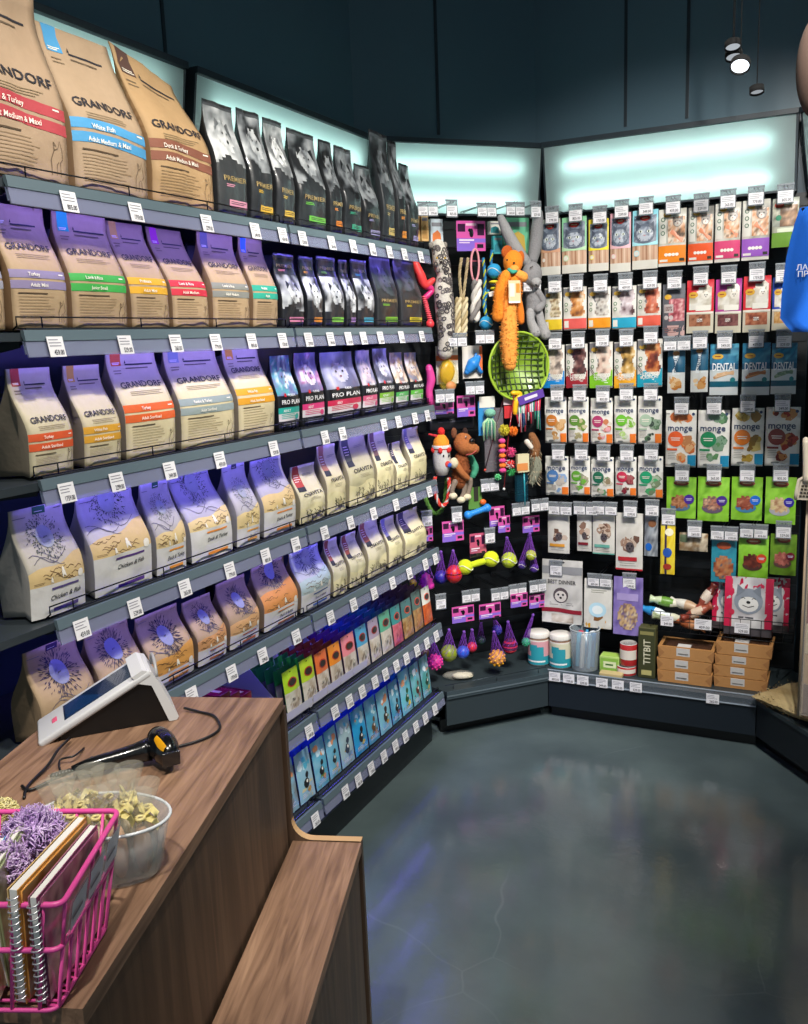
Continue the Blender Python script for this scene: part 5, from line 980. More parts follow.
def card(mb, c, w, h, cols=('#d85aa8', '#8a6ad0'), seed=0):
    """header card: pink and violet print with dark emblems"""
    x, y, z = c; mb.box(c, (w, .0016, h), cols[0], 'gloss'); f = y-.0011
    def r(x0, z0, x1, z1, col, o=0): mb.add([(x+x0*w, f-o, z+z0*h), (x+x1*w, f-o, z+z0*h), (x+x1*w, f-o, z+z1*h), (x+x0*w, f-o, z+z1*h)], [(0, 1, 2, 3)], col, 'gloss')
    r(-.5, -.5, .5, -.08, cols[1]); r(.12, -.5, .5, -.22, cols[0], .0001); r(-.5, -.5, .5, -.34, '#1a1620', .0002) if seed % 2 else None
    r(-.46, .14, -.20, .40, '#3a1a38', .0003); r(.22, .02, .46, .40, '#3a1a38', .0003); r(-.18, .34, .18, .42, '#f0c8dc', .0003)
    mb.ball((x+.01*w, f-.001, z+.10*h), (w*.075, .001, h*.15), '#15121a', 'gloss', 8, 6); mb.ball((x-.05*w, f-.001, z+.19*h), (w*.06, .001, h*.06), '#15121a', 'gloss', 8, 6)
    r(-.42, -.16, .10, -.11, '#f0e0ec', .0004); r(-.42, -.24, -.05, -.20, '#e0c8e0', .0004); r(.20, -.40, .42, -.27, '#2a2030', .0004)
def rope(mb, pts, r, cols, tw=26, n=8):
    pts = [Vector(p) for p in pts]; L = sum((pts[i+1]-pts[i]).length for i in range(len(pts)-1)); N = max(8, int(L/(r*.55)))
    dense = []
    for i in range(N+1):
        t = i/N*(len(pts)-1); k = min(int(t), len(pts)-2); q = t-k
        p0, p1, p2, p3 = pts[max(k-1, 0)], pts[k], pts[k+1], pts[min(k+2, len(pts)-1)]
        dense.append(.5*((2*p1)+(p2-p0)*q+(2*p0-5*p1+4*p2-p3)*q*q+(3*p1-p0-3*p2+p3)*q**3))
    for s_ in range(3):
        line = []
        for i, p in enumerate(dense):
            t = (dense[min(i+1, N)]-dense[max(i-1, 0)]).normalized(); e = t.cross(Vector((0, 1, 0))); e = e.normalized() if e.length > 1e-5 else Vector((1, 0, 0)); u = t.cross(e)
            an = 2*PI*s_/3+i*.62; line.append(p+(e*math.cos(an)+u*math.sin(an))*r*.60)
        mb.tube(line, r*.50, cols[s_ % len(cols)], 'rope', n=6)
def limb(mb, pts, rs, col, mat='plush', n=10):
    pts = [Vector(p) for p in pts]; D = []; R_ = []
    N = len(pts); M_ = 5
    for k in range(N-1):
        p0, p1, p2, p3 = pts[max(k-1, 0)], pts[k], pts[k+1], pts[min(k+2, N-1)]
        for i in range(M_):
            q = i/M_; D.append(.5*((2*p1)+(p2-p0)*q+(2*p0-5*p1+4*p2-p3)*q*q+(3*p1-p0-3*p2+p3)*q**3)); R_.append(rs[k]*(1-q)+rs[k+1]*q)
    D.append(pts[-1]); R_.append(rs[-1])
    mb.tube(D, R_, col, mat, n); mb.ball(pts[0], rs[0], col if not isinstance(col, list) else col[0], mat, n, 8); mb.ball(pts[-1], rs[-1], col if not isinstance(col, list) else col[-1], mat, n, 8)
def fuzz(mb, pts, rs, cols, n=220, L=.006, seed=1):
    rd = random.Random(seed); pts = [Vector(p) for p in pts]
    for k in range(n):
        q = rd.random()*(len(pts)-1); i = min(int(q), len(pts)-2); t = (pts[i+1]-pts[i]).normalized(); c = pts[i].lerp(pts[i+1], q-i); r = rs[i]+(rs[i+1]-rs[i])*(q-i)
        d = Vector((rd.gauss(0, 1), rd.gauss(0, 1), rd.gauss(0, 1))); d = (d-t*d.dot(t)).normalized(); e = (d+t*rd.uniform(-.6, .9)).normalized()
        mb.tube([c+d*r*.93, c+d*r+e*L], [.0019, .0005], rd.choice(cols), 'plush', n=3, cap=False)
# --- spotted long plush
T = Toy(441, 255, DH-.02); t = T.root('plush_toy', 'long grey and white spotted plush beside the far end of the left shelves', 'toy')
mb = MB(); rd = random.Random(4)
def spots(th, ph): return '#d8d2c6'
pts = [T.p(x, y) for x, y in ((438, 246), (441, 262), (444, 275), (443, 290), (444, 305), (445, 320), (446, 336), (445, 352))]
limb(mb, pts, [.026, .034, .028, .036, .038, .036, .032, .030], '#cfc8bc', n=14)
for k in range(120):
    v = rd.random(); i = min(int(v*7), 6); RR = [.026, .034, .028, .036, .038, .036, .032, .030]; c = pts[i].lerp(pts[i+1], v*7-i); r_ = RR[i]+(RR[i+1]-RR[i])*(v*7-i); an = rd.uniform(-2.9, -.2); e_ = Vector((math.cos(an), math.sin(an), 0)); q = c+e_*(r_-.001)
    w = rd.uniform(.006, .010); Rr = e_.to_track_quat('Y', 'Z').to_matrix(); mb.tube([q+Rr @ Vector((w*math.cos(a_)*rd.uniform(.8, 1.2), .001, w*math.sin(a_))) for a_ in [2*PI*z/7 for z in range(7)]], .0026, rd.choice(['#5f5a58', '#474244', '#767070']), 'plush', n=5, closed=True); mb.ball(q, (w*.5, .002, w*.5), '#a89e92', 'plush', 6, 5, R=Rr)
mb.build('body', t)
mb = MB()
for e in (-1, 1): mb.ball(T.p(441+e*4, 258, .034), .004, '#c8a030', 'gloss', 8, 6)
mb.ball(T.p(441, 262, .037), (.006, .004, .004), '#221a18', 'gloss', 8, 6)
for e in (-1, 1): mb.ball(T.p(438+e*7, 245, .01), (.010, .006, .012), '#8a847c', 'plush', 10, 8)
mb.build('face', t)
# --- coral rubber toy
T = Toy(424, 290, DH-.02); t = T.root('rubber_toy', 'coral red rubber toy with a ribbed tail beside the second left shelf', 'toy')
limb(T.mb, [T.p(x, y) for x, y in ((415, 262), (420, 275), (425, 285), (433, 280))], [.012, .020, .018, .010], '#e8403f', 'plastic'); limb(T.mb, [T.p(x, y) for x, y in ((425, 285), (432, 290), (426, 297))], [.016, .010, .012], '#d8307a', 'plastic'); T.mb.build('body', t)
mb = MB(); P_ = [T.p(x, y) for x, y in ((424, 297), (427, 308), (430, 320))]
for k in range(12): q = k/11; p = P_[0].lerp(P_[2], q); mb.ball(p, (.011, .011, .0045), '#ee5a6a', 'plastic', 12, 6)
mb.ball(T.p(430, 324), .017, '#f0424a', 'plastic'); mb.build('tail', t)
# --- rope toys
T = Toy(461, 262); t = T.root('rope_toy', 'thick beige braided rope toy with two thin cords', 'toy', 'rope toys on the middle wall')
for x in (459.5, 466): rope(T.mb, [T.p(x+2, 258), T.p(x, 275), T.p(461.5 if x < 462 else 463, 300)], .006, ['#b8a47e', '#c4b08c', '#a8946e'])
T.mb.build('cord', t); mb = MB()
for e in (-1, 1): rope(mb, [T.p(461.5+e*3.2, 298), T.p(461+e*3.4, 318), T.p(460.5+e*3.0, 337)], .014, ['#d8c8a2', '#b8a47a', '#e2d4b0'])
mb.build('braid', t)
T = Toy(475, 250); t = T.root('rope_toy', 'white rope toy with a pink loop handle', 'toy', 'rope toys on the middle wall')
T.mb.tube([T.p(475+4*math.sin(a_)*(1 if a_ < PI else 1), 265-16*math.cos(a_)) for a_ in [2*PI*k/20 for k in range(20)]], .0045, '#e49aa4', 'rope', closed=True); T.mb.build('loop_handle', t)
mb = MB(); rope(mb, [T.p(476.5, 281), T.p(476, 300), T.p(474.5, 321)], .021, ['#dcd8d0', '#8a8684', '#f0ece4']); mb.build('rope_body', t)
# --- large header card
T = Toy(471, 240, DH+.03); card(T.mb, T.p(471, 236), .125, .115, seed=2); T.mb.box(T.p(474, 262, -.002), (.10, .002, .03), '#2a262e', 'gloss'); T.mb.box(T.p(474, 261, .001), (.07, .001, .004), '#b85a6a', 'gloss'); T.done('header_card', 'large pink and violet toy card above the white rope', 'card', 'pink toy cards')
for px, py, w, h, cols, l in ((413, 225, .05, .12, ('#c89a5a', '#e2c088'), 'orange-beige carton behind the last black bags'), (436, 234, .052, .11, ('#c8d4dc', '#e07a3a'), 'pale blue carton with an orange fox print above the spotted plush'), (424, 228, .03, .10, ('#d8b070', '#b88a4a'), 'narrow tan carton beside the fox carton'),
                              (516, 236, .11, .14, ('#6fc49a', '#c8a84a'), 'green carton behind the grey plush ears'), (494, 228, .05, .05, ('#e0dcd0', '#3aa0a8'), 'white and teal carton right of the large pink card'), (497, 245, .04, .07, ('#3aa8b0', '#2a8090'), 'teal carton behind the blue ball toy')):
    T = Toy(px, py, DH+.05); T.mb.box((0, 0, 0), (w, .018, h), cols[0], 'card'); B_ = T.mb
    B_.add([(-w*.4, -.0096, -h*.4), (w*.35, -.0096, -h*.42), (w*.3, -.0096, .0), (w*.05, -.0096, h*.12), (-w*.35, -.0096, -.0)], [(0, 1, 2, 3, 4)], cols[1], 'card'); B_.add([(-w*.4, -.0096, h*.25), (w*.4, -.0096, h*.25), (w*.4, -.0096, h*.38), (-w*.4, -.0096, h*.38)], [(0, 1, 2, 3)], '#8a8a90', 'card')
    T.done('toy_carton', l, 'carton', 'cartons behind the toys')
# --- blue ball and cord toy
T = Toy(490, 262, DH-.01); t = T.root('ball_toy', 'blue ball toy with blue cords and yellow striped middle', 'toy')
def seam_ball(mb, c, r, col, seam, mat='plush'):
    mb.ball(c, r, col, mat, 20, 14); mb.tube([Vector(c)+Vector((r*1.0*math.cos(a_), r*1.0*math.sin(a_), r*.38*math.sin(2*a_))).normalized()*r*1.005 for a_ in [2*PI*k/28 for k in range(28)]], r*.07, seam, mat, n=6, closed=True)
for x, y, r in ((494, 271, .029), (486, 323, .027)): mb = MB(); seam_ball(mb, T.p(x, y), r, '#2a9ad0', '#d8e0dc'); mb.build('ball', t)
for pp in (((483, 258), (485, 280), (484, 305), (487, 318)), ((492, 250), (491, 262), (492, 268)), ((488, 290), (485, 300), (486, 316))): rope(T.mb, [T.p(x, y) for x, y in pp], .006, ['#2a8ac0', '#1f6aa8', '#c8d030'])
T.mb.build('cords', t); mb = MB()
for k in range(5): mb.ball(T.p(494+.4*k, 282+3.2*k), (.022-.001*k, .020, .0075), ['#e0d02a', '#1f2a30'][k % 2], 'plush', 14, 6)
mb.build('striped_middle', t); mb = MB(); mb.box(T.p(495, 293, .03), (.055, .001, .018), '#e4e2dc', 'card', R=Matrix.Rotation(-.2, 3, 'Y')); mb.build('paper_tag', t)
# --- grey rabbit plush
T = Toy(525, 285, DH-.02); t = T.root('plush_toy', 'grey plush rabbit with very long ears behind the orange plush', 'toy')
g1, g2 = '#8b8a8c', '#a09fa0'
mb = MB(); limb(mb, [T.p(x, y, .02) for x, y in ((501, 218), (507, 232), (516, 249), (526, 262))], [.014, .022, .026, .020], g2); mb.build('ear', t)
mb = MB(); limb(mb, [T.p(x, y, .01) for x, y in ((538, 214), (537, 232), (535, 248), (532, 262))], [.020, .026, .026, .020], g1); mb.build('ear', t)
mb = MB(); mb.ball(T.p(532, 274, .03), (.042, .034, .048), g1, 'plush', 20, 14); mb.ball(T.p(536, 282, .055), (.022, .018, .018), g2, 'plush'); mb.build('head', t)
mb = MB(); mb.ball(T.p(536, 285, .073), (.005, .003, .004), '#2a2628', 'gloss', 8, 6); mb.tube([T.p(530, 268, .066), T.p(533, 266, .066)], .0016, '#2a2628', 'gloss'); mb.build('face', t)
mb = MB(); limb(mb, [T.p(x, y) for x, y in ((532, 288), (534, 300), (532, 312))], [.03, .036, .026], g1); mb.build('body', t)
for pp in (((530, 312), (531, 322), (535, 332)), ((538, 308), (541, 322), (545, 334))): mb = MB(); limb(mb, [T.p(x, y, .015) for x, y in pp], [.016, .018, .024], g2); mb.build('leg', t)
mb = MB(); limb(mb, [T.p(x, y, .03) for x, y in ((538, 292), (543, 302), (538, 309))], [.014, .014, .016], g1); mb.build('arm', t)
# --- orange plush
T = Toy(512, 275, DH-.08); t = T.root('plush_toy', 'bright orange plush animal with one long furry leg hanging down', 'toy')
o1, o2 = '#ee8a22', '#f4a044'
mb = MB(); mb.ball(T.p(513, 262), (.040, .034, .046), o1, 'plush', 20, 14); mb.ball(T.p(514, 269, .028), (.020, .018, .015), o2, 'plush'); mb.build('head', t)
mb = MB(); mb.ball(T.p(507, 252, -.005), (.024, .012, .026), '#b8561a', 'plush', R=Matrix.Rotation(.5, 3, 'Y')); mb.ball(T.p(521, 257, -.005), (.014, .012, .024), '#c8621c', 'plush'); mb.build('ear', t)
mb = MB(); mb.ball(T.p(514, 263, .035), .0045, '#151214', 'gloss', 8, 6); mb.ball(T.p(507, 260, .032), .004, '#151214', 'gloss', 8, 6); mb.build('eyes', t)
mb = MB(); limb(mb, [T.p(x, y) for x, y in ((513, 276), (512, 290), (511, 304))], [.030, .038, .032], o1, n=14); fuzz(mb, [T.p(x, y) for x, y in ((513, 276), (512, 290), (511, 304))], [.030, .038, .032], [o1, o2, '#d87818'], 300, .007, 2); mb.build('body', t)
mb = MB(); limb(mb, [T.p(x, y, .02) for x, y in ((506, 275), (500, 290), (499, 303), (498, 316))], [.020, .021, .019, .023], o1); fuzz(mb, [T.p(x, y, .02) for x, y in ((506, 275), (500, 290), (499, 303), (498, 316))], [.020, .021, .019, .023], [o1, o2], 260, .007, 3); mb.build('arm', t)
mb = MB(); limb(mb, [T.p(x, y, .025) for x, y in ((518, 274), (523, 277))], [.018, .020], o2); mb.build('arm', t)
mb = MB(); limb(mb, [T.p(x, y, .01) for x, y in ((509, 305), (509, 325), (509, 345), (510, 365))], [.026, .032, .031, .024], o2, n=14); fuzz(mb, [T.p(x, y, .01) for x, y in ((509, 305), (509, 325), (509, 345), (510, 365))], [.026, .032, .031, .024], [o2, '#f8b860', '#e88a2a'], 420, .008); mb.build('leg', t)
mb = MB(); limb(mb, [T.p(x, y) for x, y in ((518, 303), (520, 312), (521, 321))], [.018, .017, .014], '#e07a1c'); mb.build('leg', t)
mb = MB(); limb(mb, [T.p(509, 270, .03), T.p(513, 272, .042), T.p(517, 270, .03)], [.008, .008, .008], '#3fa890'); mb.build('scarf', t)
mb = MB(); mb.box(T.p(514.5, 291, .045), (.052, .0012, .080), '#d8c49a', 'card'); mb.box(T.p(512, 290, .047), (.022, .0008, .05), '#e8e0cc', 'card'); mb.box(T.p(518, 288, .047), (.016, .0008, .035), '#d88a30', 'card'); mb.box(T.p(514.5, 302, .047), (.05, .0008, .008), '#ece8dc', 'card'); mb.build('paper_tag', t)
# --- yellow toy in clear bag, blue fish, cartons of the second tier
T = Toy(448, 376); t = T.root('bagged_toy', 'golden yellow toy in a clear oval bag on a white and orange card', 'toy')
T.mb.box(T.p(447, 365, -.03), (.095, .004, .15), '#e2dcd2', 'card'); T.mb.box(T.p(447, 358, -.027), (.095, .001, .02), '#e87a3a', 'card'); T.mb.build('backing_card', t)
mb = MB(); mb.ball(T.p(447, 372, .01), (.030, .018, .042), '#d8a41e', 'film', fn=lambda d, th, ph: 1+.14*math.sin(3*ph+2*th)); mb.ball(T.p(451, 386, .02), (.022, .012, .018), '#e8906a', 'film'); mb.build('toy_body', t)
mb = MB(); mb.ball(T.p(448, 376, .015), (.043, .026, .068), '#e8d24a', 'clear'); mb.build('clear_bag', t)
T = Toy(474, 366); t = T.root('carded_toy', 'bright blue fish shaped toy on a white card', 'toy'); T.mb.box(T.p(472, 362, -.015), (.085, .003, .13), '#dcd6cc', 'card'); T.mb.box(T.p(481, 360, -.012), (.012, .001, .11), '#e8703a', 'card'); T.mb.build('backing_card', t)
mb = MB(); limb(mb, [T.p(x, y) for x, y in ((467, 372), (473, 364), (478, 358))], [.012, .026, .012], '#2a86d8', 'plastic', 14); limb(mb, [T.p(475, 358), T.p(476, 354)], [.008, .005], '#2a86d8', 'plastic'); limb(mb, [T.p(477, 366), T.p(481, 372)], [.010, .008], '#2a86d8', 'plastic'); mb.build('fish', t)
T = Toy(430, 385); limb(T.mb, [T.p(x, y) for x, y in ((429, 368), (431, 380), (429, 392), (431, 402))], [.014, .018, .014, .016], '#e0489a', 'plastic', 12); T.done('rubber_toy', 'hot pink knobbly rubber toy beside the end of the third left shelf', 'toy')
# --- green mesh bowl toy
T = Toy(512, 366, DH+.02); t = T.root('mesh_toy', 'big lime green round toy with a square grid, behind the orange leg', 'toy'); R0 = T.p(541, 366).x-T.p(512, 366).x
for nm, col, mat, rr in (('disc', '#7d9e2a', 'film', 0),):
    T.mb.lathe([(.0005, 0), (R0*.5, .012), (R0*.85, .035), (R0, .06), (R0*.97, .062), (R0*.8, .04), (.0006, .006)], (0, 0, 0), col, mat, 36, R=Matrix.Rotation(PI/2, 3, 'X')); T.mb.build('bowl', t)
mb = MB()
for k in range(-5, 6):
    for ax in (0, 1):
        pts = []
        for i in range(13):
            a_, b_ = k/5.6*R0, (i/6-1)*R0; rr = math.hypot(a_, b_)
            if rr > R0*.98: continue
            dd = .062*(rr/R0)**1.6+.007; pts.append(Vector((a_, -dd+.0, b_)) if ax else Vector((b_, -dd, a_)))
        if len(pts) > 2: mb.tube(pts, .0032, '#33481a', 'plastic', n=6)
mb.tube([Vector((R0*math.cos(q), -.062, R0*math.sin(q))) for q in [2*PI*k/36 for k in range(36)]], .005, '#9cbc38', 'plastic', closed=True); mb.build('grid', t)
# --- pink cards of the third tier, with dark packs below
for px, py, w, h, sd, l in ((444, 408, .085, .07, 1, 'pink card under the golden toy'), (466, 406, .08, .085, 0, 'pink and violet card under the blue fish'), (497, 518, .07, .10, 1, 'pink card left of the tennis ball nets'), (531, 524, .08, .07, 0, 'pink card at the right above the tennis balls'), (427, 534, .05, .06, 0, 'dark pink card near the fifth left shelf')):
    T = Toy(px, py, DH); card(T.mb, (0, 0, 0), w, h, seed=sd); T.done('header_card', l, 'card', 'pink toy cards')
T = Toy(450, 424, DH+.06); T.mb.box((0, 0, 0), (.20, .05, .05), '#15151b', 'film', bev=.008); T.mb.box((0, -.026, .012), (.13, .001, .006), '#4a4a58', 'card'); T.done('toy_carton', 'black long pack above the rocket and dog toys', 'carton', 'cartons behind the toys')
# --- rocket toy
T = Toy(441, 470, DH-.03); t = T.root('rocket_toy', 'white toy rocket with orange hat, red tip and red rope loop', 'toy')
c0 = T.p(441.5, 458); mb = MB(); mb.lathe([(.001, -.075), (.022, -.068), (.034, -.035), (.036, 0), (.034, .035), (.033, .047)], c0, ['#2a4aa0', '#d0ccc8', '#d0ccc8', '#cfcbc6', '#d8423a'], 'plush', 24); mb.build('body', t)
mb = MB(); mb.lathe([(.037, .040), (.039, .046), (.037, .053)], c0, '#e4e0da', 'plush', 24); mb.lathe([(.033, .052), (.031, .070), (.020, .088), (.012, .094)], c0, '#f0962a', 'plush', 24); mb.ball(c0+Vector((.002, 0, .105)), (.015, .015, .018), '#e02a2a', 'plush'); mb.build('hat', t)
mb = MB()
for k in range(6): a_ = k*PI/3; mb.ball(c0+Vector((.0345*math.cos(a_), .0345*math.sin(a_), .034)), (.010, .010, .013), '#d8302f', 'plush', 8, 6)
for e in (-1, 1): mb.ball(c0+Vector((e*.012+.006, -.035, .012)), (.004, .003, .006), '#1f1c20', 'gloss', 8, 6)
mb.ball(c0+Vector((.012, -.034, -.022)), (.013, .005, .013), '#d0453e', 'plush'); mb.ball(c0+Vector((.018, -.037, -.026)), (.010, .004, .010), '#2f5ab8', 'plush'); mb.build('face', t)
mb = MB(); rope(mb, [T.p(x, y) for x, y in ((435, 477), (435, 492), (440, 505), (446, 503), (449, 490), (448.5, 478))], .008, ['#e0352f', '#f0503f', '#d8d0c8']); mb.build('rope_loop', t)
mb = MB(); limb(mb, [c0+Vector((-.02, 0, .09)), c0+Vector((-.05, 0, .098))], [.006, .004], '#c8303a'); mb.build('streamer', t)
T = Toy(434, 505, DH+.01); rope(T.mb, [T.p(x, y) for x, y in ((424, 480), (426, 500), (434, 513), (443, 508), (446, 490), (447, 478))], .009, ['#5a8a34', '#6a9a44', '#4a7a2c']); T.done('rope_toy', 'green rope loop hanging behind the rocket toy', 'toy', 'rope toys on the middle wall')
# --- brown dog plush
T = Toy(462, 465, DH-.03); t = T.root('plush_toy', 'brown plush dog with a big muzzle and cream paws', 'toy'); b1, b2 = '#8a4a22', '#a86434'
mb = MB(); mb.ball(T.p(463, 443), (.040, .036, .042), b2, 'plush', 20, 14); limb(mb, [T.p(464, 447, .02), T.p(474, 449, .03)], [.032, .022], b2); mb.build('head', t)
mb = MB(); mb.ball(T.p(472, 440.5, .045), (.012, .010, .010), '#17120f', 'gloss'); mb.tube([T.p(466, 455, .05), T.p(472, 454, .055), T.p(477, 450, .05)], .0025, '#c05a50', 'plush'); mb.ball(T.p(466, 437, .035), .004, '#e8e0d0', 'gloss', 8, 6); mb.ball(T.p(466.5, 437, .039), .0025, '#151214', 'gloss', 8, 6); mb.build('face', t)
for px in (454, 465): mb = MB(); mb.ball(T.p(px, 433, .0 if px > 460 else .01), (.012, .010, .022), '#3a2018' if px > 460 else '#7a4a30', 'plush'); mb.build('ear', t)
mb = MB(); limb(mb, [T.p(x, y) for x, y in ((461, 458), (461, 470), (460, 482))], [.026, .034, .030], b1, n=14); fuzz(mb, [T.p(x, y) for x, y in ((461, 458), (461, 470), (460, 482))], [.026, .034, .030], [b1, b2, '#6a3418'], 300, .007, 4); mb.build('body', t)
mb = MB(); limb(mb, [T.p(456, 464, .02), T.p(461, 472, .035), T.p(467, 478, .035)], [.015, .014, .012], b2); mb.build('arm', t)
mb = MB(); mb.ball(T.p(454, 463, .03), (.018, .016, .022), '#dccfae', 'plush'); mb.build('bib', t)
for pp in (((455, 482), (452, 490), (453, 496)), ((465, 482), (464, 492), (461, 500)), ((470, 480), (470, 486), (467, 497))):
    mb = MB(); limb(mb, [T.p(x, y, .015) for x, y in pp], [.012, .010, .010], '#8a7a6c'); mb.ball(T.p(pp[-1][0], pp[-1][1], .02), (.018, .016, .014), '#dcd2b4', 'plush'); mb.build('leg', t)
T = Toy(472, 468, DH+.0); limb(T.mb, [T.p(471, 458), T.p(475, 468), T.p(473, 476)], [.014, .016, .012], '#4aa884'); T.done('rubber_toy', 'mint green toy half hidden behind the brown dog', 'toy')
# --- octopus string toy
T = Toy(489, 418, DH-.03); t = T.root('string_toy', 'pale green toy with hanging string legs on a blue card', 'toy'); T.mb.box(T.p(486, 418, -.03), (.07, .004, .14), '#2f8ac8', 'card'); T.mb.box(T.p(487, 402, -.027), (.07, .002, .045), '#e0dcd2', 'card'); T.mb.build('backing_card', t)
mb = MB(); mb.ball(T.p(490, 413), (.024, .02, .018), '#7ab8a0', 'plush'); rd = random.Random(2)
for k in range(8): x = 483+k*1.7; mb.tube([T.p(490, 416), T.p(x, 423), T.p(x+rd.uniform(-1, 1), 438+rd.uniform(-3, 3))], .003, rd.choice(['#b8e0b0', '#5fae8a', '#dfeadb']), 'rope', n=6)
mb.build('string_body', t)
# --- wands
T = Toy(508, 445, DH-.05); t = T.root('cat_wand', 'cat wand with a string of pink and orange beads and pompoms', 'toy', 'wands right of the octopus toy')
T.mb.tube([T.p(514, 395), T.p(508, 440), T.p(504, 488)], .0025, '#8a1f2a', 'gloss'); T.mb.ball(T.p(504, 489), .006, '#e0dcd8', 'gloss', 8, 6); T.mb.build('stick', t)
for k in range(7): mb = MB(); mb.ball(T.p(502+.1*k, 441+4.9*k, .02), (.015, .014, .0105), ['#e04a90', '#ee7a2a'][k % 2], 'plush', 14, 8); mb.build('bead', t)
def pompom(mb, c, r, cols, n=90, seed=0, mat='plush', w=.0022):
    rd = random.Random(seed); mb.ball(c, r*.62, cols[0], mat, 12, 8)
    for k in range(n):
        d = Vector((rd.gauss(0, 1), rd.gauss(0, 1), rd.gauss(0, 1))).normalized(); e = (d+Vector((rd.uniform(-.4, .4), rd.uniform(-.4, .4), rd.uniform(-.4, .4)))).normalized()
        mb.tube([Vector(c)+d*r*.5, Vector(c)+d*r*.85, Vector(c)+e*r*rd.uniform(.95, 1.1)], [w, w*.8, w*.3], rd.choice(cols), mat, n=4, cap=False)
for x, y, r, cs in ((511, 452, .022, ['#e03a78', '#f06a9a']), (510, 464, .021, ['#d82a2a', '#f0504a', '#e8e0e0']), (511, 472, .018, ['#2f9a4a', '#4ab86a']), (498, 477, .014, ['#4ac070', '#8ae0a0'])): mb = MB(); pompom(mb, T.p(x, y, .015), r, cs, 60, x); mb.build('pompom', t)
for x, y, r, c, l in ((504, 430, .024, '#c8b82a', 'tinsel yellow ball above the bead string'), (513, 431, .020, '#ee7a1e', 'orange ball beside the tinsel yellow ball')):
    T = Toy(x, y, DH-.07); pompom(T.mb, (0, 0, 0), r, [c, c], 110, 3, 'film'); T.done('glitter_ball', l, 'ball', 'glitter balls on the middle wall')
T = Toy(497, 440, DH-.02); t = T.root('cat_wand', 'cat wand in a long clear sleeve with a slanting dark stick', 'toy', 'wands right of the octopus toy'); T.mb.tube([T.p(503, 400), T.p(485, 470)], .0022, '#3a1a22', 'gloss'); T.mb.ball(T.p(485, 470), .006, '#d84a3a', 'gloss', 8, 6); T.mb.build('stick', t)
mb = MB(); mb.box(T.p(494, 440, -.006), (.085, .006, .26), '#a8a0a8', 'clear'); mb.build('clear_sleeve', t); mb = MB(); mb.box(T.p(509, 398, -.002), (.05, .003, .055), '#d8c4c8', 'card'); mb.box(T.p(508, 412, .001), (.035, .003, .05), '#c02a30', 'card'); mb.build('header_card', t)
T = Toy(517, 402, DH-.04); limb(T.mb, [T.p(x, y) for x, y in ((513, 393), (520, 394), (516, 402), (515, 413))], [.010, .010, .012, .009], '#f0b81e', 'plastic'); T.done('rubber_toy', 'yellow and orange bent toy above the string bundle', 'toy')
T = Toy(532, 402, DH-.04); t = T.root('string_toy', 'bundle of striped multicoloured cords under a purple card', 'toy'); rd = random.Random(8)
for k in range(13): x = 517+k*1.9; y0 = 402-k*.3; T.mb.tube([T.p(x, y0), T.p(x+rd.uniform(-1, 1), y0+12), T.p(x+rd.uniform(-1.5, 1.5), y0+rd.uniform(20, 32))], .0042, [rd.choice(['#2f9a7a', '#c8304a', '#3a3a8a', '#d8d8d8', '#2a2a30']) for _ in range(4)], 'rope', n=6)
T.mb.build('cords', t); mb = MB(); mb.box(T.p(531, 397, .012), (.12, .002, .035), '#5a3a9a', 'card', R=Matrix.Rotation(-.25, 3, 'Y')); mb.box(T.p(531, 397, .0145), (.06, .001, .012), '#d8d0e0', 'card', R=Matrix.Rotation(-.25, 3, 'Y')); mb.build('header_card', t)
T = Toy(533, 460, DH-.02); t = T.root('fur_toy', 'furry tail toy, brown above and grey-green below', 'toy')
for nm, pp, rs, c in (('upper_fur', ((532, 436), (535, 446), (534, 456)), [.016, .024, .020], '#8a5a34'), ('lower_fur', ((534, 456), (536, 468), (532, 482)), [.020, .026, .014], '#8a8c7a')):
    mb = MB(); P_ = [T.p(x, y) for x, y in pp]; limb(mb, P_, rs, c); rd = random.Random(3)
    for k in range(90): q = rd.random()*2; i = min(int(q), 1); cc = P_[i].lerp(P_[i+1], q-i); an = rd.uniform(0, 2*PI); d = Vector((math.cos(an), math.sin(an), -.4)); mb.tube([cc+d*rs[i]*.8, cc+d*(rs[i]+.008)+Vector((0, 0, -.01))], [.0022, .0004], rd.choice([c, '#c8b89a', '#5a4a3a']), 'plush', n=4, cap=False)
    mb.build(nm, t)
mb = MB(); limb(mb, [T.p(527, 442, .02), T.p(531, 447, .03)], [.012, .010], '#d8d0c4'); mb.build('paw', t)
T = Toy(523, 470, DH-.05); t = T.root('cat_wand', 'teal stick toy in a clear tube with a paper printed sleeve', 'toy', 'wands right of the octopus toy'); T.mb.tube([T.p(524, 470), T.p(525, 505)], .0035, '#3ab8c8', 'gloss'); T.mb.build('stick', t)
mb = MB(); mb.box(T.p(522.5, 463, .004), (.052, .018, .075), '#d8cfa8', 'card'); mb.box(T.p(522.5, 467, .0145), (.05, .001, .03), '#d88a4a', 'card'); mb.build('printed_sleeve', t); mb = MB(); mb.box(T.p(521.5, 488, 0), (.05, .02, .11), '#1f5a70', 'clear'); mb.build('clear_tube', t)
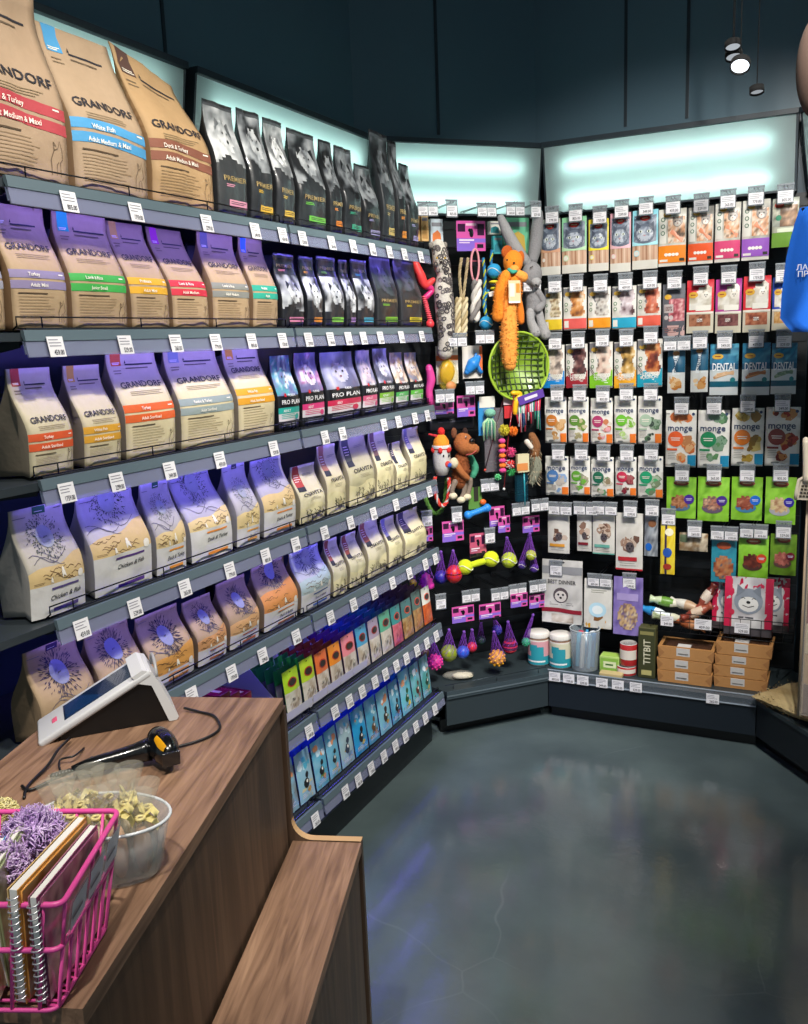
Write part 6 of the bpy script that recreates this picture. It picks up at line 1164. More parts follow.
# --- blue rope bone with green card
T = Toy(477, 512, DH-.04); t = T.root('bone_toy', 'bright blue knobbly bone toy under a green card', 'toy'); T.mb.box(T.p(475, 498, -.01), (.06, .003, .09), '#5a8a3a', 'card'); T.mb.box(T.p(476, 494, -.008), (.02, .002, .06), '#2a2a20', 'card'); T.mb.ball(T.p(483, 502, -.0), (.014, .01, .012), '#e86a2a', 'plastic'); T.mb.build('backing_card', t)
mb = MB(); A_, B_ = T.p(468, 515), T.p(487, 508)
for k in range(9): q = k/8; mb.ball(A_.lerp(B_, q), .018 if k in (0, 8) else (.014 if k in (1, 7) else .0125), '#2a8ae0', 'plastic', 12, 8, fn=lambda d, th, ph: 1+.12*math.sin(6*ph))
mb.build('bone', t)
# --- balls in purple nets
def net_toy(label, ball, card_at=None, r=.033, col='#d8302a', kind='plain', top=None, name='net_ball_toy', netcol='#6a2a9a', d=DH-.05, cs=0):
    T = Toy(ball[0], ball[1], d); t = T.root(name, label, 'toy', 'balls in purple nets on the middle wall'); mb = MB(); c = Vector((0, 0, 0))
    if kind == 'tennis': seam_ball(mb, c, r, col, '#e8ecd0')
    elif kind == 'spiky':
        rd = random.Random(int(ball[0])); mb.ball(c, r*.9, col, 'plastic', 18, 12)
        for k in range(40): th = math.acos(1-2*(k+.5)/40); ph = k*2.399; q = Vector((math.sin(th)*math.cos(ph), math.sin(th)*math.sin(ph), math.cos(th))); mb.ball(c+q*r*.92, r*.14, col, 'plastic', 8, 6)
    elif kind == 'ring':
        for k in range(-3, 4): mb.ball(c+Vector((0, 0, k*r*.27)), (r*math.sqrt(max(.1, 1-(k*.27)**2)), r*math.sqrt(max(.1, 1-(k*.27)**2)), r*.17), [col, '#5a1620'][k % 2], 'plastic', 18, 8)
    elif kind == 'egg': mb.ball(c, (r, r, r*1.12), col, 'plastic', 20, 14); mb.tube([c+Vector((r*1.0*math.cos(a_), r*1.0*math.sin(a_), r*.15)) for a_ in [2*PI*k/24 for k in range(24)]], r*.05, '#5a1014', 'plastic', n=6, closed=True)
    elif kind == 'cone': mb.lathe([(.001, -r), (r, -r*.9), (r*.9, -r*.4), (r*.75, -r*.3), (r*.8, r*.1), (r*.55, r*.2), (r*.5, r*.6), (.001, r*.9)], c, col, 'plastic', 14)
    else: mb.ball(c, r, col, 'plastic', 20, 14)
    mb.build('ball', t)
    tp = T.p(*top) if top else Vector((0, 0, r*2.1)); mb = MB(); vs = []; n = 8
    prof = [(r*1.04, -.1), (r*1.0, .45), (r*.55, 1.1), (.006, 1.0)]
    rings = [(r*1.05, -r*.3), (r*1.03, r*.25), (r*.75, r*.85)]
    for rr, z in rings: vs += [Vector((rr*math.cos(2*PI*k/n), rr*math.sin(2*PI*k/n), z)) for k in range(n)]
    for f_, rr in ((.55, r*.4), (1, .004)):
        cc = tp*f_+Vector((0, 0, r*.85))*(1-f_); vs += [cc+Vector((rr*math.cos(2*PI*k/n), rr*math.sin(2*PI*k/n), 0)) for k in range(n)]
    fs = [(j*n+k, j*n+(k+1) % n, (j+1)*n+(k+1) % n, (j+1)*n+k) for j in range(4) for k in range(n)]
    mb.add(vs, fs, netcol, 'net', True)
    for k in range(0, n): mb.tube([vs[j*n+(k+j) % n] for j in range(1, 5)], .0007, '#8a4ac0', 'plastic', n=4, cap=False)
    mb.ball(tp, .007, '#7a4ab0', 'plush', 8, 6); mb.build('net', t)
    if card_at: mb = MB(); w, h = card_at[2:]; card(mb, T.p(card_at[0], card_at[1], -.02), w, h, seed=cs); mb.build('header_card', t)
    return t
net_toy('red egg shaped ball in a purple net under a pink card', (454, 574), (453, 531, .095, .085), .034, '#d82a26', 'egg', (453, 551))
net_toy('deep blue ball in a purple net behind the red egg', (441, 577), None, .028, '#2a2a9a', 'plain', (441, 552), d=DH-.0)
net_toy('larger tennis ball in a purple net under a pink card', (509, 560), (504, 524, .055, .07), .033, '#c8dc1e', 'tennis', (507, 538))
net_toy('small tennis ball in a purple net at the right', (531, 555), None, .022, '#c8d42e', 'tennis', (530, 534))
net_toy('purple seamed ball hanging at the right of the small tennis ball', (534, 568), None, .019, '#5a3a9a', 'tennis', (530, 534), d=DH-.02)
net_toy('purple seamed ball left of the other purple ball', (522, 565), None, .018, '#4a3a90', 'tennis', (529, 536), d=DH+.0)
net_toy('hot pink jagged cone toy over the far end of the sixth left shelf', (426, 580), None, .034, '#e83ab0', 'cone', (427, 558), d=DH-.06)
net_toy('small yellow ball next to the pink cone toy', (413, 583), None, .016, '#e0c020', 'plain', (414, 570), d=DH-.0)
net_toy('bright pink knobbly ball, leftmost in the lowest row of nets', (435, 662), None, .034, '#f03a9a', 'spiky', (433, 640))
net_toy('olive yellow ball second in the lowest row of nets', (449, 653), None, .036, '#8a9a20', 'ring' if False else 'plain', (449, 630), d=DH-.02)
net_toy('blue ball in the lowest row of nets', (463, 652), (463, 614, .10, .07), .027, '#2a5ad0', 'plain', (464, 632))
net_toy('red ball half behind the blue ball', (472, 647), None, .022, '#d0283a', 'plain', (472, 630), d=DH-.01)
net_toy('golden yellow knobbly ball, lowest and frontmost', (497, 658), (490, 612, .10, .075), .036, '#e8a41e', 'spiky', (494, 632), d=DH-.08, cs=1)
net_toy('red and maroon ringed ball behind the golden one', (510, 646), (519, 600, .08, .06), .033, '#c8283a', 'ring', (508, 622))
net_toy('sea green spiky small ball at the right end of the nets', (526, 642), (537, 601, .075, .06), .019, '#2fb87a', 'spiky', (533, 615), d=DH-.02)
net_toy('navy blue ball behind the golden one', (497, 630), None, .022, '#2a3aa8', 'spiky', (494, 618), d=DH+.03)
net_toy('dark olive ball peeking left of the pink knobbly ball', (424, 653), None, .024, '#5a4a22', 'plain', (424, 635), d=DH-.0)
net_toy('dark green ball in shadow behind the blue ball', (481, 640), None, .020, '#1f4a3a', 'plain', (481, 622), d=DH+.05)
T = Toy(478, 563, DH-.06); t = T.root('dumbbell_toy', 'yellow tennis felt dumbbell between two balls', 'toy')
mb = MB(); seam_ball(mb, T.p(465, 567), .032, '#cfe01e', '#eef2c8'); mb.build('ball', t); mb = MB(); seam_ball(mb, T.p(491, 559), .033, '#d4e420', '#eef2c8'); mb.build('ball', t)
mb = MB(); limb(mb, [T.p(468, 566), T.p(478, 563), T.p(488, 560)], [.012, .014, .012], '#c4d41c'); mb.build('bar', t); mb = MB(); card(mb, T.p(478, 545, -.03), .075, .10, ('#c85a78', '#a8506a'), 1); mb.build('header_card', t)
p = atm(458, 677, 3.30); mb = MB(); mb.ball((0, 0, .02), (.065, .03, .018), '#c8c4b8', 'clear', 14, 8, fn=lambda d, th, ph: 1+.25*noise.noise(d*4)); mb.ball((.02, 0, .016), (.045, .02, .014), '#d8d0b8', 'film', 14, 8, fn=lambda d, th, ph: 1+.3*noise.noise(d*5+Vector((3, 0, 0)))); mb.build('treat_bag', None, (atz(458, 679, HB).x, atz(458, 679, HB).y, HB-.001), RZM-.4, label='crumpled clear packet with white treats lying on the corner base shelf', cat='bag')
# ================================================================== ON THE RIGHT BASE SHELF
ZB = HB-.0015
def base_xy(px, py, y): p = aty(px, py, y); return p
def jar(px0, px1, pt, y, label, cols, lid='#e4e0d8', body='#d8d2c8', grp=None, name='treat_jar'):
    A, Bq = aty(px0, 660, y), aty(px1, 660, y); c = (A.x+Bq.x)/2; r = (Bq.x-A.x)/2; H = aty((px0+px1)/2, pt, y).z-ZB
    t = thing(name, label, 'jar', (c, y, ZB), 0, grp); mb = MB(); mb.lathe([(.001, 0), (r*.94, 0), (r, .006), (r, H*.80), (r*.93, H*.84), (r*.90, H*.86)], (0, 0, 0), [body, body, body, '#8a6a54', '#cfc8bc'], 'gloss', 32); 
    n = 16
    for (a0, a1, z0_, z1_, cc) in ((0, 1, .04, .30, cols[0]), (.0, 1, .30, .76, cols[1]), (.35, .75, .22, .60, cols[0]), (.30, .55, .45, .66, cols[0]), (.18, .8, .12, .17, '#eef0ee')):
        vs = []; r2 = r+.0006*(1+.4*(a1-a0 < .9)+(cc == '#eef0ee')*.6)
        for k in range(n+1): an = -PI*.98+PI*.96*(a0+(a1-a0)*k/n); vs += [(r2*math.cos(an), r2*math.sin(an), H*z0_), (r2*math.cos(an), r2*math.sin(an), H*z1_)]
        mb.add(vs, [(2*k, 2*k+2, 2*k+3, 2*k+1) for k in range(n)], cc, 'card', True)
    mb.build('body', t); mb = MB(); mb.lathe([(r*.98, H*.86), (r*.98, H*.985), (r*.93, H), (.001, H)], (0, 0, 0), lid, 'plastic', 32)
    for k in range(32): an = 2*PI*k/32; mb.box((r*.98*math.cos(an), r*.98*math.sin(an), H*.92), (.0015, .0015, H*.10), lid, 'plastic')
    mb.build('lid', t); return t
jar(528.5, 549.5, 631, 3.60, 'white lidded jar with pink and teal label, left of two', ('#2a9aa8', '#d8a0a8'), grp='white lidded jars on the base shelf'); jar(550, 571, 633, 3.595, 'white lidded jar with cream and teal label, right of two', ('#2a9aa8', '#d8d4b8'), grp='white lidded jars on the base shelf')
A, Bq = aty(570.5, 670, 3.60), aty(599.5, 670, 3.60); rr = (Bq.x-A.x)/2; cx = (A.x+Bq.x)/2; H = aty(586, 628, 3.60).z-ZB
t = thing('plastic_tub', 'tall clear tub of blue and white tubes and brushes', 'tub', (cx, 3.60, ZB)); mb = MB(); mb.lathe([(.001, 0), (rr*.86, 0), (rr*.88, .004), (rr, H), (rr*.97, H), (rr*.86, .006)], (0, 0, 0), '#b8c4cc', 'tubglass', 32); mb.tube([(rr*math.cos(2*PI*k/32), rr*math.sin(2*PI*k/32), H) for k in range(32)], .002, '#c8d0d4', 'gloss', closed=True, n=6); mb.build('tub_wall', t)
rd = random.Random(5)
for k, (c, l) in enumerate((('#2a7ab8', 'blue'), ('#dfe4e8', 'white'), ('#3a9ad0', 'sky blue'), ('#c8405a', 'crimson'), ('#4aa8c8', 'turquoise'), ('#e8e4dc', 'cream'), ('#8ab8d8', 'pale blue'))):
    an = 2*PI*k/7; mb = MB(); x, y = .6*rr*math.cos(an), .6*rr*math.sin(an); mb.box((0, 0, H*.45), (.022, .012, H*.84), c, 'film', bev=.003); mb.box((0, -.0065, H*.5), (.012, .0006, H*.4), '#e8ecee' if k % 2 else '#2a5a98', 'card')
    o = mb.build('treat_tube', None, (cx+x*.8, 3.60+y*.8, ZB+.006), an, label='%s flat tube standing in the tall clear tub' % l, cat='tube', group='tubes in the clear tub'); o.rotation_euler[0] = .06*math.sin(an); o.rotation_euler[1] = .05*math.cos(an)
def bx(name, label, cat, px0, px1, pt, y, dep, col, fn=None, pb=None, group=None, zb=None, rz=0):
    A, Bq = aty(px0, 670, y), aty(px1, 670, y); z_ = ZB if zb is None else zb; W = Bq.x-A.x; H = aty((px0+px1)/2, pt, y).z-z_
    mb = MB(); mb.box((0, 0, H/2), (W, dep, H), col, 'card', bev=.002)
    if fn: fn(mb, W, dep, H)
    return mb.build(name, None, ((A.x+Bq.x)/2, y+dep/2, z_+.0003), rz, label=label, cat=cat, group=group)
def face(mb, W, D, x0, z0, x1, z1, H, col, o=.0006): mb.add([(x0*W, -D/2-o, z0*H), (x1*W, -D/2-o, z0*H), (x1*W, -D/2-o, z1*H), (x0*W, -D/2-o, z1*H)], [(0, 1, 2, 3)], col, 'card')
def g1_(mb, W, D, H): face(mb, W, D, -.45, .1, .45, .9, H, '#8ab84a'); face(mb, W, D, -.3, .3, .35, .7, H, '#d8e4b8', .0009); face(mb, W, D, -.2, .45, .2, .55, H, '#3a6a2a', .0012); mb.add([(-W*.4, -D*.3, H+.0006), (W*.4, -D*.3, H+.0006), (W*.4, D*.3, H+.0006), (-W*.4, D*.3, H+.0006)], [(0, 1, 2, 3)], '#a8cc5a', 'card')
bx('snack_box', 'yellow-green snack box between the clear tub and the red tins', 'box', 599.5, 619, 657, 3.585, .06, '#a8c86a', g1_)
bx('snack_box', 'flat beige snack box in front of the yellow-green one', 'box', 599, 622, 674, 3.53, .04, '#c0ac7a')
def tin(px0, px1, pt, zb, label):
    y = 3.60; A, Bq = aty(px0, 665, y), aty(px1, 665, y); r = (Bq.x-A.x)/2; H = aty((px0+px1)/2, pt, y).z-zb
    t = thing('food_tin', label, 'tin', ((A.x+Bq.x)/2, y, zb+.0004), 0, 'red tins on the base shelf'); mb = MB(); mb.lathe([(.001, 0), (r*.97, 0), (r, .003), (r, H-.004), (r*.97, H-.003), (r*.95, H-.002), (r*.9, H-.005), (.001, H-.005)], (0, 0, 0), ['#a8a4a0', '#a8a4a0', '#b02a2c', '#c8c4c0', '#c8c4c0', '#b8b4b0', '#a8a4a0'], 'gloss', 32); n = 12; vs = []
    for k in range(n+1): an = -PI*.9+PI*.8*k/n; vs += [((r+.0006)*math.cos(an), (r+.0006)*math.sin(an), H*.3), ((r+.0006)*math.cos(an), (r+.0006)*math.sin(an), H*.72)]
    mb.add(vs, [(2*k, 2*k+2, 2*k+3, 2*k+1) for k in range(n)], '#e2d8cc', 'card', True); mb.text('PATE', (0, -r-.0014, H*.5), (1, 0, 0), (0, 0, 1), H*.22, '#8a1f22', maxw=r*1.0) if False else None
    mb.build('tin_body', t); mb = MB(); mb.tube([(.012*math.cos(2*PI*k/12), .012*math.sin(2*PI*k/12)-.008, H-.003) for k in range(12)], .0012, '#c8c8c8', 'metal', closed=True, n=5); mb.build('ring_pull', t); return H
h_ = tin(617, 636.5, 664, ZB, 'red and white tin, lower of the two stacked'); tin(620, 637, 642, ZB+h_+.0006, 'red and white tin, upper of the two stacked')
def ol(mb, W, D, H): face(mb, W, D, -.46, .02, .46, .98, H, '#3a3d20'); face(mb, W, D, -.4, .86, .4, .93, H, '#8a8450', .0009); mb.text('TITBIT', (0, -D/2-.0016, H*.52), (0, 0, 1), (-1, 0, 0), W*.42, '#d8d4b8', maxw=H*.5); face(mb, W, D, -.3, .06, .3, .16, H, '#b8b070', .0009)
bx('snack_box', 'tall narrow olive green box with vertical lettering left of the kraft boxes', 'box', 638, 655, 628, 3.575, .055, '#4a4a28', ol)
def kraft(label, px0, px1, pt, pb, y, zb):
    A, Bq = aty(px0, pb, y), aty(px1, pb, y); W = Bq.x-A.x; c = (A.x+Bq.x)/2; H = aty((px0+px1)/2, pt, y).z-aty((px0+px1)/2, pb, y).z; D = .13
    t = thing('kraft_box', label, 'box', (c, y+D/2, zb+.0005), 0, 'kraft boxes on the base shelf'); mb = MB(); b = .965
    mb.prism([(-W/2*b, -D/2*b, 0), (W/2*b, -D/2*b, 0), (W/2*b, D/2*b, 0), (-W/2*b, D/2*b, 0)], (0, 0, 0), (0, 0, .0012), '#a87a4a', 'card')
    vs = [(-W/2*b, -D/2*b, 0), (W/2*b, -D/2*b, 0), (W/2*b, D/2*b, 0), (-W/2*b, D/2*b, 0), (-W/2, -D/2, H), (W/2, -D/2, H), (W/2, D/2, H), (-W/2, D/2, H)]
    mb.add(vs, [(0, 1, 5, 4), (1, 2, 6, 5), (2, 3, 7, 6), (3, 0, 4, 7)], '#b8854f', 'paper')
    for e in (-1, 1): mb.add([(e*W/2*b, -D/2*b-.0006, 0), (e*W*.5, -D/2-.0006, H), (e*W*.38, -D/2*.95-.0030, H*.5)], [(0, 1, 2)], '#a67444', 'paper')
    mb.build('tray', t); mb = MB(); i = .014
    for x0_, y0_, x1_, y1_ in ((-W/2, -D/2, W/2, -D/2+i), (-W/2, D/2-i, W/2, D/2), (-W/2, -D/2+i, -W/2+i, D/2-i), (W/2-i, -D/2+i, W/2, D/2-i)): mb.box(((x0_+x1_)/2, (y0_+y1_)/2, H+.0006), (x1_-x0_, y1_-y0_, .0012), '#b07e48', 'card')
    mb.build('lid', t); mb = MB(); mb.box((0, 0, H+.0002), (W-2*i, D-2*i, .0005), '#3a2a1f', 'clear'); mb.build('window', t); mb = MB(); mb.box((0, 0, H*.45), (W*.8, D*.8, H*.7), '#6a4530', 'paper', bev=.004); mb.build('contents', t)
    mb = MB(); lw = .052; mb.add([(-lw/2-.01, -D/2*.93-.002, H*.10), (lw/2-.01, -D/2*.93-.002, H*.10), (lw/2-.01, -D/2-.002, H), (-lw/2-.01, -D/2-.002, H), (-lw/2-.01, -D/2+.05, H+.0022), (lw/2-.01, -D/2+.05, H+.0022)], [(0, 1, 2, 3), (3, 2, 5, 4)], '#cfccc8', 'card'); mb.add([(-lw/2-.004, -D/2*.96-.003, H*.45), (lw/2-.016, -D/2*.96-.003, H*.45), (lw/2-.016, -D/2*.98-.003, H*.55), (-lw/2-.004, -D/2*.98-.003, H*.55)], [(0, 1, 2, 3)], '#8a8884', 'card'); mb.build('paper_label', t); return H
z = ZB; ys = [(657, 712, 672, 690), (656.5, 712, 661, 678), (657, 714, 650, 668)]
Hh = .040
for k, (l, a, b) in enumerate((('bottom box of the left kraft stack', 657, 712), ('middle box of the left kraft stack', 656.5, 711.5), ('top box of the left kraft stack', 657.5, 713.5))): h_ = kraft(l, a, b, 668, 668+11.2, 3.56, z); z += h_+.0035
z = ZB
for k, (l, a, b) in enumerate((('bottom box of the right kraft stack', 713.5, 768), ('second box from below in the right kraft stack', 713, 767.5), ('third box from below in the right kraft stack', 714, 769), ('top box of the right kraft stack', 715, 771.5))): h_ = kraft(l, a, b, 668, 668+(10.2 if k != 3 else 12), 3.58-.0*k, z); z += h_+.0035
# ================================================================== RIGHT EDGE
# furry pad on the side base shelf
mb = MB(); c = Vector((.03, 3.30, 0)); L, Wd = .56, .34
A = Vector(aty(762, 690, 3.40)); 
ang = math.atan2(SD.y, SD.x); cx_, cy_ = A.x+.30, A.y-.06
nu, nv = 26, 18; vs = []; rd = random.Random(1)
for s_ in (1, -1):
    for j in range(nv+1):
        for i in range(nu+1):
            u, v = 2*i/nu-1, 2*j/nv-1; e = max(0, (1-u**6)*(1-v**6))**.4; vs.append(Vector((u*.23, v*.13, .028+s_*.024*e+.006*noise.noise(Vector((u*6, v*6, s_))))))
n_ = (nu+1)*(nv+1); fs = [(j*(nu+1)+i, j*(nu+1)+i+1, (j+1)*(nu+1)+i+1, (j+1)*(nu+1)+i) for j in range(nv) for i in range(nu)]; fs += [tuple(n_+k for k in f)[::-1] for f in fs]
vc = [];
for v in vs: q = noise.noise(v*14)*.5+.5; a_, b_ = lin('#8f7648'), lin('#c8b384'); vc.append(tuple(a_[k]*(1-q)+b_[k]*q for k in range(3))+(1,))
mb.add(vs, fs, None, 'plush', True, vcol=vc)
for k in range(500):
    u, v = rd.uniform(-1, 1), rd.choice((-1, 1))*rd.uniform(.86, 1)
    if rd.random() < .5: u, v = v, u
    p = Vector((u*.23, v*.13, .03+rd.uniform(-.02, .022))); d = Vector((u*.3+rd.uniform(-.3, .3), v*.3+rd.uniform(-.3, .3), rd.uniform(-.3, .8))).normalized(); mb.tube([p, p+d*.007], [.0016, .0004], rd.choice(['#a88f5c', '#c8b384', '#d8c8a0', '#7a6238']), 'plush', n=3, cap=False)
tp_ = thing('pet_pad', 'sandy furry pet pad lying on the side base shelf at the right edge', 'pad', (-.015, 3.415, HB+.0), ang+.25); mb.build('pad', tp_)
mb = MB(); mb.box((-.05, .02, .062), (.10, .06, .001), '#d8cfbc', 'card', R=Matrix.Rotation(.3, 3, 'Z')); mb.box((-.04, .02, .0628), (.05, .015, .0008), '#8a6a50', 'card', R=Matrix.Rotation(.3, 3, 'Z')); mb.build('label', tp_)
# side pegboard
ps = thing('pegboard', 'black pegboard of the right side wall at the picture edge', 'pegboard', (0, 0, 0)); mb = MB(); a = Vector((K3[0], K3[1], 0))+sn*.002+SD*.03; b = a+SD*1.3
mb.prism([a+Vector((0, 0, HB)), b+Vector((0, 0, HB)), b+Vector((0, 0, PB)), a+Vector((0, 0, PB))], (0, 0, 0), sn*.014, '#0c1014', 'dark'); mb.build('slat_panel', ps)
# blue garment on its hanger, in front of the side wall
gy = 3.15; go = aty(812, 262, gy); tg = thing('pet_garment', 'bright blue hanging garment with white lettering, cut by the right picture edge', 'garment', tuple(go), 0); rzg = -.35
def G(px, py): q = aty(px, py, gy)-go; return q
edge = [(800, 208), (795, 222), (790, 240), (786, 258), (783, 280), (781, 300), (780, 318), (786, 326), (792, 332)]
N = 14; nv = len(edge)-1; vs = []
for s_ in (0, 1):
    for j, (px, py) in enumerate(edge):
        l_ = G(px, py); r_ = Vector((.21+.02*j/nv, 0, l_.z+(.02 if j < 2 else -.012*(j/nv))))
        for i in range(N+1):
            u = i/N; p = l_.lerp(r_, u); p.y = -.022*math.sin(PI*min(1, u*1.0))**.5*(1 if s_ == 0 else -.5)+(.018*math.sin(u*13+j*.35)*(j/nv)**1.2)+.004*math.sin(u*27+j*.8); vs.append(p)
n_ = (N+1)*(nv+1); fs = [(j*(N+1)+i, (j+1)*(N+1)+i, (j+1)*(N+1)+i+1, j*(N+1)+i+1) for j in range(nv) for i in range(N)]; back = [tuple(n_+k for k in f)[::-1] for f in fs]
rim = [(j*(N+1), n_+j*(N+1), n_+(j+1)*(N+1), (j+1)*(N+1)) for j in range(nv)]+[(nv*(N+1)+i, n_+nv*(N+1)+i, n_+nv*(N+1)+i+1, nv*(N+1)+i+1) for i in range(N)]
mb = MB(); mb.add(vs, fs+back+rim, '#1468d8', 'matte', True); mb.build('cloth', tg)
mb = MB(); q = G(797, 268); mb.text('ЛАКОМСТВА', (q.x, -.034, q.z), (1, -.0, 0), (0, 0, 1), .017, '#f2f6fa', anchor=0); q = G(798.5, 274.5); mb.text('ПРОДУКТЫ', (q.x, -.034, q.z), (1, 0, 0), (0, 0, 1), .017, '#f2f6fa', anchor=0); mb.build('lettering', tg)
mb = MB(); mb.tube([G(802, 210)+Vector((0, 0, .0)), (.10, 0, G(802, 200).z+.03), (.21, 0, G(802, 210).z)], .006, '#1a1c20', 'plastic'); mb.tube([(.10, 0, G(802, 200).z+.03), (.10, 0, G(802, 200).z+.08), (.115, 0, G(802, 200).z+.10), (.13, 0, G(802, 200).z+.085)], .003, '#8a8e92', 'metal'); 
mb.tube([(.115, .0, G(802, 200).z+.097), (.115, .42, G(802, 200).z+.097)], .004, '#2a2e33', 'metal'); mb.build('hanger', tg)
# litter scoop
so = aty(803, 480, 3.2); ts_ = thing('litter_scoop', 'beige slotted litter scoop hanging at the right edge', 'scoop', tuple(so), -.3); mb = MB()
def Sg(px, py): return aty(px, py, 3.2)-so
out = [(795, 500), (796, 492), (799, 480), (805, 477), (815, 477), (822, 482), (822, 500)]
P3 = [Sg(*q) for q in out]; mb.prism(P3, (0, 0, 0), (0, .004, 0), '#c8bca8', 'plastic'); mb.tube(P3, .006, '#d2c6b2', 'plastic')
for j in range(4):
    for i in range(5): q = Sg(803+i*3.6-j*.8, 486+j*3.4); mb.box((q.x, -.0012, q.z), (.008, .002, .007), '#3a342c', 'plastic')
mb.build('scoop_head', ts_); mb = MB(); limb(mb, [Sg(808, 478), Sg(807, 462), Sg(806, 440)], [.016, .012, .010], '#c8bca8', 'plastic'); mb.build('handle', ts_)
mb = MB(); mb.tube([Sg(806, 441), Sg(806, 441)+Vector((0, .2, 0))], .003, '#2a2e33', 'metal'); mb.build('hook', ts_)
# tall clear-wrapped post at the edge
wo = aty(806, 600, 3.24); tw = thing('scratching_post', 'tall scratching panel in brown and beige squares wrapped in clear film, right edge', 'scratching post', (wo.x+.075, wo.y, HB), -.25); H = aty(806, 519, 3.24).z-HB
zz = 0; mb = MB(); cl = ['#7a6a60', '#c8b090', '#7a4038', '#b89a74', '#d0c0a0', '#8a8078', '#c8b898']
mb.box((0, .0, H/2), (.15, .02, H), '#a8947a', 'paper')
for k in range(7): mb.box((.0, -.0105, H*(k+.5)/7), (.14, .002, H/7-.004), cl[(k*3) % 7], 'rope')
o = mb.build('panel', tw); o.location.z = .07; mb = MB(); mb.box((0, 0, H/2+.07), (.17, .035, H+.01), '#d8d0c8', 'clear'); mb.build('clear_film', tw); mb = MB(); mb.tube([(-.082, -.018, .06), (-.082, -.018, H+.075)], .004, '#a8937a', 'plastic'); mb.build('edge_strip', tw)
# brown round thing at upper right
ro = aty(820, 66, 2.6); tb_ = thing('hanging_drum', 'brown rounded hanging shape cut by the right edge near the glowing discs', 'ornament', tuple(ro), 0)
mb = MB(); mb.ball((0, 0, 0), (.055, .05, .125), '#4a382f', 'matte', 24, 18); mb.build('body', tb_); mb = MB(); mb.tube([(0, 0, .12), (0, 0, ZC-ro.z-.001)], .003, '#1a1c20', 'matte'); mb.build('cord', tb_)
# ================================================================== COUNTER
ZT = .92; A0 = atz(283, 698, ZT); A0.z = 0
E1 = Vector((.3272, -.945, 0)); E2 = Vector((-.945, -.3272, 0)); LC, WC = .845, .425
def CP(s_, t_, z): return A0+E1*s_+E2*t_+Vector((0, 0, z))
ac = math.atan2(E1.y, E1.x)-PI/2     # local y along E1
tc = thing('checkout_counter', 'walnut wood checkout counter with a lower ledge on its right side', 'counter', (A0.x, A0.y, 0), ac)
# local frame: y = E1, x = -E2?  check orientation
xl = Vector((math.cos(ac), math.sin(ac), 0)); sx = 1 if xl.dot(E2) > 0 else -1     # sign to turn t into local x
def lp(s_, t_, z): return Vector((sx*t_, s_, z))
def slab(s0, s1, t0, t1, z0, z1, col='#6a4a38', mat='wood_side', mb=None):
    m_ = mb or MB(); m_.box(((sx*(t0+t1)/2), (s0+s1)/2, (z0+z1)/2), (abs(t1-t0), abs(s1-s0), z1-z0), col, mat); return m_
ZBN = .612; WB = .0
q = atz(362, 840, ZBN); WB = -(q-CP(0, 0, ZBN)).dot(E2)
slab(0, LC, 0, WC, ZT-.022, ZT, mat='wood_top').build('counter_top', tc)
slab(.012, LC-.01, .006, .024, 0, ZT-.0225).build('side_panel', tc)
slab(.012, LC-.01, WC-.024, WC-.006, 0, ZT-.0225).build('side_panel', tc)
slab(LC-.028, LC-.01, .025, WC-.025, 0, ZT-.0225).build('front_panel', tc)
slab(.0, 1.25, -WB, -.0005, ZBN-.022, ZBN, mat='wood_top').build('ledge_top', tc)
slab(.018, 1.24, -WB+.004, -WB+.022, 0, ZBN-.0225).build('ledge_panel', tc)
# end panel with the concave curve between the two heights
pl_ = [(WC-.004, 0), (WC-.004, ZT-.0225), (0, ZT-.0225)]; R_ = .042
for k in range(9): a = k/8*PI/2; pl_.append((-R_+R_*math.cos(a), ZBN+.002+R_-R_*math.sin(a)))
pl_ += [(-WB, ZBN+.002), (-WB, 0)]
mb = MB(); pts = [Vector((sx*t_, -.018, z)) for t_, z in pl_]; mb.prism(pts, (0, 0, 0), (0, .0175, 0), '#6a4a38', 'wood_side'); mb.build('end_panel', tc)
mb = MB(); ed = pl_[2:-1]; vs = []
for t_, z in ed: vs += [Vector((sx*t_, -.0182, z+.0008)), Vector((sx*t_, -.0002, z+.0008))]
mb.add(vs, [(2*k, 2*k+1, 2*k+3, 2*k+2) for k in range(1, len(ed)-1)], '#b8946a', 'card'); mb.build('edge_band', tc)
mb = MB(); mb.lathe([(.001, .006), (.006, .006), (.007, 0)], (sx*(-WB+.004), .3, .30), '#b0b0b0', 'metal', 12, R=Matrix.Rotation(-sx*-PI/2, 3, 'Y')); mb.build('door_stop', tc)
# ---- payment terminal
FL = atz(61, 742, ZT); FR = atz(177, 720, ZT); dt = (FR-FL); Lt = dt.length; dt.normalize(); nt_ = Vector((-dt.y, dt.x, 0)); at_ = math.atan2(dt.y, dt.x)
tm = thing('payment_terminal', 'white and black payment terminal with a tilted blue touch screen', 'terminal', (FL.x, FL.y, ZT+.001), at_)
AX, AZ, WT = .161, .093, .108
pr_ = [(.0, 0), (.0, .012), (AX-.006, AZ-.006), (AX, AZ-.012), (Lt-.012, 0)]
mb = MB(); mb.prism([(x, 0, z) for x, z in pr_], (0, .006, 0), (0, WT-.006, 0), '#08090b', 'plastic'); mb.build('body', tm)
sl = Vector((AX, 0, AZ-.012)).normalized(); up_ = Vector((-sl.z, 0, sl.x)); Ls = Vector((AX, 0, AZ-.012)).length
Rs = Matrix((sl, Vector((0, 1, 0)), up_)).transposed()
def onS(a, b, h): return Vector((0, 0, .010))+sl*a+Vector((0, b, 0))+up_*h
mb = MB(); mb.box(onS(Ls*.42, WT/2, .006), (Ls+.046, WT+.004, .014), '#c4c4c6', 'plastic', R=Rs, bev=.005); mb.build('bezel', tm)
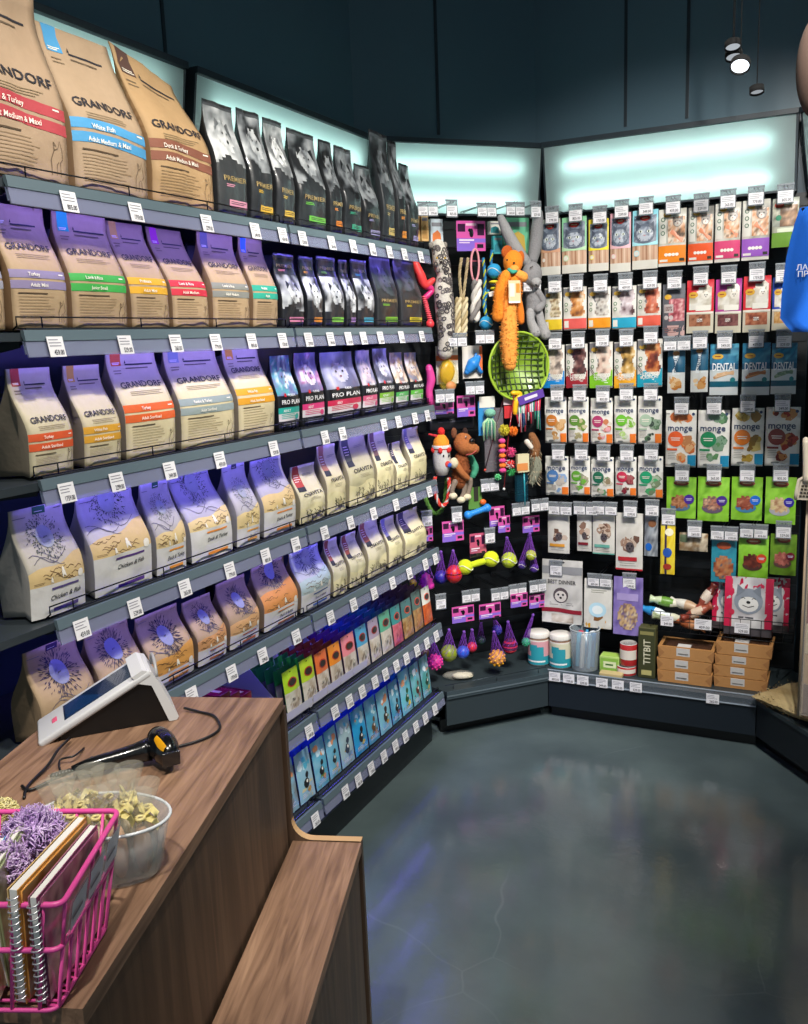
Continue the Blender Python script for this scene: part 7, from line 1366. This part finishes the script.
mb = MB(); mb.box(onS(Ls*.50, WT/2+.003, .0135), (Ls*.80, WT*.66, .0008), '#122440', 'gloss', R=Rs)
mb.add([onS(Ls*.12, WT*.20, .0142), onS(Ls*.55, WT*.20, .0142), onS(Ls*.30, WT*.84, .0142), onS(Ls*.12, WT*.84, .0142)], [(0, 1, 2, 3)], '#16345c', 'gloss'); mb.build('screen', tm)
mb = MB(); mb.box(onS(-.001, WT*.5, .0137), (.010, .020, .0012), '#d85a7a', 'plastic', R=Rs, bev=.0005); mb.build('logo_badge', tm)
# printer head: rounded white slab closing the tall end
hp = [(AX-.030, AZ+.004), (AX-.010, AZ+.014), (AX+.006, AZ+.008), (AX+.020, AZ-.020), (Lt+.004, .006), (Lt, .0), (Lt-.014, .0), (AX+.004, AZ-.018), (AX-.02, AZ-.010)]
mb = MB(); mb.prism([(x, 0, z) for x, z in hp], (0, -.001, 0), (0, WT+.004, 0), '#cfcfd0', 'plastic'); mb.build('printer_head', tm)
mb = MB(); mb.tube([(AX+.016, WT*.5+.05*math.cos(a)*.8, AZ-.018+.030*math.sin(a)+.01) for a in [PI*k/12 for k in range(13)]], .003, '#9a9a9c', 'plastic'); mb.build('paper_cover', tm)
mb = MB(); cz = ZT+.0035
def wire(name, label, pts, r, col, parent=None, **k):
    q = [atz(x, y, z) for x, y, z in pts]; o = q[0].copy(); m_ = MB(); N = len(q); D = []
    for i in range(N-1):
        p0, p1, p2, p3 = q[max(i-1, 0)], q[i], q[i+1], q[min(i+2, N-1)]
        for s_ in range(6): a = s_/6; D.append(.5*((2*p1)+(p2-p0)*a+(2*p0-5*p1+4*p2-p3)*a*a+(3*p1-p0-3*p2+p3)*a**3)-o)
    D.append(q[-1]-o); m_.tube(D, r, col, 'plastic', n=8); return m_.build(name, None, o, label=label, cat='cable')
wire('power_cable', 'black cable looping on the wood right of the payment terminal', [(176, 747, cz), (195, 742, cz), (212, 735, cz), (220, 727, cz), (214, 716, cz), (200, 712, cz), (184, 708, cz+.004)], .0026, '#0d0e10')
wire('power_cable', 'black cable from the low end of the terminal towards the clear tub', [(70, 738, cz+.006), (58, 750, cz+.012), (48, 765, cz+.004), (28, 786, cz), (24, 798, cz)], .0024, '#0d0e10')
wire('power_cable', 'thin curled cable between terminal and scanner grip', [(84, 748, cz), (74, 756, cz+.008), (60, 760, cz+.004), (62, 772, cz), (78, 768, cz+.01), (92, 757, cz)], .0018, '#15161a')
wire('power_cable', 'cable running from the scanner grip behind the clear tub', [(70, 772, cz+.010), (52, 780, cz+.003), (30, 790, cz), (22, 786, cz)], .0028, '#0d0e10')
# ---- barcode scanner
S0 = atz(72, 771, ZT+.016); S1 = atz(150, 749, ZT+.026); HC = atz(163, 746, ZT+.033)
tsn = thing('barcode_scanner', 'black handheld barcode scanner with a yellow trim lying on the counter', 'scanner', (S0.x, S0.y, ZT+.001), 0)
o_ = Vector((S0.x, S0.y, ZT+.001)); dS = (S1-S0).normalized()
mb = MB(); D = [S0-o_+(S1-S0)*k/10 for k in range(11)]; mb.tube(D, [.008, .0105, .0125, .0135, .014, .014, .0145, .015, .016, .018, .020], '#0c0d0f', 'gloss', n=20); mb.build('grip', tsn)
mb = MB(); 
for k in range(6): mb.ball(S0-o_-dS*(.004+.005*k), (.0055, .0055, .0055), '#0a0a0c', 'plastic', 10, 6)
mb.build('strain_relief', tsn)
ha = (atz(180, 772, ZT+.022)-atz(150, 724, ZT+.045)).normalized(); Rh = ha.to_track_quat('X', 'Z').to_matrix()
mb = MB(); mb.ball(HC-o_, (.046, .024, .026), '#0b0c0e', 'gloss', 28, 18, R=Rh, fn=lambda d, th, ph: 1+.10*abs(d.x)**3-.12*max(0, d.x)**6); mb.build('head', tsn)
mb = MB(); v = Rh @ Vector((0, 0, 1)); side = -FWD; side = (side-ha*side.dot(ha)).normalized(); w_ = ha.cross(side)
for (a0, a1, wd) in ((.006, .040, .007),):
    vs = []
    for k in range(9): 
        q = a0+(a1-a0)*k/8; 
        for e in (-1, 0, 1): vs.append(HC-o_+ha*q+side*(.0225*math.sqrt(max(.15, 1-(q/.056)**2))*1.03+.0018)*(1 if e == 0 else .93)+w_*(e*wd*(1-.25*(2*k/8-1)**2)-.012))
    mb.add(vs, [(3*k+e, 3*k+e+1, 3*k+e+4, 3*k+e+3) for k in range(8) for e in (0, 1)], '#e0a010', 'plastic', True)
mb.build('yellow_trim', tsn)
mb = MB(); mb.box(HC-o_+ha*.044, (.004, .030, .026), '#15161a', 'gloss', R=Rh, bev=.0015); mb.build('scan_window', tsn)
# ---- pink wire basket
b0, b1 = atz(57, 1013, ZT), atz(108, 927, ZT); r0, r1 = atz(62, 905, 1.04), atz(119, 811, 1.04)
bd = (b1-b0).normalized(); bn = Vector((-bd.y, bd.x, 0)); 
if bn.x > 0: bn = -bn
WBk = .30
tk = thing('wire_basket', 'hot pink wire basket full of notebooks and pompoms on the counter', 'basket', (b0.x, b0.y, ZT+.002), 0); o_ = Vector((b0.x, b0.y, ZT+.002))
PKC = '#e04f9c'
def rimpts(c0, c1, z, w0, r=.012):
    a = Vector((c0.x, c0.y, z)); b = Vector((c1.x, c1.y, z)); c = b+bn*w0; d = a+bn*w0; out = []
    cs_ = [a, b, c, d]
    for i in range(4):
        p, q, s_ = cs_[i-1], cs_[i], cs_[(i+1) % 4]; u = (p-q).normalized()*r; v = (s_-q).normalized()*r
        for k in range(5): t_ = k/4; out.append((q+u)*(1-t_)**2+q*2*t_*(1-t_)+(q+v)*t_**2-o_)
    return out
m0, m1 = b0.lerp(r0, .58), b1.lerp(r1, .58)
mb = MB(); mb.tube(rimpts(r0, r1, 1.04, WBk), .0034, PKC, 'plastic', n=10, closed=True); mb.build('top_rim', tk)
mb = MB(); mb.tube(rimpts(m0, m1, ZT+.070, WBk-.01), .003, PKC, 'plastic', n=10, closed=True); mb.build('middle_rim', tk)
mb = MB(); mb.tube(rimpts(b0, b1, ZT+.003, WBk-.03), .0024, PKC, 'plastic', n=8, closed=True)
for k in range(6): q = b0.lerp(b1, (k+.5)/6)-o_; q.z = .003; mb.tube([q, q+bn*(WBk-.03)], .0018, PKC, 'plastic', n=6)
mb.build('bottom_rim', tk)
nrib = 0
for k in range(7):
    q = (k+.3)/6.6; lo, mi, hi = b0.lerp(b1, q)-o_, m0.lerp(m1, q)-o_, r0.lerp(r1, q)-o_; lo.z = .002; mi.z = .068; hi.z = 1.04-o_.z
    mb = MB(); mb.tube([lo+bn*.012, lo, mi] if k < 7 else [lo, mi], .0021, PKC, 'plastic', n=8)
    if k in (0, 3, 6): mb.tube([mi, hi], .0021, PKC, 'plastic', n=8)
    mb.build('wire', tk)
for c0, c1, mm0, mm1, rr0, rr1, nn in ((b0, b0+bn*(WBk-.03), m0, m0+bn*(WBk-.01), r0, r0+bn*WBk, 9), (b1, b1+bn*(WBk-.03), m1, m1+bn*(WBk-.01), r1, r1+bn*WBk, 9)):
    for k in range(nn):
        q = (k+.6)/nn; lo, mi, hi = c0.lerp(c1, q)-o_, mm0.lerp(mm1, q)-o_, rr0.lerp(rr1, q)-o_; lo.z = .003; mi.z = .068; hi.z = 1.04-o_.z; mb = MB(); mb.tube([lo, mi, hi], .0021, PKC, 'plastic', n=8); mb.build('wire', tk)
mb = MB(); k0, k1 = m0.lerp(m1, .06)-o_, m0.lerp(m1, .98)-o_; h0, h1 = r0.lerp(r1, .06)-o_, r0.lerp(r1, .98)-o_
for v, z in ((k0, .074), (k1, .074), (h0, .112), (h1, .112)): v.z = z
off = bn*-.004; mb.add([k0+off, k1+off, h1+off, h0+off], [(0, 1, 2, 3)], '#b8b4bc', 'railglass'); mb.build('price_sleeve', tk)
mb = MB(); off = bn*-.0046
for q0 in (.04, .37, .70): a, b, c, d = k0.lerp(k1, q0), k0.lerp(k1, q0+.27), h0.lerp(h1, q0+.27), h0.lerp(h1, q0); mb.add([a*.9+d*.1+off, b*.9+c*.1+off, b*.1+c*.9+off, a*.1+d*.9+off], [(0, 1, 2, 3)], '#c8c4cc', 'card'); o2_ = off*1.3; mb.add([a*.6+d*.4+o2_, (a*.6+d*.4)*.3+(b*.6+c*.4)*.7+o2_, (a*.5+d*.5)*.3+(b*.5+c*.5)*.7+o2_, a*.5+d*.5+o2_], [(0, 1, 2, 3)], '#77727e', 'card')
mb.build('price_card', tk)
# notebooks standing in the basket
def notebook(label, pA, pB, pTopA, cols, lean, spiral=True, th=.008, H=.15, group='notebooks in the pink basket'):
    """pA,pB: base points of the spine edge line and the far edge (world xy); the page plane stands on that line"""
    a, b = Vector(pA), Vector(pB); d = (b-a).normalized(); W = (b-a).length; n = Vector((d.y, -d.x, 0)); ang_ = math.atan2(d.y, d.x)
    t = thing('spiral_notebook', label, 'notebook', (a.x, a.y, ZT+.008), ang_, group); t.rotation_euler = (lean, 0, ang_)
    mb = MB(); mb.box((W/2, 0, H/2), (W, th*.8, H), '#e8e4e0', 'card'); mb.build('pages', t)
    mb = MB(); f = -th/2-.0006
    mb.box((W/2, f, H/2), (W+.002, .0012, H+.002), cols[0], 'gloss'); B = Bag(W*.96, H*.96, .001, 'box', col=cols[0], mat='gloss', crump=0, nu=10, nv=12, seed=int(W*1000)); B.photo(0, 0, 1, 1, cols, 2.6, 14, 14, 5); 
    c = B.mb.build('cover_print', t, (W/2, f-.0012, H*.02)); mb.build('front_cover', t)
    mb = MB(); mb.box((W/2, -f, H/2), (W+.002, .0012, H+.002), cols[1], 'gloss'); mb.build('back_cover', t)
    if spiral:
        mb = MB(); pts = []; nt = int(H/.0075)
        for k in range(nt*8+1): q = k/8*2*PI; pts.append((-.001+.0055*math.cos(q), .0062*math.sin(q), .004+(H-.008)*k/(nt*8)))
        mb.tube(pts, .0009, '#d8d8dc', 'metal', n=5, cap=False); mb.build('spiral_binding', t)
    return t
ctr = b0+bn*.0
def bp(i, j): return Vector((b0.x, b0.y, 0))+bd*i+bn*j
notebook('thick spiral notebook with pink and brown floral cover behind the basket front', bp(.004, .016), bp(.145, .010), None, ['#8a4a6a', '#b8788a', '#d8b0a8', '#6a3a4a', '#e0d8d0'], .03, H=.124)
notebook('spiral notebook with white page edge and orange cover', bp(.006, .040), bp(.150, .028), None, ['#e0a050', '#e8c080', '#c87a3a', '#f0dcc0'], .05, H=.132, th=.010)
notebook('spiral notebook with a bright blue animal cover, leaning left', bp(.002, .070), bp(.125, .095), None, ['#3a9ad8', '#58b0e0', '#c8a888', '#a05a3a', '#e8d8c8'], -.10, H=.122)
notebook('slim notebook with pale green cover', bp(.030, .070), bp(.135, .085), None, ['#a8b088', '#b8bf98', '#8a7a5a', '#c8c8a0'], -.03, spiral=False, th=.006, H=.130)
for (px, py, r, cs_, l) in ((34, 838, .038, ['#ceaee2', '#e0c8ee', '#bc98d4'], 'larger lilac pompom in the pink basket'), (2, 868, .030, ['#d2b4e2', '#e2ccee', '#c09cd4'], 'lilac pompom at the left picture edge'), (4, 812, .018, ['#e8dca0', '#f0e8b8', '#d8cc8a'], 'small cream pompom above the lilac ones')):
    c = atz(px, py, 1.035 if r > .02 else 1.02); mb = MB(); pompom(mb, (0, 0, 0), r, cs_, 750, int(px), 'plush', .0016); mb.build('yarn_pompom', None, c, label=l, cat='pompom', group='yarn pompoms in the pink basket')
# ---- clear oval tub with wrapped treats
tcn = atz(112, 845, ZT+.05); 
c_ = atz(92, 868, ZT); Rt = .088
cx_, cy_ = -.862, .800
tt_ = thing('plastic_tub', 'clear oval tub of ribboned cellophane treats behind the pink basket', 'tub', (cx_, cy_, ZT+.001), ac); Ht = .080
def oval(z, a, b, n=40): return [Vector((a*math.cos(2*PI*k/n), b*math.sin(2*PI*k/n), z)) for k in range(n)]
mb = MB(); rings = [oval(.002, .001, .001), oval(.0, .070, .044), oval(.003, .073, .047), oval(Ht, .092, .060), oval(Ht+.001, .089, .057), oval(.005, .070, .044)]; vs = [p for r in rings for p in r]; n = 40
mb.add(vs, [(j*n+k, j*n+(k+1) % n, (j+1)*n+(k+1) % n, (j+1)*n+k) for j in range(5) for k in range(n)], '#c8ccd0', 'tubglass', True); mb.build('tub_wall', tt_)
mb = MB(); mb.tube(oval(Ht, .0925, .0605), .0022, '#d0d4d8', 'gloss', closed=True, n=8); mb.build('rim', tt_)
rdm = random.Random(12)
tre = [(.062, .018), (.066, -.018), (.030, .030), (.034, -.006), (.028, -.034), (-.004, .024), (-.002, -.022), (-.036, .030), (-.036, -.004), (-.034, -.032), (-.066, .014), (-.064, -.018)]
Rz = Matrix.Rotation(ac, 3, 'Z')
for k, (x, y) in enumerate(tre):
    w = Rz @ Vector((x*.9, y*.9, 0)); t = thing('wrapped_treat', 'ribboned cellophane treat standing in the clear oval tub', 'treat', (cx_+w.x, cy_+w.y, ZT+.008), rdm.uniform(0, 6), 'ribboned treats in the oval tub')
    hh = rdm.uniform(.068, .082); mb = MB(); mb.ball((0, 0, hh*.5), (.015, .010, hh*.5), rdm.choice(['#e0d2b4', '#d4c29c', '#e8dec8', '#9a7254', '#ece4d4', '#d0a078']), 'paper', 12, 8); mb.ball((.004, -.009, hh*.55), (.006, .003, .008), '#4a3a30', 'paper', 8, 6); mb.build('biscuit', t)
    mb = MB(); mb.lathe([(.001, 0), (.016, .001), (.019, hh*.5), (.014, hh*.95), (.004, hh*1.12), (.013, hh*1.35), (.020, hh*1.62)], (0, 0, 0), '#d8d4c4', 'clear', 12); mb.build('cellophane', t)
    mb = MB(); z = hh*1.12; mb.tube([(.0055*math.cos(a), .0055*math.sin(a), z) for a in [2*PI*q/10 for q in range(10)]], .0022, '#eddd98', 'film', closed=True, n=6)
    for e in (-1, 1):
        L_ = [Vector((0, -.006, z)), Vector((e*.010, -.012, z+.010)), Vector((e*.020, -.012, z+.004)), Vector((e*.012, -.010, z-.004)), Vector((0, -.006, z))]; E_ = [Vector((0, -.006, z)), Vector((e*.012, -.014, z-.008)), Vector((e*.016+.003, -.018, z-.020))]
        for LL in (L_, E_):
            vs = []
            for p in LL: vs += [p+Vector((0, -.003, .003)), p+Vector((0, .003, -.003))]
            mb.add(vs, [(2*q, 2*q+1, 2*q+3, 2*q+2) for q in range(len(LL)-1)], '#ecdc92', 'film', True)
    mb.build('ribbon', t)
